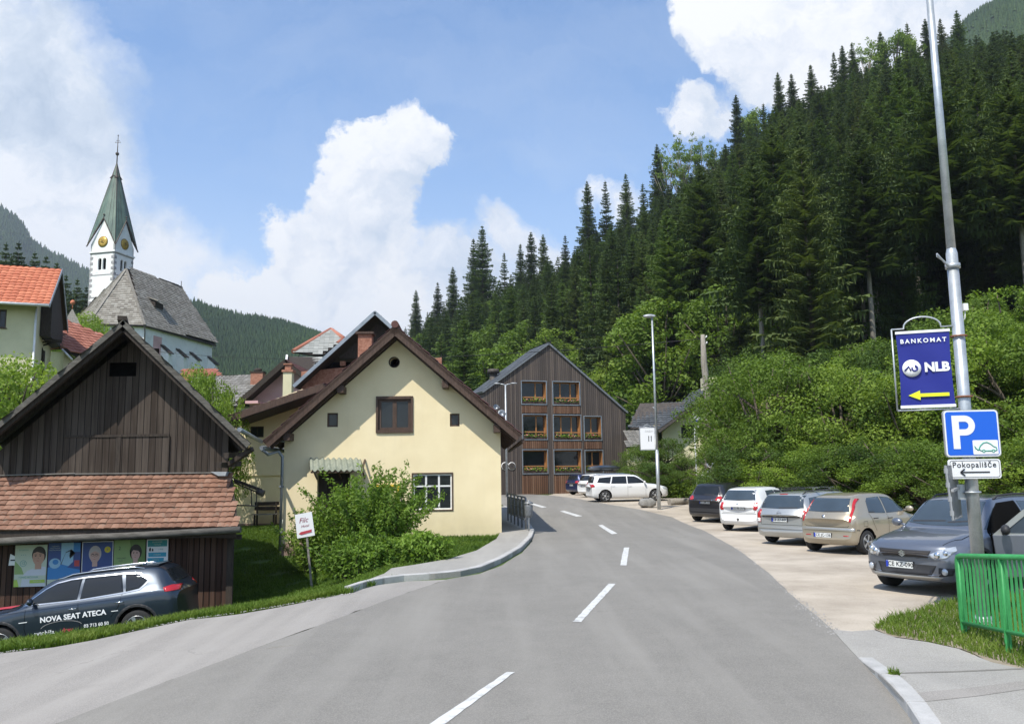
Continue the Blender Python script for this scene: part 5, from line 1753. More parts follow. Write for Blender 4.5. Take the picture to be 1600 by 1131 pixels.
# ================================================================== dark tiled house on the right
h, o = free_house('dark_tile_house', 'cream house with a dark grey pantile roof behind the round-headed bushes', 62, (1040, 700))
q = lambda x, y, d: B(x, y, d) - o
a, b, c, d = q(981, 668, 61), q(1030, 669, 60), q(1080, 629, 63.5), q(1000, 629, 64)
e = q(980, 644, 63)
mb = MB().use('slate_tile'); zz = (a.z + b.z) / 2; a.z = b.z = zz; c.z = d.z = (c.z + d.z) / 2
slope(mb, [a, b + Vector((3, 0, 0)), c + Vector((2, 0, 0)), d], .33, .36, .035, .05, 4, thick=.15, base='iron')
g0, g1, g2 = q(1028, 672, 58.5), q(1080, 634, 58.5), q(1117, 598, 58.5)
mb.use('slate_tile'); slope(mb, [g0, g1, g1 + Vector((0, 6, 0)), g0 + Vector((0, 6, 0))], .33, .36, .035, .05, 4, thick=.2, base='iron')
g3 = q(1150, 640, 58.5); mb.use('slate_tile'); slope(mb, [g1, g2, g2 + Vector((0, 8, 0)), g1 + Vector((0, 8, 0))], .33, .36, .035, .05, 4, thick=.2, base='iron'); mb.use('slate_tile'); slope(mb, [g3, g2, g2 + Vector((0, 8, 0)), g3 + Vector((0, 8, 0))], .33, .36, .035, .05, 4, thick=.2, base='iron')
rf = mb.build('roof', None, h)
mb = MB(); p = q(1109, 592, 60); mb.box(p.x - .5, p.x + .5, p.y, p.y + .8, p.z - 1, p.z + .1); mb.build('chimney', 'stucco_pale', rf)
wv = q(1050, 700, 59.6)
yy = wv.y
def at_(x, y): 
    dd = pdir(x, y); t = (o.y + yy - CAMP.y) / dd.y; p = CAMP + dd * t - o; return (p.x, p.z)
r_a, r_b = at_(1064, 664), at_(1083, 684)
wrc = (r_a[0], r_b[0], r_b[1], r_a[1])
mb = MB().use('stucco_pale'); x0_, _ = at_(1036, 700); x1_, _ = at_(1145, 700)
mb.wall([(x0_, -1), (x1_, -1), (x1_, at_(1145, 645)[1]), at_(1116, 604), at_(1080, 638), (x0_, at_(1036, 674)[1])], [hole(wrc)], .3, plane=lambda u, w, y: Vector((u, yy + y, w))); mb.build('wall', None, h)
wo = window(h, wrc, 'dark_wood', 2, 1, .07, .05); wo.location = (0, yy, 0)
mb = MB(); wallbox(mb, [a + Vector((.3, .8, 0)), b + Vector((0, .8, 0))], -1, [zz + .2, zz + .2]); mb.build('side_wall', 'stucco_pale', h)
# lower grey roof left of it
h, o = free_house('grey_shed', 'low shed with a grey tile roof beside the timber building', 57, (990, 700))
q = lambda x, y, d: B(x, y, d) - o
a, b, c, d = q(979, 698, 56), q(1012, 698, 56), q(1012, 673, 59), q(976, 673, 59)
mb = MB().use('grey_tile'); slope(mb, [a, b, c, d], .3, .3, .03, .04, 3, thick=.15, base='dark_wood'); mb.build('roof', None, h)
mb = MB(); wallbox(mb, [a + Vector((.1, .5, 0)), b + Vector((0, .5, 0))], -1, [a.z, b.z]); mb.build('wall', 'stucco_pale', h)
mb = MB(); mb.beam(q(980, 712, 55.5), q(999, 695, 55.5), .25, .12); mb.build('stair_rail', 'iron', h)
# ================================================================== street furniture
mat_plain('sign_blue', (0.010, 0.115, 0.62), 0.35, var=.03)
mat_plain('banner_blue', (0.008, 0.016, 0.22), 0.55, var=.12)
mat_plain('sign_white', (0.78, 0.79, 0.80), 0.4, var=.03)
mat_plain('sign_black', (0.015, 0.015, 0.02), 0.5)
mat_plain('arrow_yellow', (0.72, 0.80, 0.02), 0.5, var=.03)
mat_plain('icon_green', (0.01, 0.30, 0.20), 0.5)
mat_plain('sign_grey_edge', (0.40, 0.41, 0.42), 0.45, 0.3)
mat_plain('paint_red', (0.45, 0.05, 0.07), 0.6)
mat_plain('ink_wine', (0.30, 0.06, 0.10), 0.6)


def rrect(u0, u1, w0, w1, r, n=5):
    pts = []
    for cx, cy, a0 in ((u1 - r, w0 + r, -90), (u1 - r, w1 - r, 0), (u0 + r, w1 - r, 90), (u0 + r, w0 + r, 180)):
        for k in range(n + 1):
            a = R(a0 + 90 * k / n); pts.append((cx + r * math.cos(a), cy + r * math.sin(a)))
    return pts


def plate(mb, pts, y0, y1):
    return mb.prism([Vector((a, y0, b)) for a, b in pts], (0, y1 - y0, 0))


# --- the tall post in the right foreground
PB = G(1537, 975); PX, PY = PB.x, PB.y
post = thing('lamp_post', 'tall galvanised post carrying the signs in the right foreground', 'post', (PX, PY, PB.z))
zj = B(1492, 396, PY).z - PB.z
mb = MB(); mb.tube([(0, 0, 0), (0, 0, zj)], [.078, .070], 20); mb.tube([(0, 0, zj), (0, 0, zj + .06)], [.070, .056], 20, caps=False); mb.tube([(0, 0, zj + .06), (0, 0, 8.9)], [.056, .042], 20); mb.build('pole', 'galvanised', post)
mb = MB(); mb.lathe([(.16, 0), (.16, .02), (.10, .03), (.10, .1), (0, .1)], 20); mb.build('base', 'galvanised', post)
mb = MB(); mb.tube([(0, 0, 8.9), (-.1, -.1, 9.2), (-.9, -.4, 9.35)], [.045, .04, .035], 10); mb.build('arm', 'galvanised', post)
mb = MB(); mb.ellipsoid((-1.2, -.52, 9.35), (.42, .18, .09)); mb.build('lamp_head', 'sign_grey_edge', post)
def onp(px, py, dy=0.0):
    p = B(px, py, PY + dy); return p - Vector((PX, PY, PB.z))
# flag holder of bundled thin tubes
fh = MB(); a = onp(1492, 416); b = onp(1464, 397, -.25)
for k in range(5): fh.tube([(-.07, -.03, a.z - .02 + .01 * k), b + Vector((.015 * k, .03 * k, .012 * (k % 2)))], .010, 6)
fh.tube([(0, 0, a.z - .03), (0, 0, a.z + .03)], .092, 16)
fh.build('flag_holder', 'galvanised', post)
mb = MB(); p = onp(1509, 481); mb.box(.07, .13, -.05, .02, p.z - .04, p.z + .05); mb.tube([(.1, -.02, p.z - .04), (.09, -.02, p.z - .14), (.06, 0, p.z - .18)], .006, 5); mb.build('junction_box', 'sign_white', post)
# --- banner
BF = Fac(B(1500, 575, PY - .02), -.33)
ban = thing('bank_banner', 'blue hanging banner with BANKOMAT lettering and a yellow arrow on the tall post', 'banner', BF.loc, BF.rz)
u0, u1 = BF.hit(1397.5, 578).x, BF.hit(1495.5, 575).x
w0, w1 = BF.hit(1450, 640).z, BF.hit(1442, 512).z
mb = MB(); r_ = .011
mb.tube([(u0, 0, w0), (u0, 0, w1)], r_, 8); mb.tube([(u1, 0, w0), (u1, 0, w1 + .0)], r_, 8); mb.tube([(u0, 0, w0), (u1, 0, w0)], r_, 8)
um = (u0 + u1) / 2; aw = (u1 - u0) * .30
arc = [(u0, 0, w1), (um - aw, 0, w1), ] + [(um - aw * math.cos(t), 0, w1 + .015 + .13 * math.sin(t)) for t in [PI * k / 14 for k in range(1, 14)]] + [(um + aw, 0, w1), (u1, 0, w1)]
mb.tube(arc, r_, 8); mb.build('frame', 'galvanised', ban)
cu0, cu1, cw0, cw1 = u0 + .045, u1 - .055, w0 + .035, w1 - .04
def cloth(u, w):
    t = (w - cw0) / (cw1 - cw0); s = (u - (cu0 + cu1) / 2) / ((cu1 - cu0) / 2)
    s2 = s * (1 - .045 * math.sin(PI * t)); return Vector(((cu0 + cu1) / 2 + s2 * (cu1 - cu0) / 2, -.012 + .012 * math.sin(3 * s + 5 * t) * math.sin(PI * t), w))
mb = MB(); n = 14; vs = [cloth(cu0 + (cu1 - cu0) * i / n, cw0 + (cw1 - cw0) * j / n) + Vector((0, k, 0)) for k in (0, .004) for j in range(n + 1) for i in range(n + 1)]
m1 = (n + 1) ** 2; fs = []
for j in range(n):
    for i in range(n):
        a = j * (n + 1) + i; fs += [(a, a + 1, a + n + 2, a + n + 1), (m1 + a, m1 + a + n + 1, m1 + a + n + 2, m1 + a + 1)]
mb.add(vs, fs, True); cl = mb.build('banner_cloth', 'banner_blue', ban)
mb = MB(); mb.box(cu0 - .005, cu1 + .005, -.022, .006, cw1 - .03, cw1 + .004); mb.box(cu0 - .005, cu1 + .005, -.022, .006, cw0 - .01, cw0 + .028); mb.build('hem_bar', 'sign_white', ban)
W_ = cu1 - cu0; H_ = cw1 - cw0
mb = MB().use('sign_white'); add_text(mb, 'BANKOMAT', (cu0 + W_ * .50, -.03, cw0 + H_ * .865), (1, 0, 0), (0, 0, 1), .078, bold=.0022, spacing=1.42); mb.build('lettering', None, cl)
mb = MB().use('sign_white')
cx, cz, cr = cu0 + W_ * .25, cw0 + H_ * .51, .112
Mx = Matrix.Rotation(PI / 2, 4, 'X'); Mx.translation = Vector((cx, -.024, cz)); mb.lathe([(0, 0), (cr, 0), (cr, .008), (0, .008)], 28, Mx)
add_text(mb, 'NLB', (cu0 + W_ * .715, -.03, cz), (1, 0, 0), (0, 0, 1), .160, bold=.008)
mb.build('bank_emblem', None, cl)
mb = MB().use('banner_blue')
mb.tube([(cx - .085, -.036, cz - .03), (cx - .035, -.036, cz + .028), (cx - .015, -.036, cz - .028)], .011, 6)
mb.tube([(cx + .035 + .033 * math.cos(t), -.036, cz - .003 + .033 * math.sin(t)) for t in [R(80) - R(290) * k / 12 for k in range(13)]], .010, 6)
mb.tube([(cx + .045, -.036, cz + .04), (cx + .05, -.036, cz + .005)], .009, 6)
mb.build('emblem_mark', None, cl)
mb = MB().use('arrow_yellow'); az = cw0 + H_ * .155; ax0, ax1 = cu0 + W_ * .15, cu0 + W_ * .90
plate(mb, [(ax0, az), (ax0 + .14, az + .062), (ax0 + .14, az + .022), (ax1, az + .022), (ax1, az - .022), (ax0 + .14, az - .022), (ax0 + .14, az - .062)], -.034, -.024); mb.build('arrow', None, cl)
mb = MB().use('rust')
for y in (525, 620):
    p = BF.hit(1495, y); mb.tube([(u1, 0, p.z), (u1 + .10, .01, p.z)], .009, 6); q = BF.hit(1503, y)
pl_ = Matrix.Rotation(-BF.rz, 3, 'Z') @ (Vector((PX, PY, 0)) - Vector((BF.loc.x, BF.loc.y, 0)))
for y in (525, 620):
    p = BF.hit(1495, y); rr_ = .092 if y > 500 else .07
    mb.tube([(pl_.x + rr_ * math.cos(t), pl_.y + rr_ * math.sin(t), p.z) for t in [2 * PI * k / 16 for k in range(17)]], .012, 6, caps=False); mb.tube([(u1, 0, p.z), (pl_.x - rr_, pl_.y - .02, p.z)], .010, 6)
mb.build('clamp', None, ban)

# --- parking sign
PF = Fac(Vector((PX, PY - .125, 0)), -.06)
def sign_loc(px, py): return PF.hit(px, py)
u0, u1, w0, w1 = PF.rect(1475.5, 640, 1562, 714)
psg = thing('parking_sign', 'square blue P sign with a small electric car plate on the tall post', 'sign', PF.loc, PF.rz)
mb = MB(); plate(mb, rrect(u0, u1, w0, w1, .05), 0, .035); mb.build('sign_back', 'sign_grey_edge', psg)
mb = MB(); plate(mb, rrect(u0 + .008, u1 - .008, w0 + .008, w1 - .008, .045), -.003, -.0005); so_ = mb.build('border', 'sign_white', psg)
mb = MB(); plate(mb, rrect(u0 + .024, u1 - .024, w0 + .024, w1 - .024, .032), -.0065, -.0035); mb.build('face', 'sign_blue', psg)
W_, H_ = u1 - u0, w1 - w0
mb = MB().use('sign_white')
# the letter P drawn as a stem and a bowl
px0, px1 = u0 + W_ * .145, u0 + W_ * .56; pz0, pz1 = w0 + H_ * .175, w0 + H_ * .88; st = W_ * .125
bw_ = pz1 - (pz1 - pz0) * .60; rb = (pz1 - bw_) / 2
outer = [(px0, pz0), (px0 + st, pz0), (px0 + st, bw_), (px1 - rb, bw_)] + [(px1 - rb + rb * math.cos(a), bw_ + rb + rb * math.sin(a)) for a in [R(-90 + 15 * k) for k in range(1, 12)]] + [(px1 - rb, pz1), (px0, pz1)]
ri = rb - st * .92
inner_ = [(px0 + st, bw_ + st * .92), (px1 - rb, bw_ + st * .92)] + [(px1 - rb + ri * math.cos(a), bw_ + rb + ri * math.sin(a)) for a in [R(-90 + 18 * k) for k in range(1, 10)]] + [(px1 - rb, pz1 - st * .92), (px0 + st, pz1 - st * .92)]
mb.wall(outer, [inner_], .003, plane=lambda u, w, y: Vector((u, -.0105 + y, w))); mb.build('letter_p', None, psg)
iu0, iu1, iw0, iw1 = u0 + W_ * .49, u1 - W_ * .055, w0 + H_ * .055, w0 + H_ * .355
mb = MB(); plate(mb, rrect(iu0, iu1, iw0, iw1, .012), -.011, -.008); ip = mb.build('plug_plate', 'sign_white', psg)
mb = MB().use('icon_green'); iw, ih = iu1 - iu0, iw1 - iw0
car = [(.34, .24), (.26, .30), (.24, .42), (.30, .62), (.42, .80), (.56, .84), (.70, .72), (.80, .56), (.92, .46), (.94, .30), (.86, .24)]
mb.tube([(iu0 + iw * a, -.0125, iw0 + ih * b) for a, b in car], .006, 6); mb.tube([(iu0 + iw * a, -.0125, iw0 + ih * b) for a, b in ((.48, .24), (.72, .24))], .006, 6)
for c in (.41, .79): mb.tube([(iu0 + iw * c + .016 * math.cos(t), -.0125, iw0 + ih * .23 + .016 * math.sin(t)) for t in [2 * PI * k / 10 for k in range(11)]], .005, 6, caps=False)
mb.tube([(iu0 + iw * a, -.0125, iw0 + ih * b) for a, b in ((.24, .36), (.18, .30), (.14, .40))], .007, 6)
for k in range(3): mb.tube([(iu0 + iw * (.15 - .02 * k), -.0125, iw0 + ih * (.36 + .06 * k)), (iu0 + iw * (.08 - .01 * k), -.0125, iw0 + ih * (.42 + .08 * k))], .004, 5)
mb.build('car_symbol', None, ip)
mb = MB()
for t in (.2, .8): mb.tube([(0, .125, w0 + H_ * t), (0, .03, w0 + H_ * t)], .012, 6); mb.tube([(.092 * math.cos(a), .125 + .092 * math.sin(a), w0 + H_ * t) for a in [2 * PI * k / 16 for k in range(17)]], .012, 6, caps=False)
mb.build('clamp', 'galvanised', psg)
# --- direction plate
u0, u1, w0, w1 = PF.rect(1482.5, 717, 1564, 747.5)
dsg = thing('direction_plate', 'white plate reading Pokopališče with a left arrow, under the P sign', 'sign', PF.loc, PF.rz)
mb = MB(); plate(mb, rrect(u0, u1, w0, w1, .035), -.001, .025); mb.build('plate', 'sign_white', dsg)
mb = MB().use('sign_black'); o_ = rrect(u0 + .016, u1 - .016, w0 + .016, w1 - .016, .028); i_ = rrect(u0 + .021, u1 - .021, w0 + .021, w1 - .021, .024)
mb.wall(o_, [i_], .002, plane=lambda u, w, y: Vector((u, -.0045 + y, w))); mb.build('border', None, dsg)
mb = MB().use('sign_black'); W_, H_ = u1 - u0, w1 - w0
add_text(mb, 'Pokopališče', ((u0 + u1) / 2 - .005, -.005, w0 + H_ * .70), (1, 0, 0), (0, 0, 1), .098, bold=.001, spacing=1.12)
az = w0 + H_ * .33
mb.prism([Vector((u0 + W_ * .24, -.007, az - .008)), Vector((u0 + W_ * .78, -.007, az - .008)), Vector((u0 + W_ * .78, -.007, az + .008)), Vector((u0 + W_ * .24, -.007, az + .008))], (0, .003, 0))
for s in (-1, 1):
    a = Vector((u0 + W_ * .215, -.009, az)); b = Vector((u0 + W_ * .30, -.009, az + s * .042)); mb.beam(a, b, .016, .003, up=Vector((0, 1, 0)))
mb.build('lettering', None, dsg)
mb = MB(); zc_ = (w0 + w1) / 2; mb.tube([(.092 * math.cos(a), .125 + .092 * math.sin(a), zc_) for a in [2 * PI * k / 16 for k in range(17)]], .012, 6, caps=False); mb.tube([(0, .03, zc_), (0, .026, zc_)], .02, 6); mb.build('clamp', 'galvanised', dsg)
# --- sign seen from behind, turned nearly edge-on
p = onp(1498, 770, .05)
bs_ = thing('turned_sign', 'dark sign seen from behind, hanging edge-on left of the tall post', 'sign', (PX, PY, PB.z), 0)
e0, e1, e2 = onp(1471, 727, -.35), onp(1489, 812, -.35), onp(1503, 806, .1)
e3 = Vector((e2.x, e2.y, e0.z))
mb = MB(); e0b = Vector((e1.x - .0, e1.y, e0.z)); mb.prism([e1, e2 + Vector((0, 0, .02)), e3 + Vector((-.02, 0, 0)), Vector((e0.x + .05, e0.y, e0.z))], (.012, .012, 0)); mb.build('panel', 'grey_metal', bs_)
mb = MB(); mb.beam(Vector((e0.x + .045, e0.y, e0.z)), e1, .014, .03); mb.beam(e1, e2, .02); mb.beam(e1 + Vector((0.02, 0, .35)), e2 + Vector((0, 0, .36)), .03)
for k in range(4): q = Vector((e0.x + .045, e0.y, e0.z)).lerp(e1, .1 + .26 * k); mb.box(q.x - .015, q.x + .02, q.y - .01, q.y + .02, q.z - .03, q.z + .03)
mb.build('rim', 'sign_grey_edge', bs_)
mb = MB(); c = e2 + Vector((0, 0, .30)); mb.box(c.x - .12, -.07, .02, .05, c.z - .09, c.z + .10); mb.tube([(.092 * math.cos(a), .092 * math.sin(a), c.z) for a in [2 * PI * k / 16 for k in range(17)]], .014, 6, caps=False); mb.build('bracket', 'galvanised', bs_)

# --- green railing
rl = thing('green_railing', 'green painted steel railing at the right edge', 'railing', G(1507, 992))
RO = Vector(rl.location)
ra = Vector((0, 0, 0)); q = G(1577, 1022) - RO; dr_ = Vector((q.x, q.y, 0)).normalized()
bay = Vector((q.x, q.y, 0)).length
def rp(s, z): 
    p = dr_ * s; g = 0.0
    return Vector((p.x, p.y, z + .09 * s / bay))
zt_, zb_ = B(1502, 868, RO.y).z - RO.z, .14
mb = MB()
L4 = bay * 4
mb.tube([rp(0, zb_), rp(-.03, zb_ + .05), rp(-.03, zt_ - .06), rp(.0, zt_ - .01), rp(.06, zt_), rp(L4, zt_)], .030, 10); top_ = mb.build('top_rail', 'green_paint', rl)
mb = MB(); mb.tube([rp(0, zb_), rp(L4, zb_)], .024, 10); mb.build('bottom_rail', 'green_paint', rl)
for k in range(5):
    s = bay * k
    mb = MB(); a, b = rp(s, -.15), rp(s, zt_ - .02)
    nrm_ = Vector((-dr_.y, dr_.x, 0))
    mb.prism([a - dr_ * .004 - nrm_ * .035, a - dr_ * .004 + nrm_ * .035, b - dr_ * .004 + nrm_ * .03, b - dr_ * .004 - nrm_ * .03], dr_ * .011)
    mb.tube([a, b], .016, 8)
    mb.build('post', 'green_paint', rl)
    if k < 4:
        for j in range(1, 11):
            mb = MB(); c = rp(s + bay * j / 11, 0); mb.beam(Vector((c.x, c.y, zb_ + .09 * (s + bay * j / 11) / bay)), Vector((c.x, c.y, zt_ + .09 * (s + bay * j / 11) / bay - .01)), .026, .008, up=dr_)
            mb.build('baluster', 'green_paint', rl)

# --- street lamp in the middle
LB = G(1030, 796)
lt = LB.y; ltop = B(1018.5, 496, lt).z - LB.z
lm = thing('street_lamp', 'single street lamp with a flat grey head beside the parked cars', 'street lamp', LB)
mb = MB(); mb.tube([(0, 0, 0), (0, 0, 2.6)], [.085, .08], 12); mb.tube([(0, 0, 2.6), (0, 0, 2.66)], [.08, .06], 12, caps=False); mb.tube([(0, 0, 2.66), (0, 0, ltop)], [.06, .042], 12); mb.build('pole', 'galvanised', lm)
mb = MB(); M2 = Matrix.Rotation(R(4), 4, 'Y'); mb.ellipsoid((-.12, -.02, ltop + .06), (.30, .13, .085), 14, 8); mb.box(-.38, .12, -.13, .09, ltop + .02, ltop + .06); mb.build('lamp_head', 'sign_grey_edge', lm, bevel=.01)
mb = MB(); z = B(1021, 640, lt).z - LB.z; mb.tube([(0, 0, z), (-.12, -.05, z + .12)], .02, 6); mb.build('bracket', 'galvanised', lm)
MF = Fac(B(1024, 686, lt - .02), -.1)
bn = thing('restaurant_banner', 'white hanging banner with a small fork and knife on the street lamp', 'banner', MF.loc, MF.rz)
u0, u1, w0, w1 = MF.rect(999.5, 667.5, 1024, 703)
mb = MB(); r_ = .016; mb.tube([(u0, 0, w0), (u0, 0, w1), (u0 + .1, 0, w1)], r_, 6); mb.tube([(u1, 0, w1), (u1, 0, w0), (u0, 0, w0)], r_, 6); mb.tube([(u0, 0, w1), (u1, 0, w1)], r_, 6)
um = (u0 + u1) / 2; mb.tube([(um - .16 * math.cos(t), 0, w1 + .12 * math.sin(t)) for t in [PI * k / 10 for k in range(11)]], .012, 6); mb.tube([(u1, 0, w1 - .08), (u1 + .05, .02, w1 - .08)], .012, 6); mb.tube([(u1, 0, w0 + .1), (u1 + .05, .02, w0 + .1)], .012, 6); mb.build('frame', 'galvanised', bn)
mb = MB(); mb.box(u0 + .03, u1 - .03, -.012, -.006, w0 + .03, w1 - .03); cl = mb.build('banner_cloth', 'sign_white', bn)
mb = MB().use('sign_black'); zc_ = (w0 + w1) / 2
for k in (.58, .74): c = u0 + (u1 - u0) * k; mb.prism([Vector((c - .018, -.016, zc_ - .13)), Vector((c + .012, -.016, zc_ - .13)), Vector((c + .02, -.016, zc_ + .12)), Vector((c - .02, -.016, zc_ + .12))], (0, .003, 0))
mb.build('fork_and_knife', None, cl)
mb = MB().use('quoin'); add_text(mb, 'ČINŽAT', (u0 + (u1 - u0) * .62, -.016, w1 - .19), (1, 0, 0), (0, 0, 1), .105); mb.build('lettering', None, cl)

# --- double-arm lamp by the timber building
DLb = B(792, 766, 52); DLb.z = gz(DLb.x, DLb.y)
dl = thing('street_lamp', 'slim double-armed street lamp in front of the timber-clad building', 'street lamp', DLb)
zt2 = B(789, 601, 52).z - DLb.z
mb = MB(); mb.tube([(0, 0, 0), (0, 0, zt2)], [.075, .05], 10); mb.build('pole', 'galvanised', dl)
for s in (-1, 1):
    mb = MB(); mb.tube([(0, 0, zt2 - .05), (s * .12, 0, zt2 + .02), (s * .38, 0, zt2 + .06)], .032, 6); ar = mb.build('arm', 'galvanised', dl)
    mb = MB(); mb.ellipsoid((s * .52, 0, zt2 + .08), (.22, .10, .05), 10, 6); mb.build('lamp_head', 'sign_grey_edge', ar)

# --- timber utility pole, its concrete foot and the overhead cable
UB = B(1104, 752, 40); UB.z = gz(UB.x, UB.y)
up_ = thing('utility_pole', 'bare timber utility pole rising from the bushes', 'utility pole', UB)
ut = B(1098, 523, 40) - UB; um_ = B(1106, 620, 40) - UB
mb = MB(); mb.tube([(0.0, 0.0, 0), (um_.x * .5, .0, um_.z * .5), um_, ut.lerp(um_, .45) + Vector((-.05, 0, 0)), ut], [.19, .17, .16, .15, .10], 10); mb.build('pole', 'pale_bark', up_)
mb = MB()
cpt = [(-.42, 0), (.42, 0), (.30, 1.0), (.16, 1.55), (-.10, 1.6), (-.26, 1.0)]
mb.prism([Vector((a - .1, -.35, b)) for a, b in cpt], (0, .25, 0)); mb.build('concrete_foot', 'concrete', up_)
mb = MB(); 
for k in range(2): mb.tube([ut + Vector((0, 0, -.15 - .3 * k)), ut + Vector((.16, 0, -.13 - .3 * k))], .02, 5); mb.ellipsoid(ut + Vector((.18, 0, -.09 - .3 * k)), (.035, .035, .06), 8, 6)
mb.build('insulator', 'stucco_white', up_)
def cable(name, label, a, b, sag, r_=.018, grp=None):
    n = 24; pts = [a.lerp(b, k / n) - Vector((0, 0, 4 * sag * (k / n) * (1 - k / n))) for k in range(n + 1)]
    o = MB().tube(pts, r_, 5).build(name, 'black_cable'); tag(o, label, 'cable', grp)
topw = UB + ut
cable('overhead_cable', 'black overhead cable running left from the utility pole over the roofs', topw - Vector((0, 0, .2)), B(225, 547, 78), .95)
cable('guy_wire', 'thin wire running from the utility pole down to the right', topw, B(1132, 610, 46), .05, .012)
bx_ = B(1112, 755, 38.5); bx_.z = gz(bx_.x, bx_.y)
eb = thing('meter_cabinet', 'narrow white cabinet standing beside the concrete pole foot', 'cabinet', bx_)
mb = MB(); h_ = B(1112, 723, 38.5).z - bx_.z; mb.box(-.15, .15, 0, .22, 0, h_); mb.build('body', 'sign_white', eb, bevel=.01)
mb = MB(); mb.box(-.13, .13, -.012, -.002, .1, h_ - .08); dd_ = mb.build('door', 'white_paint', eb); mb = MB(); mb.box(-.06, .04, -.02, -.013, h_ - .35, h_ - .2); mb.box(-.08, -.05, -.02, -.013, h_ * .4, h_ * .5); mb.build('label_plate', 'quoin', dd_)
ns = B(1091, 690, 45); ns.z = gz(ns.x, ns.y)
np_ = thing('blue_notice', 'small blue and white sign half hidden by the bushes at the cream house', 'sign', ns)
z1 = B(1091, 650, 45).z - ns.z; z0 = B(1091, 669, 45).z - ns.z
mb = MB(); mb.tube([(-.17, 0, 0), (-.17, 0, z1 + .1)], .035, 6); mb.build('pole', 'sign_white', np_)
mb = MB(); mb.box(-.12, .24, -.02, .02, z0, z1); pn = mb.build('panel', 'sign_white', np_); mb = MB().use('banner_blue'); add_text(mb, 'N', (.0, -.026, (z0 + z1) / 2), (1, 0, 0), (0, 0, 1), .45, bold=.02); mb.box(.13, .23, -.026, -.021, z0 + .03, z1 - .03); mb.build('lettering', None, pn)

# --- low log edging and stone trough left of the parked cars
for (pa, pb, nm, lb, h_, w_) in (((1046, 789), (1085, 787), 'log_edging', 'old log lying along the verge behind the street lamp', .28, .30),):
    a, b = G(*pa), G(*pb); d = (b - a)
    o = thing(nm, lb, 'log', a, math.atan2(d.y, d.x)); ln = d.length
    mb = MB(); mb.tube([(0, 0, h_ / 2), (ln * .5, .02, h_ / 2 + .02), (ln, 0, h_ / 2)], [.16, .15, .145], 10); mb.build('log', 'pale_bark', o)
a = G(1012, 793)
o = MB().use('rock'); g_ = random.Random(2)
o.ellipsoid((0, 0, .22), (.42, .30, .22), 14, 9); o = o.build('boulder'); o.location = a
for v in o.data.vertices:
    v.co += Vector((g_.uniform(-.05, .05), g_.uniform(-.05, .05), g_.uniform(-.04, .04)))
tag(o, 'rough grey boulder at the foot of the street lamp', 'boulder')

# --- steel railing and bin beside the yellow house
rb0 = Vector((.38, 27.6, 0)); rb0.z = gz(*rb0.to_2d()) + .11
r2_ = thing('grey_railing', 'dark grey steel railing along the pavement past the yellow house', 'railing', rb0)
ed = Vector((-.62, 4.6, 0)); n_ = 5
mb = MB(); mb.tube([(0, 0, .30), (0, 0, .90), Vector((0, 0, 1.02)) + ed * .03, ed + Vector((0, 0, 1.05))], .03, 8); mb.build('top_rail', 'grey_metal', r2_)
mb = MB(); mb.tube([Vector((0, 0, .30)), ed + Vector((0, 0, .32))], .022, 8); mb.tube([Vector((0, 0, .66)), ed + Vector((0, 0, .68))], .018, 8); mb.build('lower_rail', 'grey_metal', r2_)
for k in range(n_ + 1):
    p = ed * (k / n_); mb = MB(); mb.tube([p, p + Vector((0, 0, 1.02))], .03, 8); mb.build('post', 'grey_metal', r2_)
for k in range(n_):
    mb = MB(); a, b = ed * ((k + .1) / n_), ed * ((k + .9) / n_); mb.prism([a + Vector((0, 0, .34)), b + Vector((0, 0, .34)), b + Vector((0, 0, .94)), a + Vector((0, 0, .94))], (.012, 0, 0)); mb.build('infill_panel', 'grey_metal', r2_)
bp = Vector((.46, 26.95, 0)); bp.z = gz(*bp.to_2d()) + .11
bi = thing('litter_bin', 'small grey litter bin on a post at the end of the grey railing', 'litter bin', bp)
mb = MB(); mb.tube([(0, 0, 0), (0, 0, .95)], .028, 8); mb.build('post', 'galvanised', bi)
mb = MB(); mb.lathe([(.10, .42), (.125, .5), (.135, .78), (.135, .80), (.11, .80), (.10, .5)], 16); mb.build('basket', 'grey_metal', bi)
mb = MB(); mb.lathe([(.15, .84), (.15, .87), (.06, .93), (0, .94)], 16); mb.build('lid', 'grey_metal', bi)

# --- hand-painted sign on a stake
sg = G(488, 919)
ss = thing('handwritten_sign', 'white handwritten sign with a red arrow on a leaning stake', 'sign', sg)
def sp(px, py, dy=0): return B(px, py, sg.y + dy) - sg
mb = MB(); mb.beam(Vector((0, 0, -.1)), sp(478, 822, .0), .05, .03); mb.build('stake', 'grey_wood', ss)
c4 = [sp(460.5, 804, -.03), sp(487, 799, -.03), sp(492, 836, -.03), sp(464.5, 841, -.03)]
mb = MB(); mb.prism([c4[3], c4[2], c4[1], c4[0]], (0, .012, 0)); brd = mb.build('board', 'sign_white', ss)
ux = (c4[1] - c4[0]).normalized(); uy = (c4[0] - c4[3]).normalized(); bw_ = (c4[1] - c4[0]).length; bh_ = (c4[0] - c4[3]).length
def bp2(a, b): return c4[3] + ux * bw_ * a + uy * bh_ * b + Vector((0, -.006, 0))
mb = MB().use('ink_wine'); add_text(mb, 'Filc', bp2(.46, .70), ux, uy, .17, shear=.3, off=.0); add_text(mb, 'Hotel', bp2(.52, .46), ux, uy, .085, shear=.3); mb.build('lettering', None, brd)
mb = MB().use('paint_red'); mb.prism([bp2(.12, .18), bp2(.25, .12), bp2(.90, .16), bp2(.86, .21), bp2(.90, .27), bp2(.25, .24)], (0, -.004, 0)); mb.build('arrow', None, brd)

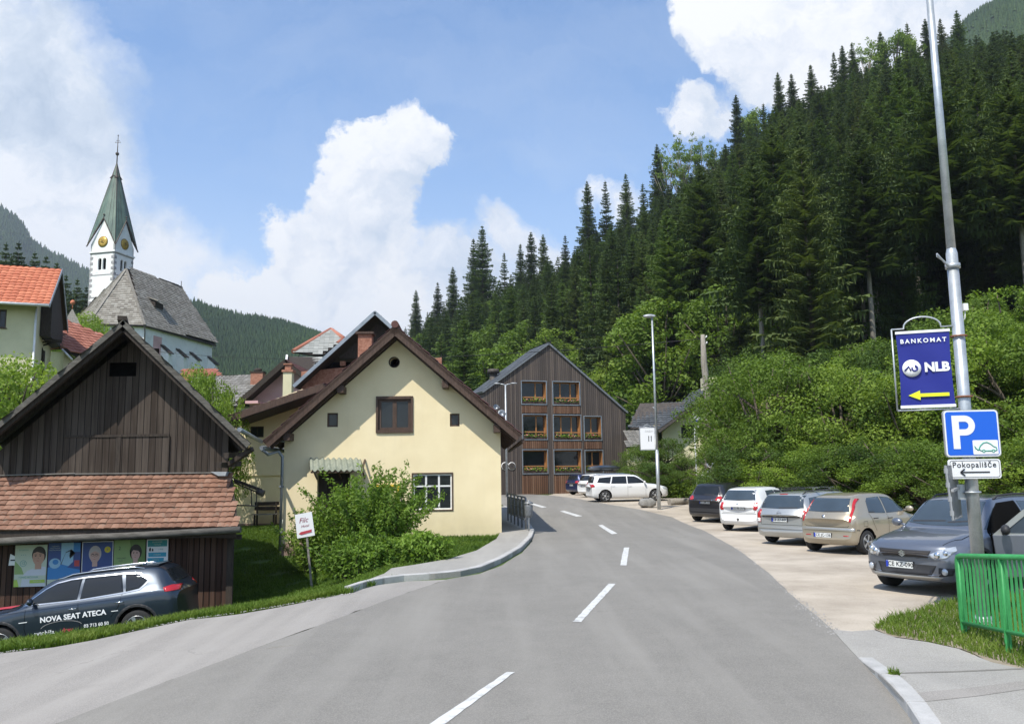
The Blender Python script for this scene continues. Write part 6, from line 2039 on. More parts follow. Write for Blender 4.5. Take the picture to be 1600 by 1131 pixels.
# ================================================================== posters on the barn
def pmat(n, c):
    if n not in MATS: mat_plain(n, c, .55, var=.04)
    return n
BW = BN.loc + Vector((0, lw - .012, 0))
BF2 = Fac(BW, 0.0)
def poster(pxr, label, bg, draw, frame=None):
    (x0, y0, x1, y1) = pxr
    u0, u1, w0, w1 = BF2.rect(x0, y0, x1, y1)
    o = thing('election_poster' if 'poster of' in label else 'poster', label, 'poster', BW + Vector(((u0 + u1) / 2, 0, w0)))
    o.rotation_euler[1] = -.012
    W, H = u1 - u0, w1 - w0
    b = MB(); b.box(-W / 2, W / 2, -.010, .0, 0, H); sheet = b.build('sheet', bg, o)
    def P(a, c, k=1): return Vector(((a - .5) * W, -.010 - .0025 * k, c * H))
    def shape(name, m, pts, k=1, par=sheet):
        b = MB(); b.prism([P(a, c, k) for a, c in pts], (0, .0022, 0)); return b.build(name, m, par)
    def ell(name, m, cx, cy, rx, ry, k=1, a0=0, a1=360):
        return shape(name, m, [(cx + rx * math.cos(R(t)), cy + ry * math.sin(R(t))) for t in range(a0, a1, 15)], k)
    def txt(s, m, cx, cy, size, k=2, bold=0.0):
        b = MB().use(m); add_text(b, s, P(cx, cy, k), (1, 0, 0), (0, 0, 1), size, bold=bold); return b.build('lettering', None, sheet)
    draw(shape, ell, txt)
    if frame:
        b = MB(); t = .014
        b.box(-W / 2, -W / 2 + t, -.014, -.0105, 0, H); b.box(W / 2 - t, W / 2, -.014, -.0105, 0, H); b.box(-W / 2 + t, W / 2 - t, -.014, -.0105, 0, t); b.box(-W / 2 + t, W / 2 - t, -.014, -.0105, H - t, H); b.build('border', frame, o)
    return o


for n_, c_ in dict(po_pale=(.52, .58, .47), po_green=(.40, .55, .10), po_blue=(.045, .22, .52), po_lblue=(.30, .50, .66), po_navy=(.04, .075, .24), po_moss=(.14, .24, .07), po_moss2=(.26, .38, .14), po_skin=(.50, .29, .21), po_skin2=(.56, .36, .30), po_shirt=(.58, .60, .66),
                   po_hair=(.030, .022, .018), po_grey=(.48, .44, .42), po_pink=(.55, .12, .24), po_suit=(.02, .022, .035), po_teal=(.03, .27, .28), po_cyan=(.04, .33, .48), po_yel=(.60, .50, .03), po_red=(.45, .06, .06), po_hbrown=(.07, .045, .03)).items(): pmat(n_, c_)


def face(shape, ell, cx, cy, r, skin, hair, kind, aspect=1.0):
    ax_ = r; ay = r * 1.32 * aspect
    if kind == 'man':
        ell('hair', hair, cx + r * .05, cy + ay * .22, ax_ * 1.10, ay * .98, 1)
    elif kind == 'grey':
        ell('hair', hair, cx, cy + ay * .26, ax_ * 1.22, ay * 1.04, 1)
    else:
        ell('hair', hair, cx, cy + ay * .24, ax_ * 1.30, ay * 1.12, 1)
    shape('neck', skin, [(cx - r * .5, cy - ay * 1.4), (cx + r * .5, cy - ay * 1.4), (cx + r * .5, cy - ay * .5), (cx - r * .5, cy - ay * .5)], 2)
    ell('face', skin, cx, cy - ay * .04, ax_ * .92, ay * .92, 3)
    for s in (-1, 1):
        ell('eye', 'po_hair', cx + s * r * .36 - r * .08, cy + ay * .10, r * .13, ay * .05, 4); shape('eyebrow', hair if kind != 'grey' else 'po_hbrown', [(cx + s * r * .36 - r * .28, cy + ay * .22), (cx + s * r * .36 + r * .14, cy + ay * .22), (cx + s * r * .36 + r * .10, cy + ay * .27), (cx + s * r * .36 - r * .22, cy + ay * .28)], 4)
    shape('nose', 'po_hbrown', [(cx - r * .12, cy - ay * .18), (cx + r * .05, cy - ay * .18), (cx + r * .0, cy - ay * .13)], 4)
    shape('mouth', 'po_red', [(cx - r * .34, cy - ay * .42), (cx - r * .05, cy - ay * .50), (cx + r * .22, cy - ay * .42), (cx - r * .05, cy - ay * .44)], 4)
    if kind == 'man':
        shape('fringe', hair, [(cx - ax_ * .92, cy + ay * .38), (cx - ax_ * .2, cy + ay * .58), (cx + ax_ * .9, cy + ay * .30), (cx + ax_ * .7, cy + ay * .95), (cx - ax_ * .3, cy + ay * 1.05), (cx - ax_ * .85, cy + ay * .8)], 4)
    elif kind == 'dark':
        shape('fringe', hair, [(cx - ax_ * 1.0, cy + ay * .15), (cx - ax_ * .5, cy + ay * .55), (cx + ax_ * .5, cy + ay * .45), (cx + ax_ * 1.0, cy + ay * .1), (cx + ax_ * .8, cy + ay * 1.0), (cx - ax_ * .7, cy + ay * 1.0)], 4)
    else:
        shape('fringe', hair, [(cx - ax_ * .95, cy + ay * .35), (cx, cy + ay * .62), (cx + ax_ * .95, cy + ay * .35), (cx + ax_ * .6, cy + ay * 1.05), (cx - ax_ * .6, cy + ay * 1.05)], 4)
        for s in (-1, 1): ell('spectacles', 'po_hair', cx + s * r * .38 - r * .04, cy + ay * .10, r * .33, ay * .13, 5); ell('lens', skin, cx + s * r * .38 - r * .04, cy + ay * .10, r * .25, ay * .085, 6)


def d1(shape, ell, txt):
    shape('field', 'po_green', [(0, 0), (.16, 0), (.10, .17), (0, .17)]); shape('tint', 'po_moss2', [(.01, .30), (.30, .30), (.22, .45), (.01, .62)], 1)
    shape('shirt', 'po_shirt', [(.22, 0), (.98, 0), (.98, .46), (.80, .48), (.68, .40), (.56, .42), (.40, .38), (.26, .26)], 1)
    face(shape, ell, .74, .71, .20, 'po_skin', 'po_hair', 'man', .80)
    shape('band', 'po_pale', [(.01, .185), (.99, .185), (.99, .265), (.01, .265)], 5); txt('TOMAŽ PEČOVNIK', 'po_teal', .46, .225, .052, 6)
    shape('box', 'po_green', [(.5, .08), (.97, .09), (.97, .17), (.5, .16)], 5); txt('KANDIDAT', 'po_pale', .74, .125, .035, 6)
    txt('12', 'po_teal', .27, .56, .085, 2)
    b = [(.27 + .10 * math.cos(R(t)), .56 + .075 * math.sin(R(t))) for t in range(0, 361, 15)]
    shape('ring', 'po_teal', b + [(.27 + .09 * math.cos(R(t)), .56 + .067 * math.sin(R(t))) for t in range(360, -1, -15)], 2)
    txt('• • •', 'po_teal', .27, .76, .07, 2); txt('ZA SOLČAVO', 'po_teal', .27, .88, .035, 2)


def d2(shape, ell, txt):
    shape('water', 'po_blue', [(0, .15), (1, .15), (1, .36), (.6, .46), (.3, .50), (0, .42)]); shape('sky_tint', 'po_lblue', [(.40, .5), (.78, .42), (.78, 1), (.40, 1)], 1); shape('deep', 'po_navy', [(.60, .42), (1, .36), (1, .52), (.80, .56)], 2)
    shape('foot', 'po_pale', [(0, 0), (1, 0), (1, .145), (0, .145)], 2); shape('box', 'po_blue', [(.78, .78), (.99, .78), (.99, .99), (.78, .99)], 2); shape('tag', 'po_red', [(.82, .44), (.98, .44), (.98, .58), (.82, .58)], 3)
    shape('rack_line', 'po_hair', [(.40, .50), (.42, .50), (.55, .78), (.72, .84), (.66, .70), (.68, .62), (.84, .74), (.83, .76), (.66, .66), (.68, .80), (.54, .76)], 3)
    ell('spray', 'po_lblue', .22, .52, .18, .12, 3); ell('spray_core', 'po_blue', .24, .55, .09, .06, 4)
    for k in range(3): txt('POLETNA PONUDBA'[:9 + 2 * k], 'po_pale', .22, .92 - .045 * k, .032, 4)


def d3(shape, ell, txt):
    shape('jacket', 'po_shirt', [(.06, 0), (.94, 0), (.90, .20), (.66, .36), (.38, .36), (.12, .22)], 1)
    shape('blouse', 'po_pink', [(.36, 0), (.74, 0), (.60, .34), (.40, .34)], 2); face(shape, ell, .42, .66, .165, 'po_skin2', 'po_grey', 'grey', .85)
    ell('badge', 'po_yel', .82, .80, .10, .075, 2); txt('8', 'po_navy', .82, .80, .06, 3)


def d4(shape, ell, txt):
    shape('light_field', 'po_moss2', [(0, 0), (.55, 0), (.62, .5), (.5, 1), (0, 1)]); shape('jacket', 'po_suit', [(.28, 0), (1, 0), (1, .28), (.80, .40), (.55, .38), (.36, .28)], 2)
    shape('blouse', 'po_shirt', [(.55, 0), (.62, 0), (.78, .38), (.62, .40)], 3); face(shape, ell, .70, .66, .15, 'po_skin2', 'po_hair', 'dark', .85)
    txt('2', 'po_suit', .18, .80, .11, 2); txt('GREGORIČ', 'po_suit', .24, .56, .042, 2); txt('ZELENI', 'po_suit', .22, .50, .032, 2)


def d5(shape, ell, txt):
    shape('head_band', 'po_teal', [(.05, .74), (.95, .74), (.95, .97), (.05, .97)]); txt('DOGODEK', 'po_pale', .5, .90, .045, 2); txt('V DOLINI', 'po_pale', .5, .81, .038, 2)
    shape('figures', 'po_hair', [(.12, .58), (.20, .58), (.20, .68), (.16, .72), (.12, .66)], 1); shape('figure_b', 'po_hair', [(.24, .58), (.32, .58), (.31, .66), (.26, .68)], 1); txt('1 9:00', 'po_teal', .66, .64, .045, 1)
    shape('bubble', 'po_cyan', [(.10, .38), (.92, .38), (.92, .53), (.08, .53)], 1); txt('VABLJENI', 'po_pale', .5, .455, .04, 2); shape('bubble_low', 'po_cyan', [(.06, .20), (.80, .20), (.82, .34), (.06, .34)], 1); txt('SOBOTA', 'po_pale', .44, .27, .04, 2)


poster((23.5, 851, 73.5, 916), 'pale green election poster of a dark-haired man in a white shirt on the barn', 'po_pale', d1)
poster((75.5, 847.5, 126, 914), 'blue water-toned poster with a white foot between two election posters', 'po_navy', d2)
poster((128.5, 845.5, 177, 911), 'dark blue election poster of a grey-haired woman with glasses and pink blouse', 'po_navy', d3, 'sign_white')
poster((178.5, 843, 227, 908), 'moss green election poster of a dark-haired woman in a dark jacket', 'po_moss', d4)
poster((229.5, 842, 263, 886), 'small white and turquoise notice at the right end of the poster row', 'sign_white', d5)
u0, u1, w0, w1 = BF2.rect(14, 865, 24, 883)
o = MB().use('sign_white'); o.prism([Vector((u0, -.008, w0)), Vector((u1, -.008, w0)), Vector((u1, -.008, w0 + (w1 - w0) * .78)), Vector((u0 + .03, -.008, w1))], (0, .006, 0)); o.use('sign_black').box(u0 + .04, u1, -.011, -.009, w0 + .1, w0 + .13)
o = o.build('paper_arrow'); o.location = BW; tag(o, 'torn white paper arrow at the left end of the poster row', 'paper')
# ================================================================== cars
def paint(name, c, metal=0.5, rough=0.32):
    m, nt, bs, out = new_mat(name)
    v = coords(nt, 'Object')
    fl = noise(nt, v, 420, 2, 0.5); du = noise(nt, v, 1.4, 4, 0.6)
    col = mixc(nt, mathn(nt, 'MULTIPLY', fl, 0.5), c, tuple(min(1, x * 1.25 + .01) for x in c))
    # road dust low on the sides
    sp_ = nt.nodes.new('ShaderNodeSeparateXYZ'); L(nt, v, sp_.inputs[0])
    dust = mathn(nt, 'MULTIPLY', mathn(nt, 'MULTIPLY_ADD', sp_.outputs['Z'], -1.9, 1.05, clamp=True), mathn(nt, 'MULTIPLY_ADD', du, 1.6, -.35, clamp=True))
    col = mixc(nt, mathn(nt, 'MULTIPLY', dust, .45), col, (.30, .27, .22))
    L(nt, col, bs.inputs['Base Color'])
    bs.inputs['Metallic'].default_value = metal
    L(nt, mathn(nt, 'MULTIPLY_ADD', dust, .35, rough, clamp=True), bs.inputs['Roughness'])
    bs.inputs['Coat Weight'].default_value = 0.9
    L(nt, mathn(nt, 'MULTIPLY_ADD', du, .06, .02, clamp=True), bs.inputs['Coat Roughness'])
    MATS[name] = m


paint('paint_white', (.70, .71, .71), 0.0, .35); paint('paint_silver', (.40, .41, .40), .55); paint('paint_gold', (.36, .315, .235), .5); paint('paint_steel', (.145, .16, .19), .55)
paint('paint_slate', (.018, .029, .046), .45); paint('paint_black', (.018, .018, .022), .3); paint('paint_navy', (.012, .022, .080), .4)
mat_plain('tyre', (.018, .018, .018), .85, var=.2); mat_plain('rim_metal', (.42, .43, .44), .35, .8); mat_plain('car_trim', (.025, .025, .027), .6); mat_plain('chrome', (.65, .66, .68), .14, 1.0)
mat_plain('lamp_red', (.42, .012, .015), .18, coat=.6); mat_plain('lamp_clear', (.50, .53, .56), .10, .35, coat=1.0); mat_plain('lamp_orange', (.55, .20, .03), .2); mat_plain('plate_white', (.72, .74, .72), .4); mat_plain('plate_blue', (.02, .05, .40), .4)
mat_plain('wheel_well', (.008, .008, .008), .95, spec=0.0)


def pchip(xs, ys, x):
    xs, ys = list(xs), list(ys); n = len(xs)
    h = [xs[i + 1] - xs[i] for i in range(n - 1)]; d = [(ys[i + 1] - ys[i]) / h[i] for i in range(n - 1)]
    m = [d[0]] + [0 if d[i - 1] * d[i] <= 0 else 2 * d[i - 1] * d[i] / (d[i - 1] + d[i]) for i in range(1, n - 1)] + [d[-1]]
    for i in range(n - 1):
        if x <= xs[i + 1] or i == n - 2:
            t = (x - xs[i]) / h[i]
            return (2 * t**3 - 3 * t**2 + 1) * ys[i] + (t**3 - 2 * t**2 + t) * h[i] * m[i] + (-2 * t**3 + 3 * t**2) * ys[i + 1] + (t**3 - t**2) * h[i] * m[i + 1]


class Car:
    def __init__(s, name, label, paintm, Ln, W, H, xc, xw, xr, zg, hb=.93, hoodc=.98, hoodn=.80, ag=.10, rw=.31, wf=.80, wr=.72, loc=(0, 0), head=0.0, group=None, glass='car_glass', clad=False, arch=.055, sc=1.0):
        s.sc = sc
        s.Ln, s.W, s.H, s.hb = Ln, W, H, hb
        h, w = Ln / 2, W / 2; s.h, s.w = h, w
        s.glass = glass
        st = [  # x, zb, hw, zs, hr, zr
            (h, .34, .74 * w, .60, .62 * w, .655), (h - .05, .27, .86 * w, .66, .74 * w, hoodn - .07), (h - .16, .23, .94 * w, .70, .80 * w, hoodn - .015), (h - .36, .21, .985 * w, hoodn - .05, .80 * w, hoodn + .045), (h - .75, .19, w, hb - .10, .79 * w, (hoodn + hoodc) / 2 + .04),
            (xc, .18, w, hb - .03, .78 * w, hoodc), (xc - .30, .18, w, hb, .735 * w, hoodc + .40 * (H - hoodc)), (xw + .10, .18, w, hb + .005, .675 * w, H - .075), (xw - .12, .18, w, hb + .01, .65 * w, H - .022), (xw - .6, .18, w, hb + .015, .655 * w, H),
            ((xw - .6 + xr) / 2, .18, w, hb + .025, .655 * w, H - .004), (xr + .22, .18, .995 * w, hb + .04, .64 * w, H - .035), (xr, .20, .985 * w, hb + .045, .625 * w, H - .075),
            (-h + ag + .02, .22, .965 * w, hb + .02, .72 * w, zg), (-h + .07, .25, .93 * w, hb - .04, .76 * w, zg - .07), (-h, .36, .84 * w, hb - .14, .74 * w, zg - .16)]
        st = st[::-1]
        xs = [a[0] for a in st]
        X = []
        for a, b in zip(xs, xs[1:]):
            k = max(2, min(6, int((b - a) / .07)))
            X += [a + (b - a) * i / k for i in range(k)]
        X.append(xs[-1])
        rings = []
        for x in X:
            zb, hw, zs, hr, zr = [pchip(xs, [q[j] for q in st], x) for j in range(1, 6)]
            zs = min(zs, zr - .03)
            half = [(0, zb), (hw * .72, zb), (hw * .90, zb + .03), (hw * .965, zb + .10), (hw * .985, zb + (zs - zb) * .35), (hw, zb + (zs - zb) * .62), (hw * .995, zs - (zs - zb) * .16), (hw * .975, zs - .03), (hw * .945, zs),
                    ((hw * .945 * .75 + hr * .25), zs + (zr - .045 - zs) * .30), ((hw * .945 * .42 + hr * .58), zs + (zr - .045 - zs) * .66), (hr * 1.01, zr - .05), (hr * .95, zr - .022), (hr * .82, zr - .008), (hr * .45, zr + .002), (0, zr + .006)]
            ring = [(-a, b) for a, b in half[::-1][:-1]] + half[:-1]
            ring = [(a, b) for a, b in half] + [(-a, b) for a, b in half[-2:0:-1]]
            k = (abs(x) / h) ** 5 * .19
            rings.append([Vector((x - math.copysign(1, x) * k * (a / w) ** 2 * (1.0 if b < 1.1 else .7), a, b)) for a, b in ring])
        n = len(rings[0]); vs = [p for r_ in rings for p in r_]
        fs = [(i * n + k, i * n + (k + 1) % n, (i + 1) * n + (k + 1) % n, (i + 1) * n + k) for i in range(len(rings) - 1) for k in range(n)]
        # caps: strips between mirrored points
        for base, flip in ((0, True), ((len(rings) - 1) * n, False)):
            for k in range(0, n // 2):
                a, b, c, d = base + k, base + k + 1, base + (n - k - 1) % n, base + (n - k) % n
                q = [a, b, c, d]
                q = [q[0]] + [q[i] for i in range(1, 4) if q[i] != q[i - 1]]
                q = list(dict.fromkeys(q))
                if len(q) > 2: fs.append(q[::-1] if flip else q)
        s.root = thing(name, label, 'car', (0, 0, 0), 0, group)
        me = bpy.data.meshes.new('body'); me.from_pydata([tuple(v) for v in vs], [], [tuple(f) for f in fs])
        bm = bmesh.new(); bm.from_mesh(me); bmesh.ops.remove_doubles(bm, verts=bm.verts, dist=1e-4); bmesh.ops.recalc_face_normals(bm, faces=bm.faces)
        s.bvh = BVHTree.FromBMesh(bm); bm.to_mesh(me); bm.free()
        me.materials.append(mat_of(paintm)); me.materials.append(mat_of('wheel_well')); me.materials.append(mat_of('car_trim'))
        s.root.scale = (sc, sc, sc); s.xf, s.xr_ = h - wf, -h + wr; s.rw = rw
        cb = MB()
        for x in (s.xf, s.xr_):
            for y in (-1, 1):
                M = Matrix.Translation((x, y * (w - .13), rw + .012)) @ Matrix.Rotation(PI / 2, 4, 'X')
                cb.lathe([(rw + arch, -.17), (rw + arch, .17)], 28, M, smooth=False)
        cut = cb.build('cut', 'wheel_well')
        o = bpy.data.objects.new('body', me); C.objects.link(o)
        md = o.modifiers.new('b', 'BOOLEAN'); md.operation = 'DIFFERENCE'; md.object = cut; md.solver = 'EXACT'
        dg = bpy.context.evaluated_depsgraph_get(); me2 = bpy.data.meshes.new_from_object(o.evaluated_get(dg))
        o.modifiers.clear(); o.data = me2; bpy.data.objects.remove(cut)
        for p in me2.polygons:
            c = p.center; ins = any((c.x - x) ** 2 + (c.z - rw - .012) ** 2 < (rw + arch + .004) ** 2 for x in (s.xf, s.xr_)) and abs(c.y) < w - .02 and c.z > 0.1
            if ins and not (c.z < .21 and abs(p.normal.z) > .8 and False): p.material_index = 1
            elif c.z < .215: p.material_index = 2
            p.use_smooth = not ins
        try: me2.set_sharp_from_angle(angle=R(38))
        except Exception: pass
        o.parent = s.root; s.body = o
        for x in (s.xf, s.xr_):
            for y in (-1, 1): s.wheel(x, y)
        s.place(loc, head)

    def place(s, loc, head):
        d = Vector((math.cos(head), math.sin(head), 0)); l = Vector((-d.y, d.x, 0)); p = Vector((loc[0], loc[1], 0))
        k = s.sc; xf, xr = s.xf * k, s.xr_ * k
        def g(q): return Vector((q.x, q.y, gz(q.x, q.y) + .012))
        f = (g(p + d * xf + l * .7) + g(p + d * xf - l * .7)) / 2; r_ = (g(p + d * xr + l * .7) + g(p + d * xr - l * .7)) / 2
        le = (g(p + d * xf + l * .7) + g(p + d * xr + l * .7)) / 2; ri = (g(p + d * xf - l * .7) + g(p + d * xr - l * .7)) / 2
        X = (f - r_).normalized(); Y = (le - ri).normalized(); Z = X.cross(Y).normalized(); Y = Z.cross(X)
        M = Matrix((X, Y, Z)).transposed()
        c = f.lerp(r_, xf / (xf - xr))
        c.z -= .0; s.root.location = c; s.root.rotation_euler = M.to_euler()

    def wheel(s, x, sd):
        r_ = s.rw; Mx = Matrix.Translation((x, sd * (s.w - .115), r_)) @ Matrix.Rotation(-sd * PI / 2, 4, 'X')
        o = bpy.data.objects.new('wheel', None); C.objects.link(o); o.parent = s.root; o.matrix_local = Mx
        b = MB(); b.lathe([(r_ * .66, -.09), (r_ * .93, -.10), (r_ * .99, -.075), (r_, -.03), (r_, .03), (r_ * .99, .075), (r_ * .93, .10), (r_ * .66, .088)], 28); b.build('tyre', 'tyre', o)
        b = MB(); b.lathe([(r_ * .655, .055), (r_ * .665, .092), (r_ * .63, .094), (r_ * .60, .04), (r_ * .2, .03), (0, .03)], 28)
        rim = b.build('rim', 'rim_metal', o)
        b = MB()
        for k in range(5):
            a = 2 * PI * k / 5
            for da in (-.10, .10):
                b.beam(Vector((math.cos(a) * r_ * .10, math.sin(a) * r_ * .10, .082)), Vector((math.cos(a + da) * r_ * .63, math.sin(a + da) * r_ * .63, .078)), .040, .022)
        b.lathe([(r_ * .17, .05), (r_ * .17, .095), (0, .10)], 14); b.build('spokes', 'rim_metal', rim)
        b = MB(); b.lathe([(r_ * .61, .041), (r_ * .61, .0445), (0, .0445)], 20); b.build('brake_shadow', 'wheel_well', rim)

    def cast(s, ax, a, b):
        if ax[1] == 'y': sg = 1 if ax[0] == '+' else -1; o, d = Vector((a, 5 * sg, b)), Vector((0, -sg, 0))
        elif ax[1] == 'x': sg = 1 if ax[0] == '+' else -1; o, d = Vector((6 * sg, a, b)), Vector((-sg, 0, 0))
        else: o, d = Vector((a, b, 5)), Vector((0, 0, -1))
        h = s.bvh.ray_cast(o, d)
        if h[0] is None:
            q = o + d * (5 if ax[1] != 'x' else 6 - s.h); h = s.bvh.find_nearest(q)
        n = h[1] if h[1].dot(-d) > 0 else -h[1]
        return h[0], n

    def patch(s, name, m, ax, poly, off=.004, par=None, cell=.055, label=None):
        """panel of the given outline laid onto the body's own curved surface"""
        bm = bmesh.new(); vv = [bm.verts.new((a, b, 0)) for a, b in poly]
        for t in tessellate_polygon([[Vector((a, b, 0)) for a, b in poly]]):
            try: bm.faces.new([vv[i] for i in t])
            except Exception: pass
        for k in (0, 1):
            lo, hi = min(p[k] for p in poly), max(p[k] for p in poly); q = math.ceil(lo / cell) * cell
            while q < hi - 1e-4:
                co, no = [0, 0, 0], [0, 0, 0]; co[k] = q; no[k] = 1
                bmesh.ops.bisect_plane(bm, geom=bm.verts[:] + bm.edges[:] + bm.faces[:], plane_co=co, plane_no=no, dist=1e-4); q += cell
        ns = {}
        for v in bm.verts:
            p, n = s.cast(ax, v.co.x, v.co.y); ns[v] = (p, n)
        for v, (p, n) in ns.items(): v.co = p + n * off
        nn = {v: n for v, (p, n) in ns.items()}
        for f in bm.faces:
            f.normal_update()
        fs0 = bm.faces[:]
        avg = sum((f.normal.dot(nn[f.verts[0]]) for f in fs0))
        if avg < 0: bmesh.ops.reverse_faces(bm, faces=fs0)
        for f in fs0: f.smooth = True
        ed = [e for e in bm.edges if len(e.link_faces) == 1]
        src = {}
        r_ = bmesh.ops.extrude_edge_only(bm, edges=ed)
        for g in r_['geom']:
            if isinstance(g, bmesh.types.BMVert):
                h = s.bvh.find_nearest(g.co); g.co = h[0] - h[1] * .002
        me = bpy.data.meshes.new(name); bm.to_mesh(me); bm.free(); me.materials.append(mat_of(m))
        o = bpy.data.objects.new(name, me); C.objects.link(o); o.parent = par or s.body if par else s.root
        if par: o.parent = par
        if label: o['label'] = label
        return o

    def seam(s, ax, pts, w_=.009, name='door_gap', m='wheel_well', par=None):
        """narrow strip following the surface"""
        v, f = [], []
        P2 = []
        for a, b in zip(pts, pts[1:]):
            k = max(1, int(math.hypot(b[0] - a[0], b[1] - a[1]) / .06)); P2 += [(a[0] + (b[0] - a[0]) * i / k, a[1] + (b[1] - a[1]) * i / k) for i in range(k)]
        P2.append(pts[-1])
        for i, p in enumerate(P2):
            q0, q1 = P2[max(0, i - 1)], P2[min(len(P2) - 1, i + 1)]; dx, dy = q1[0] - q0[0], q1[1] - q0[1]; l_ = math.hypot(dx, dy) or 1
            for sg in (-.5, .5):
                h, n = s.cast(ax, p[0] - dy / l_ * w_ * sg, p[1] + dx / l_ * w_ * sg); v.append(h + n * (.0025 if m == 'wheel_well' else .007))
        b = MB(); b.add(v, [(2 * i, 2 * i + 1, 2 * i + 3, 2 * i + 2) for i in range(len(P2) - 1)], True)
        return b.build(name, m, par or s.root, recalc=False)

    def plate(s, ax, a, b, txt, w_=.52, h_=.115, y0=0.0):
        p, n = s.cast(ax, a, b); sg = 1 if ax[0] == '+' else -1
        o_ = MB(); r_ = Vector((0, sg, 0)); p = Vector((p.x + sg * .018, a, b)); x = Vector((sg, 0, 0))
        q = [p - r_ * w_ / 2 - Vector((0, 0, h_ / 2)), p + r_ * w_ / 2 - Vector((0, 0, h_ / 2)), p + r_ * w_ / 2 + Vector((0, 0, h_ / 2)), p - r_ * w_ / 2 + Vector((0, 0, h_ / 2))]
        o_.prism([c - x * .004 for c in q], -x * .03); pl = o_.build('plate_holder', 'car_trim', s.root)
        o_ = MB(); k = .93; o_.prism([p + (c - p) * k for c in q], -x * .004); pp_ = o_.build('licence_plate', 'plate_white', s.root)
        o_ = MB().use('plate_blue'); e = q[0] if True else 0
        a0 = p - r_ * w_ * .462; o_.prism([a0 - Vector((0, 0, h_ * .44)) + x * .003, a0 + r_ * w_ * .085 - Vector((0, 0, h_ * .44)) + x * .003, a0 + r_ * w_ * .085 + Vector((0, 0, h_ * .44)) + x * .003, a0 + Vector((0, 0, h_ * .44)) + x * .003], -x * .002); o_.build('plate_band', None, pp_)
        o_ = MB().use('sign_black'); add_text(o_, txt, p + r_ * w_ * .045 + x * .004, r_, (0, 0, 1), h_ * .86, bold=.0012); o_.build('plate_lettering', None, pp_)

    def mirror(s, sd, x, z, m):
        b = MB(); p, n = s.cast('+y' if sd > 0 else '-y', x, z)
        b.tube([p - Vector((0, sd * .02, 0)), p + Vector((-.01, sd * .10, .02))], .025, 6); b.ellipsoid(p + Vector((-.02, sd * .17, .05)), (.06, .11, .075), 12, 8); o = b.build('wing_mirror', m, s.root)

    def handle(s, sd, x, z, m='chrome'):
        ax = '+y' if sd > 0 else '-y'; p, n = s.cast(ax, x, z); b = MB(); b.tube([p, p + n * .035, p + n * .035 - Vector((.15, 0, 0)), p - Vector((.15, 0, 0))], .011, 6); b.build('door_handle', m, s.root)

    def glass_set(s, side, wsb=.70, wst=.585, zrw=(None, None), rwb=.66, rwt=.55, wz=None):
        """windscreen, rear window and side windows; side: list of (x,z) outlines"""
        w = s.w
        z0, z1 = wz
        s.patch('windscreen', s.glass, '+x', [(-w * wsb, z0), (-w * wsb * .5, z0 - .03), (0, z0 - .035), (w * wsb * .5, z0 - .03), (w * wsb, z0), (w * wst, z1 - .01), (w * wst * .5, z1 + .005), (-w * wst * .5, z1 + .005), (-w * wst, z1 - .01)], .005)
        z0, z1 = zrw
        s.patch('rear_window', s.glass, '-x', [(-w * rwb, z0), (0, z0 - .015), (w * rwb, z0), (w * rwt, z1), (-w * rwt, z1)], .005)
        for sd in ('+y', '-y'):
            for poly in side: s.patch('side_window', s.glass, sd, poly, .005)

    def wiper(s, ax, pts):
        s.seam(ax, pts, .022, 'wiper', 'car_trim')


def place_at(px, py_ground, dx=0, dy=0):
    g = G(px, py_ground); return (g.x + dx, g.y + dy)


# ---- Suzuki-like grey crossover with the open door
h0 = math.atan2(-.53, -.85)
ctr = B(1458, 900, 13.35)
sz = Car('parked_car', 'grey crossover facing the road with its front door open, nearest parked car', 'paint_steel', 4.14, 1.75, 1.56, 1.0, .26, -1.50, 1.05, hb=.98, hoodc=1.02, hoodn=.86, ag=.16, rw=.325, wf=.80, wr=.80, loc=(ctr.x + 1.05, ctr.y + .75), head=h0, group='cars parked on the gravel', glass='car_glass_blue', arch=.06, sc=.93)
w = sz.w
sz.glass_set([[(.86, 1.03), (.40, 1.36), (.22, 1.43), (-.36, 1.46), (-.38, 1.03)], [(-.44, 1.03), (-.42, 1.46), (-1.05, 1.43), (-1.25, 1.04)], [(-1.31, 1.05), (-1.13, 1.41), (-1.45, 1.36), (-1.66, 1.12)]], wz=(1.10, 1.475), zrw=(1.10, 1.42), wst=.60, wsb=.72)
sz.patch('grille', 'car_trim', '+x', [(-.46, .73), (.46, .73), (.40, .60), (-.40, .60)], .006)
for k in range(3): sz.seam('+x', [(-.42, .635 + .03 * k), (.42, .635 + .03 * k)], .008, 'grille_bar', 'iron')
sz.patch('lower_grille', 'car_trim', '+x', [(-.52, .50), (.52, .50), (.44, .33), (-.44, .33)], .006)
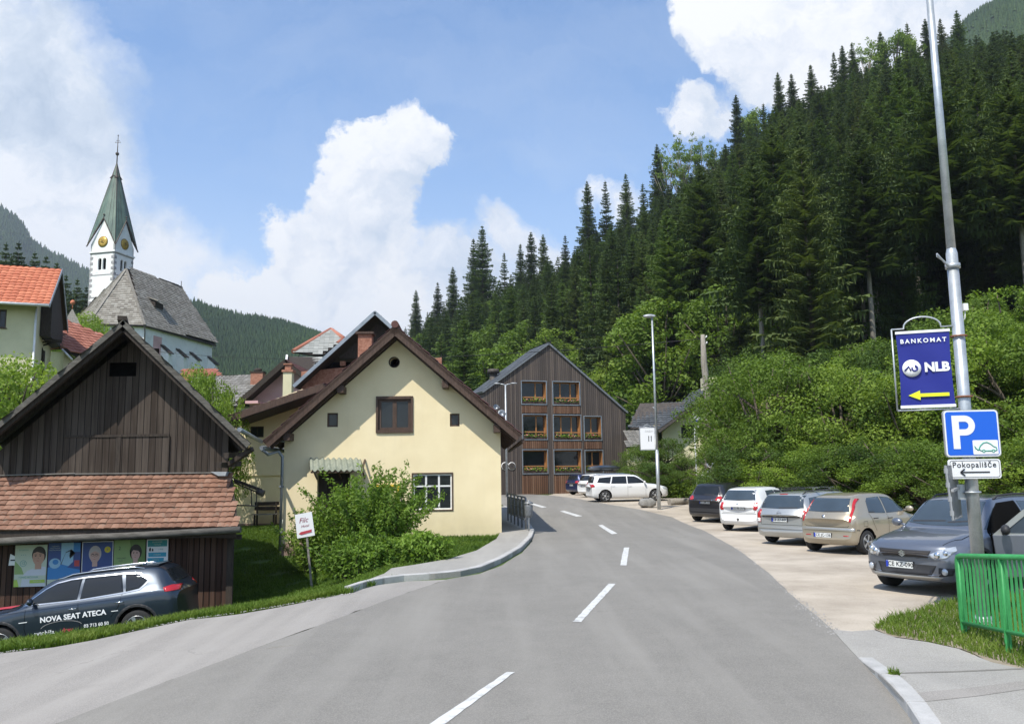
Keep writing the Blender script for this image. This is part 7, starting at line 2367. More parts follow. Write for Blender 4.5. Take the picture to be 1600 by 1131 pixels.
for sd in (-1, 1):
    hl = sz.patch('headlight', 'lamp_clear', '+x', [(sd * .44, .67), (sd * .50, .59), (sd * .68, .62), (sd * .775, .74), (sd * .74, .80), (sd * .62, .765)], .008, cell=.04)
    b = MB(); p, n = sz.cast('+x', sd * .55, .665); b.ellipsoid(p + Vector((.0, 0, 0)), (.03, .055, .055), 12, 8); b.build('lens', 'chrome', hl)
    b = MB(); p, n = sz.cast('+x', sd * .66, .70); b.ellipsoid(p, (.03, .045, .045), 12, 8); b.build('lens', 'chrome', hl)
    sz.patch('fog_light_recess', 'car_trim', '+x', [(sd * .56, .47), (sd * .56, .33), (sd * .74, .36), (sd * .78, .47)], .006)
    b = MB(); p, n = sz.cast('+x', sd * .65, .41); b.ellipsoid(p + Vector((.01, 0, 0)), (.025, .055, .055), 12, 8); b.build('fog_light', 'lamp_clear', sz.root)
    sz.patch('arch_trim', 'car_trim', '+y' if sd > 0 else '-y', [(sz.xf + (sz.rw + .115) * math.cos(a), sz.rw + .012 + (sz.rw + .115) * math.sin(a)) for a in [PI * k / 12 for k in range(13)]] + [(sz.xf + (sz.rw + .062) * math.cos(a), sz.rw + .012 + (sz.rw + .062) * math.sin(a)) for a in [PI * k / 12 for k in range(12, -1, -1)]], .008)
    b = MB(); pts = [sz.cast('+z', x, sd * .55)[0] + Vector((0, 0, .045 if -1.2 < x < .1 else .0)) for x in (.2, .05, -.4, -.8, -1.15, -1.35)]; b.tube(pts, .018, 6); b.build('roof_rail', 'car_trim', sz.root)
sz.patch('bumper_trim', 'paint_silver', '+x', [(-.62, .325), (.62, .325), (.56, .285), (-.56, .285)], .010)
b = MB().use('chrome'); p, n = sz.cast('+x', 0, .67); p = p + Vector((.012, 0, 0))
b.add([p + Vector((0, a, c)) for a, c in ((-.065, .012), (-.005, .055), (.065, .018), (.02, .018), (0, .03), (-.025, .008))], [(0, 1, 2, 3, 4, 5)]); b.add([p + Vector((0, a, c)) for a, c in ((.065, -.012), (.005, -.055), (-.065, -.018), (-.02, -.018), (0, -.03), (.025, -.008))], [(0, 1, 2, 3, 4, 5)]); b.add([p + Vector((0, a, c)) for a, c in ((-.065, .012), (-.02, -.018), (.065, -.012), (.02, .018))], [(0, 1, 2, 3)])
b.build('badge', None, sz.root)
sz.plate('+x', -.12, .475, 'CE KZ-090')
sz.seam('+z', [(1.02, -.68), (1.5, -.70), (1.88, -.60)]); sz.seam('+z', [(1.02, .68), (1.5, .70), (1.88, .60)])
sz.wiper('+x', [(-.55, 1.12), (.05, 1.14)]); sz.wiper('+x', [(.10, 1.12), (.62, 1.16)])
sz.seam('-y', [(.92, 1.0), (.95, .5), (.85, .30)]); sz.seam('-y', [(-.40, 1.0), (-.40, .28)]); sz.mirror(-1, .72, 1.03, 'paint_steel'); sz.handle(-1, -.10, .88, 'paint_steel')
# open front-left door
sz.patch('door_opening', 'wheel_well', '+y', [(.93, .95), (.42, 1.34), (.22, 1.44), (-.34, 1.47), (-.36, .32), (.80, .32), (.93, .55)], .007)  # near-black patch on the closed body, painted as the shaded interior
b = MB().use('car_trim'); 
for (x, z) in ((.1, .80),): b.box(x - .25, x + .22, .15, .60, .52, .66); b.box(x - .30, x - .18, .18, .58, .66, 1.18); b.ellipsoid((x - .26, .38, 1.28), (.05, .12, .10), 10, 8)
b.build('driver_seat', None, sz.root)
dr_o = bpy.data.objects.new('door', None); C.objects.link(dr_o); dr_o.parent = sz.root; dr_o.location = (.90, w - .01, 0); dr_o.rotation_euler = (0, 0, R(-57))
dout = [(0, .95), (-.03, .50), (-.10, .30), (-1.22, .30), (-1.26, .62), (-1.25, .98)]
b = MB(); b.prism([Vector((x, .0, z)) for x, z in dout], (0, .075, 0)); b.build('door_panel', 'paint_steel', dr_o, bevel=.02)
win = [(-.06, .98), (-.48, 1.31), (-.68, 1.41), (-1.24, 1.45), (-1.24, .98)]
b = MB(); fr = [(-.0, .95), (-.46, 1.36), (-.67, 1.455), (-1.28, 1.495), (-1.28, .95)]
b.wall(fr, [[(-.16, .985), (-.50, 1.285), (-.70, 1.385), (-1.22, 1.42), (-1.22, .985)]], .03, plane=lambda u, w_, y: Vector((u, .025 + y, w_))); b.build('window_frame', 'paint_silver', dr_o)
b = MB(); b.prism([Vector((x, .035, z)) for x, z in [(-.15, .98), (-.50, 1.29), (-.70, 1.39), (-1.225, 1.425), (-1.225, .98)]], (0, .006, 0)); b.build('door_glass', 'car_glass_blue', dr_o)
b = MB(); b.tube([(-.16, .08, .98), (-.18, .16, 1.02)], .028, 6); b.ellipsoid((-.18, .23, 1.05), (.07, .12, .085), 12, 8); b.build('wing_mirror', 'car_trim', dr_o)
b = MB(); b.tube([(-1.08, .075, .87), (-1.08, .11, .87), (-1.20, .11, .87), (-1.20, .075, .87)], .012, 6); b.build('door_handle', 'paint_steel', dr_o)


def rear_common(c, plate, pz, txt):
    c.plate('-x', plate, pz, txt)


# ---- sand-gold hatchback
t = R(90 - 54)
ft = Car('parked_car', 'sand-gold hatchback with tall red tail lamps, between the grey crossover and the silver estate', 'paint_gold', 3.84, 1.66, 1.48, .86, .12, -1.42, 1.02, hb=.92, hoodc=.95, hoodn=.76, ag=.12, rw=.29, wf=.72, wr=.62, loc=(0, 0), head=t, group='cars parked on the gravel', glass='car_glass_blue', sc=.91)
q = G(1297, 866); ft.place((q.x + .91 * 1.88 * math.cos(t) - .05, q.y + .91 * 1.88 * math.sin(t) + .1), t)
ft.glass_set([[(.70, .99), (.30, 1.26), (.08, 1.35), (-.30, 1.38), (-.32, .97)], [(-.38, .97), (-.36, 1.38), (-.90, 1.36), (-1.02, 1.28), (-1.12, 1.0)]], wz=(1.03, 1.40), zrw=(1.035, 1.36), rwb=.70, rwt=.60)
w = ft.w
for sd in (-1, 1):
    ft.patch('tail_light', 'lamp_red', '-x', [(sd * w * .76, .80), (sd * w * .81, .78), (sd * w * .83, .90), (sd * w * .775, 1.15), (sd * w * .69, 1.34), (sd * w * .655, 1.35), (sd * w * .735, 1.10)], .014, cell=.05)
ft.patch('bumper_trim', 'paint_silver', '-x', [(-w * .90, .64), (w * .90, .64), (w * .90, .57), (-w * .90, .57)], .012)
ft.seam('-x', [(-w * .74, .70), (-w * .70, .665), (w * .70, .665), (w * .74, .70)]); ft.patch('reflector', 'lamp_red', '-x', [(-w * .72, .46), (-w * .55, .46), (-w * .55, .44), (-w * .72, .44)], .008); ft.patch('reflector', 'lamp_red', '-x', [(w * .72, .46), (w * .55, .46), (w * .55, .44), (w * .72, .44)], .008)
ft.plate('-x', .12, .45, 'CE JC-136'); ft.wiper('-x', [(.05, 1.03), (-.45, 1.05)])
b = MB().use('chrome'); p, n = ft.cast('-x', 0, .91); 
Mx = Matrix.Translation(p + Vector((-.005, 0, 0))) @ Matrix.Rotation(-PI / 2, 4, 'Y'); b.lathe([(0, 0), (.05, 0), (.05, .012), (0, .014)], 16, Mx); b.build('badge', None, ft.root)
for ax in ('-y', '+y'):
    ft.seam(ax, [(-.34, .95), (-.34, .28)]); ft.seam(ax, [(.80, .95), (.80, .30)]); ft.seam(ax, [(-1.14, .98), (-1.00, .70), (-.90, .55)])
    ft.handle(1 if ax == '+y' else -1, -.20, .84, 'car_trim'); ft.handle(1 if ax == '+y' else -1, -.85, .86, 'car_trim'); ft.seam(ax, [(-1.7, .60), (-1.62, .59)], .03, 'side_trim', 'car_trim')
ft.seam('-y', [(-1.28, .80), (-1.44, .80), (-1.44, .68), (-1.28, .68), (-1.28, .80)]); ft.mirror(-1, .60, 1.0, 'paint_gold'); ft.mirror(1, .60, 1.0, 'paint_gold')

# ---- silver estate with roof bars
t = R(90 - 49)
op = Car('parked_car', 'silver estate with roof bars, second behind the grey crossover', 'paint_silver', 4.62, 1.76, 1.47, 1.15, .38, -1.98, 1.00, hb=.93, hoodc=.97, hoodn=.78, ag=.10, rw=.31, wf=.85, wr=.86, loc=(0, 0), head=t, group='cars parked on the gravel', glass='car_glass_blue', sc=.91)
q = G(1222, 853); op.place((q.x + .91 * 2.27 * math.cos(t), q.y + .91 * 2.27 * math.sin(t) + .1), t)
op.glass_set([[(.95, 1.0), (.52, 1.28), (.35, 1.35), (-.10, 1.37), (-.12, .98)], [(-.18, .98), (-.16, 1.37), (-.85, 1.36), (-1.0, .99)], [(-1.08, 1.0), (-.95, 1.35), (-1.75, 1.30), (-1.92, 1.08)]], wz=(1.05, 1.385), zrw=(1.02, 1.37), rwb=.76, rwt=.66)
w = op.w
for sd in (-1, 1):
    op.patch('tail_light', 'lamp_red', '-x', [(sd * w * .74, .62), (sd * w * .85, .62), (sd * w * .88, .85), (sd * w * .80, .98), (sd * w * .735, .97)], .012, cell=.05)
    op.patch('tail_light_lens', 'plate_white', '-x', [(sd * w * .745, .64), (sd * w * .84, .64), (sd * w * .86, .74), (sd * w * .745, .74)], .016, cell=.05)
    b = MB(); pts = [op.cast('+z', x, sd * .52)[0] + Vector((0, 0, .05 if -1.7 < x < .1 else 0)) for x in (.2, .05, -.5, -1.1, -1.65, -1.85)]; b.tube(pts, .018, 6); b.build('roof_rail', 'car_trim', op.root)
for x in (-.35, -1.25):
    b = MB(); z = op.H + .085; b.box(x - .035, x + .035, -.68, .68, z, z + .03)
    for sd in (-1, 1): b.box(x - .03, x + .03, sd * .53 - .03, sd * .53 + .03, op.H + .03, z - .001)
    b.build('roof_bar', 'chrome', op.root)
op.plate('-x', .05, .70, 'CE Z7-60C', .52, .115); op.patch('boot_trim', 'car_trim', '-x', [(-w * .66, .79), (w * .66, .79), (w * .66, .765), (-w * .66, .765)], .012); op.seam('-x', [(-w * .74, .98), (-w * .72, .56), (w * .72, .56), (w * .74, .98)]); op.wiper('-x', [(.05, 1.03), (-.50, 1.04)])
op.patch('bumper_lip', 'paint_silver', '-x', [(-w * .84, .50), (w * .84, .50), (w * .84, .44), (-w * .84, .44)], .02); op.patch('brake_light', 'lamp_red', '-x', [(-.12, 1.395), (.12, 1.395), (.12, 1.41), (-.12, 1.41)], .01)
b = MB().use('chrome'); p, n = op.cast('-x', 0, .885); b.tube([p + Vector((-.012, .055 * math.cos(a), .055 * math.sin(a))) for a in [2 * PI * k / 16 for k in range(17)]], .006, 5, caps=False); b.tube([p + Vector((-.012, .08, -.01)), p + Vector((-.012, -.08, .01))], .006, 5); b.build('badge', None, op.root)
op.seam('-y', [(-.15, .96), (-.15, .28)]); op.seam('-y', [(-1.02, .96), (-1.02, .5)]); op.mirror(-1, .88, 1.0, 'paint_silver'); op.mirror(1, .88, 1.0, 'paint_silver')

# ---- white hatchback, rear view
t = R(90 - 42)
fb = Car('parked_car', 'white hatchback seen from behind, between the black car and the silver estate', 'paint_white', 3.99, 1.64, 1.50, .88, .18, -1.62, 1.00, hb=.94, hoodc=.98, hoodn=.80, ag=.10, rw=.295, wf=.78, wr=.70, loc=(0, 0), head=t, group='cars parked on the gravel', glass='car_glass_blue', sc=.91)
q = G(1155, 831); fb.place((q.x + .91 * 1.95 * math.cos(t), q.y + .91 * 1.95 * math.sin(t) + .1), t)
fb.glass_set([[(.72, 1.0), (.36, 1.26), (.16, 1.36), (-.30, 1.39), (-.32, .98)], [(-.38, .98), (-.36, 1.39), (-.98, 1.37), (-1.12, 1.0)]], wz=(1.05, 1.42), zrw=(1.06, 1.40), rwb=.73, rwt=.64)
w = fb.w
for sd in (-1, 1): fb.patch('tail_light', 'lamp_red', '-x', [(sd * w * .68, .74), (sd * w * .80, .72), (sd * w * .86, .80), (sd * w * .82, 1.0), (sd * w * .70, .98)], .012, cell=.05)
fb.plate('-x', 0, .79, 'CE BE-257'); fb.seam('-x', [(-w * .72, .96), (-w * .72, .64), (w * .72, .64), (w * .72, .96)]); fb.seam('-x', [(-w * .85, .60), (w * .85, .60)], .012); fb.seam('-y', [(-.34, .96), (-.34, .28)]); fb.wiper('-x', [(.05, 1.06), (-.4, 1.07)])
b = MB().use('chrome'); p, n = fb.cast('-x', 0, .93); b.ellipsoid(p, (.012, .04, .04), 10, 6); b.build('badge', None, fb.root); b = MB(); p, n = fb.cast('-x', 0, .42); b.beam(p, p - Vector((.09, 0, .05)), .03); b.ellipsoid(p - Vector((.09, 0, 0)), (.03, .03, .03), 8, 6); b.build('tow_bar', 'iron', fb.root)
fb.mirror(1, .62, 1.0, 'paint_white'); fb.mirror(-1, .62, 1.0, 'paint_white')

# ---- black hatchback
t = R(90 - 46)
bk_ = Car('parked_car', 'black car with small red tail lamps, farthest of the near parked row', 'paint_black', 4.33, 1.78, 1.57, 1.0, .22, -1.72, 1.04, hb=.98, hoodc=1.02, hoodn=.84, ag=.14, rw=.32, wf=.84, wr=.74, loc=(0, 0), head=t, group='cars parked on the gravel', sc=.91)
q = G(1102, 817); bk_.place((q.x + .91 * 2.1 * math.cos(t), q.y + .91 * 2.1 * math.sin(t) + .1), t)
bk_.glass_set([[(.84, 1.04), (.42, 1.34), (.22, 1.42), (-.30, 1.45), (-.32, 1.02)], [(-.38, 1.02), (-.36, 1.45), (-1.02, 1.43), (-1.2, 1.06)]], wz=(1.10, 1.49), zrw=(1.10, 1.44), rwb=.70, rwt=.60)
w = bk_.w
for sd in (-1, 1): bk_.patch('tail_light', 'lamp_red', '-x', [(sd * w * .58, .90), (sd * w * .80, .88), (sd * w * .84, 1.0), (sd * w * .72, 1.06), (sd * w * .60, 1.0)], .012, cell=.05)
bk_.plate('-x', 0, .80, 'CE LM-321'); bk_.patch('bumper_trim', 'car_trim', '-x', [(-w * .86, .56), (w * .86, .56), (w * .86, .40), (-w * .86, .40)], .012); bk_.seam('-x', [(-.4, .89), (.4, .89)], .02, 'chrome_strip', 'chrome'); bk_.wiper('-x', [(.05, 1.10), (-.4, 1.11)])

# ---- far white estate, side view
t = R(8)
wv_ = Car('parked_car', 'white estate parked side-on in front of the timber-clad building', 'paint_white', 4.57, 1.77, 1.48, 1.08, .34, -1.95, 1.0, hb=.93, hoodc=.97, hoodn=.78, ag=.12, rw=.315, wf=.88, wr=.86, loc=(0, 0), head=t, group='cars parked by the timber-clad building', sc=.93)
q = G(983, 784); wv_.place((q.x, q.y + .9), t)
wv_.glass_set([[(.90, 1.0), (.48, 1.28), (.30, 1.36), (-.12, 1.38), (-.14, .98)], [(-.20, .98), (-.18, 1.38), (-.95, 1.37), (-1.08, .99)], [(-1.15, 1.0), (-1.02, 1.36), (-1.70, 1.31), (-1.86, 1.06)]], wz=(1.05, 1.39), zrw=(1.04, 1.37), rwb=.72, rwt=.62)
w = wv_.w
for sd in (-1, 1):
    wv_.patch('tail_light', 'lamp_red', '-x', [(sd * w * .66, .76), (sd * w * .82, .76), (sd * w * .86, .96), (sd * w * .72, .98)], .012, cell=.05); wv_.patch('tail_light', 'lamp_red', '+y' if sd > 0 else '-y', [(-2.2, .80), (-2.02, .82), (-2.0, .95), (-2.18, .96)], .010, cell=.05)
    wv_.patch('headlight', 'lamp_clear', '+y' if sd > 0 else '-y', [(2.12, .62), (1.88, .66), (1.80, .76), (2.05, .72)], .010, cell=.05)
    b = MB(); pts = [wv_.cast('+z', x, sd * .54)[0] + Vector((0, 0, .04 if -1.6 < x < .1 else 0)) for x in (.2, .05, -.5, -1.1, -1.55, -1.75)]; b.tube(pts, .018, 6); b.build('roof_rail', 'chrome', wv_.root)
    ax = '+y' if sd > 0 else '-y'
    for xx in (-.16, .86, -1.10): wv_.seam(ax, [(xx, .96), (xx, .30 if xx > -1 else .66)])
    wv_.handle(sd, .02, .85, 'paint_white'); wv_.handle(sd, -.92, .87, 'paint_white')
wv_.mirror(-1, .80, 1.0, 'paint_white'); wv_.plate('-x', 0, .72, 'CE HL-418')
# second white estate, roof box on top
t = R(24)
w2_ = Car('parked_car', 'white estate half hidden behind the side-on estate, under a dark roof box', 'paint_white', 4.5, 1.76, 1.46, 1.08, .34, -1.92, 1.0, hb=.93, hoodc=.97, hoodn=.78, ag=.12, rw=.31, wf=.88, wr=.86, loc=(0, 0), head=t, group='cars parked by the timber-clad building', sc=.93)
q = G(920, 778); w2_.place((q.x + 1.6, q.y + 2.2), t)
w2_.glass_set([[(.90, 1.0), (.48, 1.28), (.30, 1.35), (-.95, 1.35), (-1.08, .99)]], wz=(1.05, 1.37), zrw=(1.04, 1.35), rwb=.72, rwt=.62)
w = w2_.w
for sd in (-1, 1): w2_.patch('tail_light', 'lamp_red', '-x', [(sd * w * .62, .76), (sd * w * .82, .76), (sd * w * .86, .98), (sd * w * .66, .98)], .012, cell=.05)
w2_.plate('-x', 0, .70, 'CE RT-552')
rbx = thing('roof_box', 'dark blue-grey roof box on the half hidden white estate', 'roof box', w2_.root.location + Vector((0, 0, w2_.H + .05))); rbx.rotation_euler = (0, 0, t)
b = MB(); b.ellipsoid((-.5, 0, .16), (1.15, .42, .17), 20, 10); b.build('lid', 'paint_slate', rbx); b = MB(); b.box(-.95, -.87, -.5, .5, -.03, .02); b.box(-.1, -.02, -.5, .5, -.03, .02); b.build('roof_bar', 'car_trim', rbx)
# navy car
t = R(30)
nv_ = Car('parked_car', 'dark blue car with round red tail lamps, leftmost by the timber-clad building', 'paint_navy', 4.2, 1.75, 1.45, 1.0, .26, -1.75, 1.0, hb=.93, hoodc=.97, hoodn=.78, ag=.14, rw=.31, wf=.84, wr=.78, loc=(0, 0), head=t, group='cars parked by the timber-clad building', sc=.93)
q = G(897, 774); nv_.place((q.x + 1.5, q.y + 2.0), t)
nv_.glass_set([[(.82, 1.0), (.42, 1.26), (.22, 1.33), (-.9, 1.34), (-1.05, .99)]], wz=(1.05, 1.36), zrw=(1.04, 1.33), rwb=.70, rwt=.60)
w = nv_.w
for sd in (-1, 1): nv_.patch('tail_light', 'lamp_red', '-x', [(sd * w * .6, .80), (sd * w * .82, .80), (sd * w * .84, .95), (sd * w * .62, .96)], .012, cell=.05)
nv_.plate('-x', 0, .68, 'CE VA-704')

# ---- slate crossover with lettering, lower left
t = R(180 + 5)
se = Car('advertising_car', 'slate blue crossover with white lettering on its doors, below the barn posters', 'paint_slate', 4.66, 1.84, 1.58, 1.12, .32, -1.84, 1.14, hb=1.02, hoodc=1.05, hoodn=.90, ag=.14, rw=.345, wf=.90, wr=.96, loc=(0, 0), head=t, arch=.06, sc=.91)
q = B(140, 960, 17.35); se.place((q.x, q.y), t)
se.root.location.z += .06
se.glass_set([[(.92, 1.09), (.52, 1.33), (.30, 1.42), (.02, 1.455), (-.22, 1.465), (-.17, 1.065)], [(-.23, 1.065), (-.28, 1.465), (-1.05, 1.45), (-1.12, 1.10)], [(-1.17, 1.10), (-1.13, 1.445), (-1.40, 1.42), (-1.60, 1.27), (-1.44, 1.13)]], wz=(1.13, 1.485), zrw=(1.18, 1.44), rwb=.66, rwt=.56)
w = se.w
for ax, sd in (('+y', 1), ('-y', -1)):
    se.seam(ax, [(.96, 1.065), (.52, 1.345), (.30, 1.437), (.02, 1.475), (-.35, 1.485), (-1.05, 1.47), (-1.42, 1.44), (-1.64, 1.27), (-1.46, 1.10), (-1.12, 1.075), (-.20, 1.04), (.96, 1.065)], .018, 'window_trim', 'chrome')
    for xx in (-.20,): se.seam(ax, [(xx, 1.04), (xx - .02, .32)])
    se.seam(ax, [(.86, 1.04), (.90, .6), (.84, .32)]); se.seam(ax, [(-1.10, 1.06), (-1.02, .80), (-.86, .62)])
    se.seam(ax, [(1.75, .93), (.9, .955), (-.2, .965), (-1.6, .98)], .008, 'crease_line', 'paint_slate')
    se.handle(sd, -.02, .885); se.handle(sd, -.98, .90)
    se.patch('headlight', 'lamp_clear', ax, [(2.22, .72), (1.94, .78), (1.84, .90), (2.05, .90), (2.22, .82)], .010, cell=.05)
    se.patch('tail_light', 'lamp_red', ax, [(-2.24, .98), (-1.98, 1.0), (-1.94, 1.08), (-2.08, 1.11), (-2.22, 1.08)], .012, cell=.05)
    for xw_ in (se.xf, se.xr_):
        se.patch('arch_trim', 'car_trim', ax, [(xw_ + (se.rw + .12) * math.cos(a), se.rw + .012 + (se.rw + .12) * math.sin(a)) for a in [PI * k / 12 for k in range(13)]] + [(xw_ + (se.rw + .062) * math.cos(a), se.rw + .012 + (se.rw + .062) * math.sin(a)) for a in [PI * k / 12 for k in range(12, -1, -1)]], .008)
    b = MB(); pts = [se.cast('+z', x, sd * .585)[0] + Vector((0, 0, .04 if -1.35 < x < .1 else .005)) for x in (.32, .18, 0, -.4, -.9, -1.3, -1.5)]; b.tube(pts, .017, 6); b.build('roof_rail', 'chrome', se.root)
    se.patch('sill_trim', 'car_trim', ax, [(.88, .36), (-.88, .36), (-.88, .26), (.88, .26)], .012)
    se.mirror(sd, .74, 1.09, 'paint_slate')
b = MB(); p = se.cast('+z', -1.62, 0)[0]; b.add([p + Vector((.12, y, .0)) for y in (-.5, .5)] + [p + Vector((-.14, y, -.01)) for y in (-.46, .46)] + [p + Vector((.12, y, .03)) for y in (-.5, .5)] + [p + Vector((-.14, y, .02)) for y in (-.46, .46)], [(0, 1, 3, 2), (4, 6, 7, 5), (0, 4, 5, 1), (2, 3, 7, 6), (0, 2, 6, 4), (1, 5, 7, 3)]); b.build('spoiler', 'paint_slate', se.root)
b = MB(); p = se.cast('+z', -1.30, 0)[0]; b.add([p + Vector((.06, 0, 0)), p + Vector((-.05, .012, 0)), p + Vector((-.05, -.012, 0)), p + Vector((-.05, 0, .06))], [(0, 1, 3), (0, 3, 2), (0, 2, 1), (1, 2, 3)]); b.build('aerial', 'paint_slate', se.root)
def side_text(c, ax, txt, x, z, size, m, name='lettering', **kw):
    vs, fs = text_mesh(txt, size, **kw); sg = -1 if ax == '+y' else 1; out = []
    for v in vs:
        p, n = c.cast(ax, x + sg * v.x, z + v.y); out.append(p + n * .010)
    b = MB().use(m); b.add(out, fs); return b.build(name, None, c.root)
for ax in ('+y',):
    side_text(se, ax, 'NOVA SEAT ATECA', -.10, .735, .150, 'sign_white', bold=.005, spacing=1.02)
    se.seam(ax, [(1.00, .735), (.83, .735)], .014, 'lettering', 'sign_white'); se.seam(ax, [(-1.02, .735), (-.88, .735)], .014, 'lettering', 'sign_white')
    side_text(se, ax, 'avtohiša', .50, .47, .125, 'sign_white', bold=.002); side_text(se, ax, 'drev', .03, .47, .125, 'paint_red', bold=.003); side_text(se, ax, '03 713 60 50', -.56, .50, .095, 'sign_white', bold=.003)
    se.seam(ax, [(.40 + .42 * math.cos(R(a)) * 1.0 - .25, .54 + .13 * math.sin(R(a))) for a in range(10, 171, 16)], .010, 'lettering', 'quoin')
p, n = se.cast('+z', 1.55, .25); b = MB().use('paint_red'); b.box(p.x - .25, p.x + .2, .1, .55, p.z + .012, p.z + .016); b.build('bonnet_sticker', None, se.root)
# ================================================================== vegetation
def quads(P, Nrm, size, rg, aspect=.55):
    """leaf-sized rhombi at P with normals Nrm"""
    n = len(P); a = rg.normal(size=(n, 3)); a -= (a * Nrm).sum(1, keepdims=True) * Nrm; a /= np.linalg.norm(a, axis=1, keepdims=True) + 1e-9
    b = np.cross(Nrm, a); s = size * rg.uniform(.6, 1.3, (n, 1))
    V = np.stack([P - a * s, P - b * s * aspect, P + a * s, P + b * s * aspect], 1).reshape(-1, 3)
    return V, np.arange(4 * n).reshape(n, 4)


def crown_pts(rg, clumps, n, shell=.55):
    r = np.array([c[3] for c in clumps]); p = r ** 2.2; k = rg.choice(len(clumps), n, p=p / p.sum())
    C0 = np.array([c[:3] for c in clumps])[k]; d = rg.normal(size=(n, 3)); d /= np.linalg.norm(d, axis=1, keepdims=True)
    u = 1 - shell * rg.uniform(0, 1, (n, 1)) ** 2
    P = C0 + d * r[k][:, None] * u * np.array([1, 1, .8])
    P += rg.normal(size=(n, 3)) * .06
    Nn = d * .7 + rg.normal(size=(n, 3)) * .55 + np.array([0, 0, .35]); Nn /= np.linalg.norm(Nn, axis=1, keepdims=True)
    return P, Nn


def broadleaf(name, label, seed, H, W, n, leaf, mat, base=.22, nc=34, trunk='bark', rc=.17, spread=1.0):
    """tapered trunk, limbs to every clump, leaves filling the clumps"""
    rg = np.random.default_rng(seed); g = random.Random(seed)
    root = thing(name, label, 'tree', (0, 0, 0))
    cl = []
    while len(cl) < nc:
        x, y, z = g.uniform(-1, 1), g.uniform(-1, 1), g.uniform(-1, 1)
        q = x * x + y * y + z * z
        if q > 1 or q < .12 and g.random() < .6: continue
        zz = H * (base + (1 - base) * (.5 + .47 * z)); taper = 1 - .25 * max(0, z) ** 2 - .15 * max(0, -z)
        cl.append((x * W / 2 * taper, y * W / 2 * taper, zz, W * rc * g.uniform(.65, 1.25)))
    for k in range(int(nc * .9)):
        a, z = g.uniform(0, 2 * PI), g.uniform(-.75, 1.0); q = math.sqrt(max(0, 1 - z * z)) * g.uniform(.98, 1.22)
        cl.append((math.cos(a) * q * W / 2, math.sin(a) * q * W / 2, H * (base + (1 - base) * (.5 + .47 * z * g.uniform(1, 1.12))), W * rc * g.uniform(.28, .5)))
    P, Nn = crown_pts(rg, cl, n); keep = P[:, 2] > .05 * H; P, Nn = P[keep], Nn[keep]
    V, F = quads(P, Nn, leaf, rg)
    np_mesh('crown', V, F, mat, root)
    mb = MB(); fork = H * base * 1.1
    mb.tube([(0, 0, -.3), (.03 * W, 0, fork * .6), (0, .02 * W, fork), (0, 0, H * .72)], [W * .035, W * .028, W * .024, W * .007], 8)
    for c in cl[::2]:
        z0 = g.uniform(fork * .7, max(fork, c[2] * .75)); mb.tube([(0, 0, z0), (c[0] * .45, c[1] * .45, (z0 + c[2]) / 2 + .1), (c[0], c[1], c[2])], [W * .013, W * .009, W * .004], 5)
    mb.build('trunk', trunk, root)
    return root


def shrub_shoots(name, label, seed, W, H, nshoot, nleaf, leaf, mat, depth=.6, cat='bush', up=1.0):
    """many arching shoots leafed along their length"""
    rg = np.random.default_rng(seed); g = random.Random(seed); root = thing(name, label, cat, (0, 0, 0)); mb = MB(); PP, NN = [], []
    for k in range(nshoot):
        a = g.uniform(0, 2 * PI); rr_ = g.random() ** .6; bx, by = math.cos(a) * rr_ * W * .34, math.sin(a) * rr_ * W * .34 * depth
        ln = H * g.uniform(.55, 1.05) * (1 - .30 * rr_); out = g.uniform(.05, .60) * (.3 + rr_)
        pts = []
        for j in range(6):
            t = j / 5; pts.append(Vector((bx + math.cos(a) * out * ln * t * (.6 + .6 * t), by + math.sin(a) * out * ln * t * (.6 + .6 * t) * depth, ln * (t * up - .28 * out * t * t))) + Vector((g.uniform(-.05, .05), g.uniform(-.05, .05), 0)))
        if k % 4 == 0: mb.tube(pts, [.018, .015, .012, .009, .006, .003], 4, caps=False)
        m = nleaf // nshoot; t = rg.uniform(.12, 1.0, m) ** .85; q = np.array([list(p) for p in pts]); ii_ = np.minimum((t * 5).astype(int), 4); f = (t * 5 - ii_)[:, None]
        P = q[ii_] * (1 - f) + q[ii_ + 1] * f + rg.normal(size=(m, 3)) * (.04 + .13 * (1 - t))[:, None]; PP.append(P)
        n_ = rg.normal(size=(m, 3)) * .7 + np.array([math.cos(a) * .3, math.sin(a) * .3, .6]); NN.append(n_ / np.linalg.norm(n_, axis=1, keepdims=True))
    P, Nn = np.concatenate(PP), np.concatenate(NN); P[:, 2] = np.abs(P[:, 2]); V, F = quads(P, Nn, leaf, rg, .42); np_mesh('foliage', V, F, mat, root); mb.build('stems', 'bark', root)
    return root


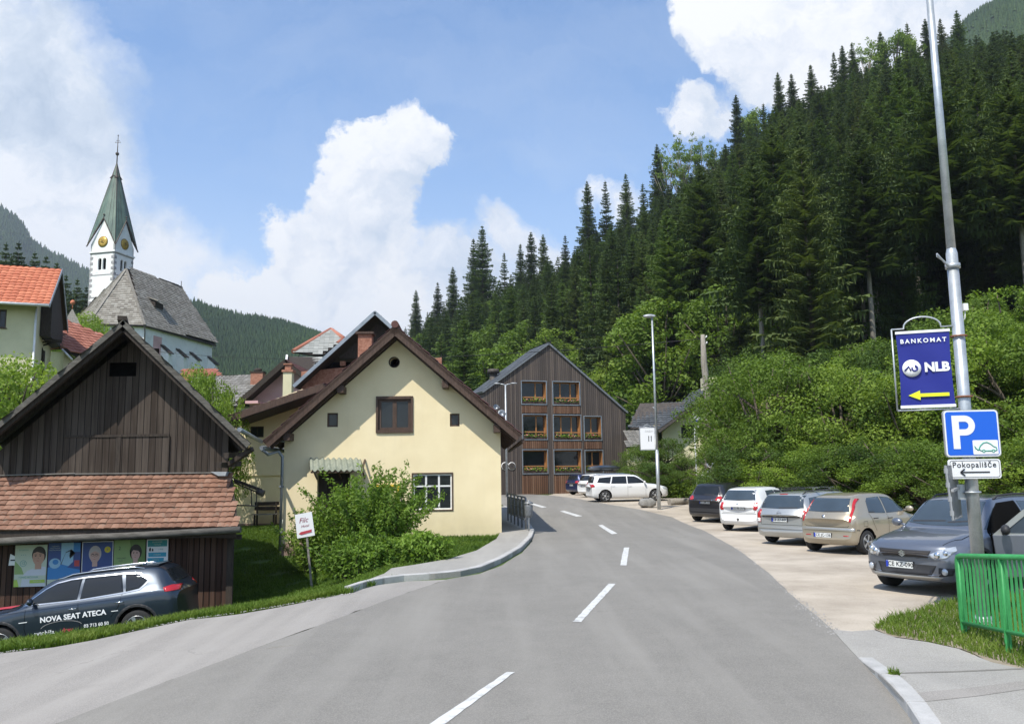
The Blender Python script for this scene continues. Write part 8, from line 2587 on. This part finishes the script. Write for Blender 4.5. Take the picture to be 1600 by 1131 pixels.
def spruce(name, label, seed, mat, base=.08, Rm=2.9, levels=32, H=20.0, trunk='bark', dens=1.0, droop=.30, fs=1.0):
    rg = np.random.default_rng(seed); root = thing(name, label, 'tree', (0, 0, 0)); T = []
    for i in range(levels):
        t = (i + rg.uniform(0, .6)) / levels; z = H * (base + (1 - base) * t); Lr = Rm * (1 - t) ** .68 * rg.uniform(.75, 1.2) + .10
        nb = max(4, int((8.5 - 3.5 * t) * dens))
        a0 = rg.uniform(0, 2 * PI)
        for b in range(nb):
            a = a0 + 2 * PI * b / nb + rg.uniform(-.25, .25); l = Lr * rg.uniform(.65, 1.12); o = np.array([math.cos(a), math.sin(a), 0]); sd_ = np.array([-o[1], o[0], 0])
            lift_ = .25 * t - droop * (1 - t * .6)
            for k, u in enumerate((.16, .32, .48, .64, .80, .93) if fs == 1 else (.10, .19, .28, .37, .46, .55, .64, .73, .82, .91, .97)):
                p = np.array([0, 0, z]) + o * l * u + np.array([0, 0, l * (lift_ * u + .10 * u * u)])
                w_ = (l * (.36 - .20 * u) + .12) * (fs * .5 + .5)
                for sg in (-1, 1):
                    tip = p + sd_ * sg * w_ * rg.uniform(.7, 1.2) + o * l * rg.uniform(.0, .16) + np.array([0, 0, -w_ * rg.uniform(.15, .6)])
                    T.append([p - o * l * .07 * fs, tip, p + o * l * .13 * fs + np.array([0, 0, rg.uniform(-.1, .1)])])
                T.append([p - o * .07 * l * fs, p + o * .09 * l * fs, p + sd_ * rg.uniform(-.2, .2) + np.array([0, 0, (-.30 - .22 * l * rg.uniform(.4, 1.1)) * (fs * .5 + .5)])])
            T.append([np.array([0, 0, z]) + sd_ * .12, np.array([0, 0, z]) - sd_ * .12, np.array([0, 0, z]) + o * l + np.array([0, 0, l * (lift_ + .12)])])
    for k in range(4): a = k * PI / 2; T.append([np.array([.14 * math.cos(a), .14 * math.sin(a), H * .955]), np.array([-.14 * math.cos(a), -.14 * math.sin(a), H * .955]), np.array([0, 0, H * 1.01])])
    V = np.array(T).reshape(-1, 3); np_mesh('crown', V, np.arange(len(V)).reshape(-1, 3), mat, root)
    MB().tube([(0, 0, -1.5), (0, 0, H * .4), (0, 0, H * .93)], [.26, .17, .04], 6).build('trunk', trunk, root)
    return root


def kids(root): KIDS[root.name] = [o for o in bpy.data.objects if o.parent == root]


def set_down(src, px, ytop, d, label, group, w=None, H0=None, name=None, first=[set()], rz=None, w0=None):
    """the photographed plant: foot on the ground at bearing px and distance d, its top reaching row ytop"""
    p = B(px, 700, d); z = gz(p.x, p.y); top = B(px, ytop, d).z; s = max(.15, (top - z) / H0); sx = s if w is None else w / w0
    loc = (p.x, p.y, z - .05)
    if src.name not in first[0]:
        first[0].add(src.name); kids(src); src.location = loc; src.scale = (sx, sx, s); src.rotation_euler = (0, 0, rz or 0); src['label'] = label
        if group: src['group'] = group
        return src
    return copy_tree(src, loc, rz if rz is not None else random.Random(px * 7 + d).uniform(0, 6.28), (sx, sx, s), label, group)


# --- bush in front of the yellow house, in three lobes
gB = 'bushes in front of the yellow house'
for (px, py, w_, h_, n_, lf, lb, sd_, nl) in ((580, 880, 1.7, 2.7, 150, .055, 'tall feathery bush in front of the yellow house door, largest of the three', 1, 26000), (508, 890, 1.7, 1.75, 100, .055, 'lower bush behind the handwritten sign, left of the tallest bush', 2, 13000),
                                          (652, 880, 1.3, .85, 80, .055, 'spreading bush under the white window, right of the tallest bush', 3, 14000), (560, 903, 2.0, 1.15, 100, .05, 'low dense bush at the foot of the tallest bush, beside the kerb', 4, 11000)):
    g_ = G(px, py); s_ = g_.y / 20.0
    o = shrub_shoots('bush', lb, sd_, w_ * s_, h_ * s_, n_, nl, lf, 'leaf_bush', .6, up=1.0); o.location = g_ + Vector((0, .2, -.03)); o['group'] = gB
# --- elder at the left edge and the trees behind the barn
gL = 'leafy trees around the barn'
el_t = broadleaf('leafy_tree', 'x', 21, 5.0, 5.0, 13000, .085, 'leaf_light', .15, 36)
set_down(el_t, 22, 556, 31, 'bright green elder rising over the left barn roof', gL, 4.6, 5.0, w0=5.0, rz=.5)
set_down(el_t, -55, 560, 30, 'elder cut by the left picture edge, beside the bright one', gL, 4.6, 5.0, w0=5.0)
set_down(el_t, 8, 618, 27, 'lower elder shoot just above the left barn eave', gL, 3.0, 5.0, w0=5.0)
set_down(el_t, 328, 582, 34, 'small green tree showing over the right barn roof slope', gL, 2.3, 5.0, w0=5.0)
set_down(el_t, 300, 577, 40, 'small tree behind the barn ridge, under the church', gL, 2.6, 5.0, w0=5.0)
set_down(el_t, 346, 628, 31, 'low green bush between barn roof and yellow wing', gL, 1.9, 5.0, w0=5.0)
set_down(el_t, 118, 492, 100, 'green tree behind the small grey turret', gL, 7, 5.0, w0=5.0)
set_down(el_t, 78, 506, 70, 'green tree between the orange roof and the turret', gL, 5, 5.0, w0=5.0)
set_down(el_t, 137, 505, 92, 'green tree at the foot of the church tower', gL, 5, 5.0, w0=5.0)
# --- broadleaf belt behind the parked cars
bl_a = broadleaf('broadleaf_tree', 'x', 31, 7.0, 6.4, 24000, .070, 'leaf_mid', .08, 40, rc=.135)
bl_b = broadleaf('broadleaf_tree', 'x', 32, 7.0, 5.6, 21000, .068, 'leaf_light', .10, 34, rc=.14)
bl_c = broadleaf('broadleaf_tree', 'x', 33, 7.5, 6.6, 24000, .075, 'leaf_dark', .08, 38, rc=.135)
gR = 'broadleaf trees behind the parked cars'
belt = [(bl_b, 1160, 582, 40, 4.4, 'above the black car, first of the row'), (bl_a, 1202, 556, 36, 6.6, 'with a dark trunk above the white hatchback'), (bl_b, 1262, 562, 38, 6.4, 'above the silver estate'), (bl_a, 1318, 574, 34, 6.0, 'above the sand-gold car'),
        (bl_b, 1372, 556, 36, 6.6, 'left of the blue banner'), (bl_c, 1432, 548, 34, 6.2, 'behind the blue banner'), (bl_b, 1492, 540, 34, 6.4, 'behind the P sign'), (bl_a, 1552, 500, 33, 7.0, 'right of the P sign'), (bl_b, 1612, 492, 31, 6.6, 'cut by the right edge behind the grey crossover'), (bl_a, 1690, 500, 30, 7, 'outside the right edge')]
for s_, px, yt, d, w_, lb in belt: set_down(s_, px, yt, d, 'full green tree ' + lb, gR, w_, 7.0 if s_ is not bl_c else 7.5, w0=6.4 if s_ is bl_a else 5.6 if s_ is bl_b else 6.6)
gS = 'shrubs along the back of the car park'
low = [(1140, 672, 34, 3.2, 'behind the black car'), (1172, 684, 33, 4.0, 'over the white hatchback roof'), (1226, 690, 32, 4.0, 'over the silver estate roof'), (1284, 694, 31, 3.8, 'left of the sand-gold car roof'), (1338, 690, 30, 4.0, 'over the sand-gold car roof'), (1392, 680, 29, 4.0, 'between the sand-gold and grey cars'),
       (1448, 690, 28, 4.2, 'over the grey crossover bonnet'), (1512, 676, 27.5, 4.4, 'behind the tall post'), (1578, 670, 27, 4.4, 'over the grey crossover roof'), (1650, 670, 26, 4.4, 'outside the right edge')]
for i, (px, yt, d, w_, lb) in enumerate(low): s_ = (bl_a, bl_c, bl_b)[i % 3]; set_down(s_, px, yt, d, 'low shrub ' + lb, gS, w_, 7.5 if s_ is bl_c else 7.0, w0=6.6 if s_ is bl_c else 6.4 if s_ is bl_a else 5.6)
gH = 'broadleaf trees at the foot of the forest'
up_l = [(bl_c, 1172, 540, 62, 6, 'right of the utility pole'), (bl_c, 1205, 552, 56, 7, 'above the trunked belt tree'), (bl_c, 1262, 545, 56, 7.6, 'at the forest foot above the silver estate'), (bl_c, 1318, 545, 54, 7.4, 'at the forest foot, centre right'), (bl_a, 1372, 535, 54, 7.6, 'left above the blue banner'), (bl_c, 1430, 520, 50, 7.2, 'peeping over the blue banner'),
        (bl_a, 1540, 470, 48, 7.6, 'right of the tall post at banner height'), (bl_b, 1596, 450, 46, 7.6, 'at the right edge at banner height'), (bl_c, 1500, 492, 50, 7.2, 'behind the tall post at banner height'), (bl_a, 1660, 450, 46, 8, 'beyond the right edge')]
for s_, px, yt, d, w_, lb in up_l: set_down(s_, px, yt, d, 'mid green tree ' + lb, gH, w_, 7.0 if s_ is not bl_c else 7.5, w0=6.4 if s_ is bl_a else 5.6 if s_ is bl_b else 6.6)
gM = 'bushes around the cream house'
for s_, px, yt, d, w_, lb in ((bl_a, 1003, 694, 50, 3.2, 'beside the timber building, left of the lamp'), (bl_a, 1042, 686, 49, 3.4, 'in front of the cream house, right of the lamp'), (bl_c, 1026, 716, 47, 3.6, 'low behind the white estate bonnet'), (bl_c, 1072, 706, 47, 2.8, 'below the cream house window'),
                            (bl_b, 1150, 592, 46, 4.0, 'hiding the right half of the cream house'), (bl_a, 1152, 640, 42, 3.4, 'right of the concrete pole foot'), (bl_b, 1126, 712, 43, 2.0, 'behind the white cabinet'), (bl_b, 968, 560, 92, 7, 'pale tree right above the timber building roof')):
    set_down(s_, px, yt, d, 'rounded green bush ' + lb if d < 80 else lb, gM if d < 80 else None, w_, 7.0 if s_ is not bl_c else 7.5, w0=6.4 if s_ is bl_a else 5.6 if s_ is bl_b else 6.6)
rt = shrub_shoots('ornamental_grass', 'fresh green grassy clump behind the log left of the black car', 9, 3.2, 1.1, 90, 3600, .14, 'leaf_light', .5, 'plant'); q = G(1064, 782); rt.location = (q.x + .6, q.y + 3.2, gz(q.x, q.y + 3.2))

# --- the spruce forest
sp_v = [spruce('spruce_tree', 'x', 51, 'needles', .06, 3.7, 36), spruce('spruce_tree', 'x', 52, 'needles', .10, 3.2, 38), spruce('spruce_tree', 'x', 53, 'needles_light', .05, 4.2, 34), spruce('spruce_tree', 'x', 54, 'needles', .42, 3.3, 24, trunk='pale_bark'), spruce('spruce_tree', 'x', 55, 'needles', .14, 2.5, 34, dens=.75, droop=.18)]
sp_f = [spruce('spruce_tree', 'x', 71, 'needles', .06, 3.5, 52, dens=1.15, fs=.5), spruce('spruce_tree', 'x', 72, 'needles', .12, 3.1, 54, dens=1.15, fs=.5), spruce('spruce_tree', 'x', 73, 'needles_light', .05, 3.9, 50, dens=1.2, fs=.5), spruce('spruce_tree', 'x', 74, 'needles', .48, 3.3, 34, trunk='pale_bark', dens=1.1, fs=.5)]
for s_ in sp_v + sp_f: kids(s_)
hb_l = broadleaf('hillside_broadleaf', 'x', 61, 14, 8.5, 11000, .17, 'leaf_mid', .22, 40, rc=.15); kids(hb_l)
birch = broadleaf('hillside_broadleaf', 'x', 62, 17, 7, 4200, .15, 'leaf_mid', .40, 34, 'pale_bark', .12); kids(birch)
used = set()


def put(src, loc, rz, sc, label, group):
    if src.name not in used:
        used.add(src.name); src.location = loc; src.rotation_euler = (0, 0, rz); src.scale = sc; src['label'] = label; src['group'] = group; return src
    return copy_tree(src, loc, rz, sc, label, group)


g = random.Random(77)
sky_t = [(650, 452, 1, 'slim spruce, leftmost on the skyline'), (668, 486, 4, 'short thin spruce second on the skyline'), (684, 440, 0, 'dark spruce third from the left on the skyline'), (708, 416, 1, 'tall narrow spruce left of the widest skyline spruce'), (755, 352, 2, 'widest and tallest spruce left of the timber building ridge'), (741, 372, 0, 'spruce hugging the left flank of the widest skyline spruce'),
         (789, 393, 4, 'thin spruce right of the widest skyline spruce'), (815, 380, 0, 'left spruce of the pair above the timber ridge'), (832, 361, 1, 'taller spruce of the pair above the timber ridge'), (851, 365, 1, 'right spruce of the pair above the timber ridge'), (886, 366, 4, 'thin leaning spruce before the skyline climbs'), (923, 282, 1, 'tall isolated spire spruce, first of two'),
         (952, 281, 4, 'tall thin see-through spire spruce, second of two'), (985, 270, 0, 'dense spruce right of the two spires'), (1012, 285, 4, 'thin spruce between dense spruce and tall group'), (1037, 224, 1, 'tall spruce at the left of the feathery skyline group'), (1168, 147, 1, 'tall spruce where the forest meets the white cloud'), (1186, 176, 4, 'short spruce just right of the cloud-side spruce'),
         (1212, 160, 4, 'small skyline spruce on the upper slope'), (1238, 112, 1, 'pointed skyline spruce, first on the long upper ridge'), (1260, 114, 0, 'bushy skyline spruce on the long upper ridge'), (1292, 100, 0, 'broad skyline spruce on the upper ridge'), (1331, 80, 4, 'thin skyline spruce on the upper ridge'), (1346, 70, 1, 'skyline spruce above the banner column'), (1362, 66, 0, 'skyline spruce next above the banner column'),
         (1410, 48, 1, 'skyline spruce left of the tall post'), (1455, 34, 4, 'small skyline spruce touching the tall post'), (1485, 28, 1, 'skyline spruce right of the tall post'), (1510, 28, 0, 'second skyline spruce right of the tall post'), (1538, 15, 2, 'topmost skyline spruce near the right corner'), (1575, 60, 0, 'spruce below the hazy far ridge')]
gk = 'spruces along the skyline'
occ = []
for px, yt, v, lb in sky_t:
    d0, d1, zr = hill_params(px); d = d1 - (14 if px < 900 else 6); p = B(px, 500, d); z = gz(p.x, p.y); h = B(px, yt, d).z - z; h = max(9, h)
    wf = min(1.25, 20 / h * .92) if h > 20 else 1.0
    k = h / 20.0; sx = k * (1.0 if h < 24 else .9)
    put(sp_f[v] if v < 3 else sp_v[v], (p.x, p.y, z - .2), g.uniform(0, 6), (sx, sx, k), lb, gk); occ.append((p.x, p.y))
for px, yt, v, lb in ((1078, 208, birch, 'feathery broadleaf tree, tallest on the skyline left of the cloud'), (1054, 232, birch, 'airy birch beside the tallest feathery skyline tree'), (1108, 214, birch, 'open-crowned birch against the white cloud'), (1130, 226, birch, 'second open-crowned birch against the white cloud'), (1200, 172, hb_l, 'rounded leafy tree right of the cloud-side spruce'), (1432, 52, hb_l, 'pale leafy tree on the upper ridge'), (1384, 60, birch, 'slim birch on the upper ridge')):
    d0, d1, zr = hill_params(px); d = d1 - 5; p = B(px, 500, d); z = gz(p.x, p.y); h = max(7, B(px, yt, d).z - z); k = h / (14.0 if v is hb_l else 17.0)
    put(v, (p.x, p.y, z - .2), g.uniform(0, 6), (k * .85, k * .85, k), lb, 'broadleaf trees on the skyline'); occ.append((p.x, p.y))
cand = []
d = 60.0
while d < 236:
    px = 560.0
    while px < 1680:
        q = px + g.uniform(-.5, .5) * 4.6 / d * 1300; dd = d + g.uniform(-2.2, 2.2); d0, d1, zr = hill_params(q)
        if dd > d0 + 7 and dd < d1 + 4 and q > 600:
            x = (q - 800) / 1300 * dd
            if all((x - a) ** 2 + (dd - b) ** 2 > 5 for a, b in occ): cand.append((x, dd, q, (dd - d0) / (d1 - d0)))
        px += 4.7 / d * 1300
    d += 4.3
# the valley floor behind the timber building and the far end of the road
for k in range(26):
    q = g.uniform(600, 1000); dd = g.uniform(86, 135); x = (q - 800) / 1300 * dd
    if dd < hill_params(q)[0] + 7: cand.append((x, dd, q, .02))
cand.sort(key=lambda c: c[1] * (1 + .0 * c[2]))
near, rest = [], []
lim = 258
for c in cand: (near if len(near) < lim else rest).append(c)
LBL = ['dark spruce', 'dark dense spruce', 'lighter green spruce', 'bare-stemmed spruce', 'slender spruce', 'leafy tree']


def zone(q, s):
    w = 'above the timber-clad building' if q < 900 else 'above the dark-tiled house' if q < 1100 else 'above the parked cars' if q < 1370 else 'behind the blue banner column' if q < 1470 else 'right of the tall post'
    return ('low ' if s < .14 else 'halfway up ' if s < .42 else 'high ') + 'on the forest slope ' + w


def pick(c):
    x, dd, q, s = c; r_ = g.random()
    if s < .16 and q > 1080: v = 3 if r_ < .80 else 2 if r_ < .94 else 5
    elif s < .10: v = 5 if r_ < (.25 if q > 900 else .5) else 2
    else:
        leafy = .06 if q > 1000 else .22
        v = 5 if r_ < leafy else 0 if r_ < .48 else 1 if r_ < .72 else 2 if r_ < .90 else 4
    d1 = hill_params(q)[1]
    top_row = next(b[3] + (a[3] - b[3]) * (b[0] - q) / (b[0] - a[0]) for a, b in zip(HT, HT[1:]) if q <= b[0])
    z = gz(x, dd); hmax = B(q, top_row + 22, dd).z - z
    h = min(g.choice((g.uniform(10, 17), g.uniform(15, 22), g.uniform(19, 26))), max(7, hmax + g.uniform(-3, 1)))
    if v == 5: h *= .72
    return v, h, z


for c in near:
    v, h, z = pick(c); x, dd = c[0], c[1]
    lb = LBL[v] + ' ' + zone(c[2], c[3]); gr = LBL[v] + 's ' + zone(c[2], c[3])
    if v == 5: k = h / 14; put(hb_l, (x, dd, z - .2), g.uniform(0, 6), (k * 1.1, k * 1.1, k), lb, gr)
    else: k = h / 20; f = g.uniform(.95, 1.2); put(sp_f[v] if dd < 125 and v < 4 else sp_v[v], (x, dd, z - .2), g.uniform(0, 6), (k * f, k * f, k), lb, gr)
# everything beyond the first three hundred: one mass
def raw(root):
    o = [c for c in KIDS[root.name] if c.name.startswith('crown')][0]; me = o.data; V = np.empty(len(me.vertices) * 3, np.float32); me.vertices.foreach_get('co', V); k = len(me.polygons[0].vertices); F = np.empty(len(me.polygons) * k, np.int32); me.polygons.foreach_get('vertices', F); return V.reshape(-1, 3), F.reshape(-1, k)


RAW = {i: raw(s_) for i, s_ in enumerate(sp_v)}; RAW[5] = raw(hb_l)
VV, FF = {'needles': [], 'needles_light': [], 'leaf_mid': []}, {'needles': [], 'needles_light': [], 'leaf_mid': []}
cnt = {k: 0 for k in VV}
for c in rest:
    v, h, z = pick(c); V, F = RAW[v]; k = h / (14 if v == 5 else 20); a = g.uniform(0, 6); f = g.uniform(.95, 1.2); ca, sa = math.cos(a) * k * f, math.sin(a) * k * f
    m = 'leaf_mid' if v == 5 else 'needles_light' if v == 2 else 'needles'
    VV[m].append(np.stack([V[:, 0] * ca - V[:, 1] * sa + c[0], V[:, 0] * sa + V[:, 1] * ca + c[1], V[:, 2] * k + z - .2], 1)); FF[m].append(F + cnt[m]); cnt[m] += len(V)
for m in VV:
    if VV[m]: tag(np_mesh('forest_' + ('leafy' if m == 'leaf_mid' else 'spruce'), np.concatenate(VV[m]), np.concatenate(FF[m]), m), {'needles': 'dark spruce forest covering the upper hillside', 'needles_light': 'lighter spruces mixed through the upper hillside forest', 'leaf_mid': 'leafy crowns mixed through the upper hillside forest'}[m], 'forest', None, 'stuff')
# dark spruces behind the orange roofed house
for px, yt, d, v in ((-30, 372, 140, 0), (2, 378, 138, 1), (22, 376, 135, 0), (48, 392, 134, 1), (66, 398, 138, 0), (84, 408, 132, 1), (12, 400, 120, 1), (40, 412, 122, 0), (72, 424, 120, 0), (100, 428, 140, 1), (118, 434, 136, 0), (132, 446, 140, 1), (108, 452, 126, 0), (92, 444, 126, 1), (150, 470, 146, 0), (-60, 380, 135, 1)):
    p = B(px, 500, d); z = gz(p.x, p.y); k = (B(px, yt, d).z - z) / 20
    put(sp_v[v], (p.x, p.y, z - .2), g.uniform(0, 6), (k * .95, k * .95, k), 'dark spruce in the stand between the orange roof and the church tower', 'spruces behind the orange roofed house')

for s_ in sp_v + sp_f + [hb_l, birch]:
    if s_.name not in used:
        for q in list(s_.children): bpy.data.objects.remove(q)
        bpy.data.objects.remove(s_)
# --- distant forests on the far hills
def cones(name, label, hill, n, h0, sp_px, seed, mat='needles_far'):
    Vh, w_, nn, rows = hill; rg = np.random.default_rng(seed); A = np.array(Vh, np.float32).reshape(nn + 1, w_, 3)
    u = rg.uniform(*sp_px, n); v = rg.uniform(.10, 1.0, n) ** .55 * rows; i = u.astype(int); j = np.minimum(v.astype(int), rows - 1); fu, fv = (u - i)[:, None], (v - j)[:, None]
    P = (A[i, j] * (1 - fu) + A[i + 1, j] * fu) * (1 - fv) + (A[i, j + 1] * (1 - fu) + A[i + 1, j + 1] * fu) * fv
    h = h0 * rg.uniform(.6, 1.35, n)[:, None]; r_ = h * .24; a0 = rg.uniform(0, 6.28, n)
    T = []
    for (zb, zt, f) in ((.05, .62, 1.0), (.40, 1.0, .62)):
        for k in range(5):
            a, b = a0 + k * 2 * PI / 5, a0 + (k + 1) * 2 * PI / 5
            T.append(np.stack([P + np.stack([np.cos(a) * (r_ * f)[:, 0], np.sin(a) * (r_ * f)[:, 0], (h * zb)[:, 0]], 1), P + np.stack([np.cos(b) * (r_ * f)[:, 0], np.sin(b) * (r_ * f)[:, 0], (h * zb)[:, 0]], 1), P + np.concatenate([np.zeros((n, 2)), h * zt], 1)], 1))
    V = np.concatenate(T).reshape(-1, 3); tag(np_mesh(name, V, np.arange(len(V)).reshape(-1, 3), mat), label, 'forest', None, 'stuff')


cones('mountain_forest', 'distant forest on the blue mountain at the left', HILL_A, 12000, 8, (40, 105), 1)
cones('hill_forest', 'forest on the green hill behind the church', HILL_B, 18000, 4.6, (22, 112), 2)
cones('ridge_forest', 'hazy forest on the ridge in the upper right corner', HILL_C, 3500, 5.0, (12, 40), 3)


# --- grass blades on the verges
def blades(name, label, poly, n, hmin, hmax, seed, wdt=.012, zf=gz, mat='grass_blade', lift=0.0, bare=-1.7):
    rg = np.random.default_rng(seed); xs = [p[0] for p in poly]; ys = [p[1] for p in poly]; P = []
    while len(P) < n:
        c = rg.uniform([min(xs), min(ys)], [max(xs), max(ys)], (4000, 2))
        # blades are thinner where the ground is bare
        P += [(a, b) for a, b in c if in_poly(a, b, poly) and math.sin(a * 2.1 + 1.3 * b) + math.sin(b * 3.3 - a) > bare]
    P = np.array(P[:n]); z = np.array([zf(a, b) for a, b in P]) + lift
    a = rg.uniform(0, 2 * PI, n); h = rg.uniform(hmin, hmax, n) * (0.55 + .45 * rg.uniform(0, 1, n)); l = rg.normal(size=(n, 2)) * .45 * h[:, None]; w2 = wdt * rg.uniform(.6, 1.2, n)
    b0 = np.stack([P[:, 0] - np.cos(a) * w2, P[:, 1] - np.sin(a) * w2, z - .01], 1); b1 = np.stack([P[:, 0] + np.cos(a) * w2, P[:, 1] + np.sin(a) * w2, z - .01], 1)
    m0 = np.stack([P[:, 0] - np.cos(a) * w2 * .8 + l[:, 0] * .35, P[:, 1] - np.sin(a) * w2 * .8 + l[:, 1] * .35, z + h * .6], 1); m1 = m0 + (b1 - b0) * .8
    tp_ = np.stack([P[:, 0] + l[:, 0], P[:, 1] + l[:, 1], z + h], 1)
    V = np.stack([b0, b1, m1, m0, m0, m1, tp_, tp_], 1).reshape(-1, 3); F = np.arange(len(V)).reshape(-1, 4)
    tp3 = np.stack([b0, b1, m1, b0, m1, m0, m0, m1, tp_], 1).reshape(-1, 3)
    tag(np_mesh(name, tp3, np.arange(len(tp3)).reshape(-1, 3), mat), label, 'grass', None, 'stuff')


gpv = [Vector((p.x, p.y)) for p in gp]
blades('grass', 'rough grass growing on the patch by the green railing', ragged(gpv, .25, .10, seed=5), 36000, .04, .16, 1, .006, bare=-9)
edge_pts = [(p.x, p.y) for p in gxy([(-80, 1032), (0, 1019), (80, 1010), (150, 998), (230, 981), (300, 966), (370, 958), (440, 946), (500, 934), (546, 926), (600, 900), (612, 893), (650, 887)])]
verge = edge_pts + [(-3.2, 19.2), (-6.35, 19.0), (-12.6, 18.9), (-12.6, 15.5)]
blades('grass', 'grass verge between the side road and the barn', ragged([Vector(p) for p in verge], .3, .07, seed=2), 60000, .05, .13, 2, .007)
bank = [(p.x, p.y) for p in gxy([(-60, 1029), (0, 1019), (80, 1010), (150, 998), (230, 981), (300, 966), (370, 958), (440, 946), (500, 934), (546, 926)])]
bank = bank + [(a - .1, b + .75) for a, b in bank[::-1]]
blades('grass', 'taller grass on the crest of the side road verge', bank, 20000, .06, .14, 4, .008)
lawn = [(-3.2, 19.2), (-6.35, 19.2), (-8.9, 26), (-11, 32), (-6.5, 33), (uL * 0 - 7.4, 26.4), (-6.9, 25.9), (-.6, 26.2)] + [(p.x, p.y) for p in gxy([(783, 834), (776, 847), (745, 866), (700, 880), (650, 888)])]
blades('grass', 'lawn between the barn and the yellow house', lawn, 60000, .05, .12, 3, .010)
for (px, py, n, r_) in ((1398, 1070, 14, .05), (738, 893, 16, .10), (614, 905, 18, .12), (578, 915, 14, .10)):
    q = G(px, py); c_ = [Vector((q.x + r_ * math.cos(t), q.y + r_ * math.sin(t))) for t in [2 * PI * k / 8 for k in range(8)]]
    blades('weeds', 'small weed tuft in the kerb joint', c_, 120, .04, .12, px, .006, zf=(pave_z if px > 1000 else gz), lift=.01)
# gravel crumbs along the ragged road edges
rg = np.random.default_rng(5); P = []
for (a, b), n in ((((550, 928), (300, 967)), 260), (((300, 967), (0, 1021)), 320), (((1308, 992), (1250, 942)), 200), (((1250, 942), (1150, 857)), 220)):
    A_, B_ = G(*a), G(*b)
    for k in range(n): p = A_.lerp(B_, rg.uniform()); P.append((p.x + rg.normal() * .05, p.y + rg.normal() * .05))
V, F = [], []
for (x, y) in P:
    r_ = rg.uniform(.005, .016); z = gz(x, y) + .012; b = len(V); V += [(x + r_, y, z), (x - r_ * .6, y + r_ * .8, z), (x - r_ * .6, y - r_ * .8, z), (x, y, z + r_)]; F += [(b, b + 1, b + 3), (b + 1, b + 2, b + 3), (b + 2, b, b + 3)]
tag(np_mesh('gravel', V, F, 'rock'), 'loose gravel crumbs along the road edges', 'gravel', None, 'stuff')

# ------------------------------------------------------------------ the air of the valley
hz = MB(); hz.box(-3100, 3100, -1600, 4600, -4.5, 760)
ho = hz.build('haze', None)
hm = bpy.data.materials.new('haze_air'); hm.use_nodes = True; _n = hm.node_tree
for q in list(_n.nodes): _n.nodes.remove(q)
_o = _n.nodes.new('ShaderNodeOutputMaterial'); _p = _n.nodes.new('ShaderNodeVolumePrincipled')
_p.inputs['Color'].default_value = (.80, .88, 1.0, 1); _p.inputs['Density'].default_value = 0.00018; _p.inputs['Anisotropy'].default_value = 0.2
_n.links.new(_p.outputs[0], _o.inputs['Volume']); ho.data.materials.append(hm)
tag(ho, 'thin blue summer haze filling the valley', 'haze', None, 'stuff')
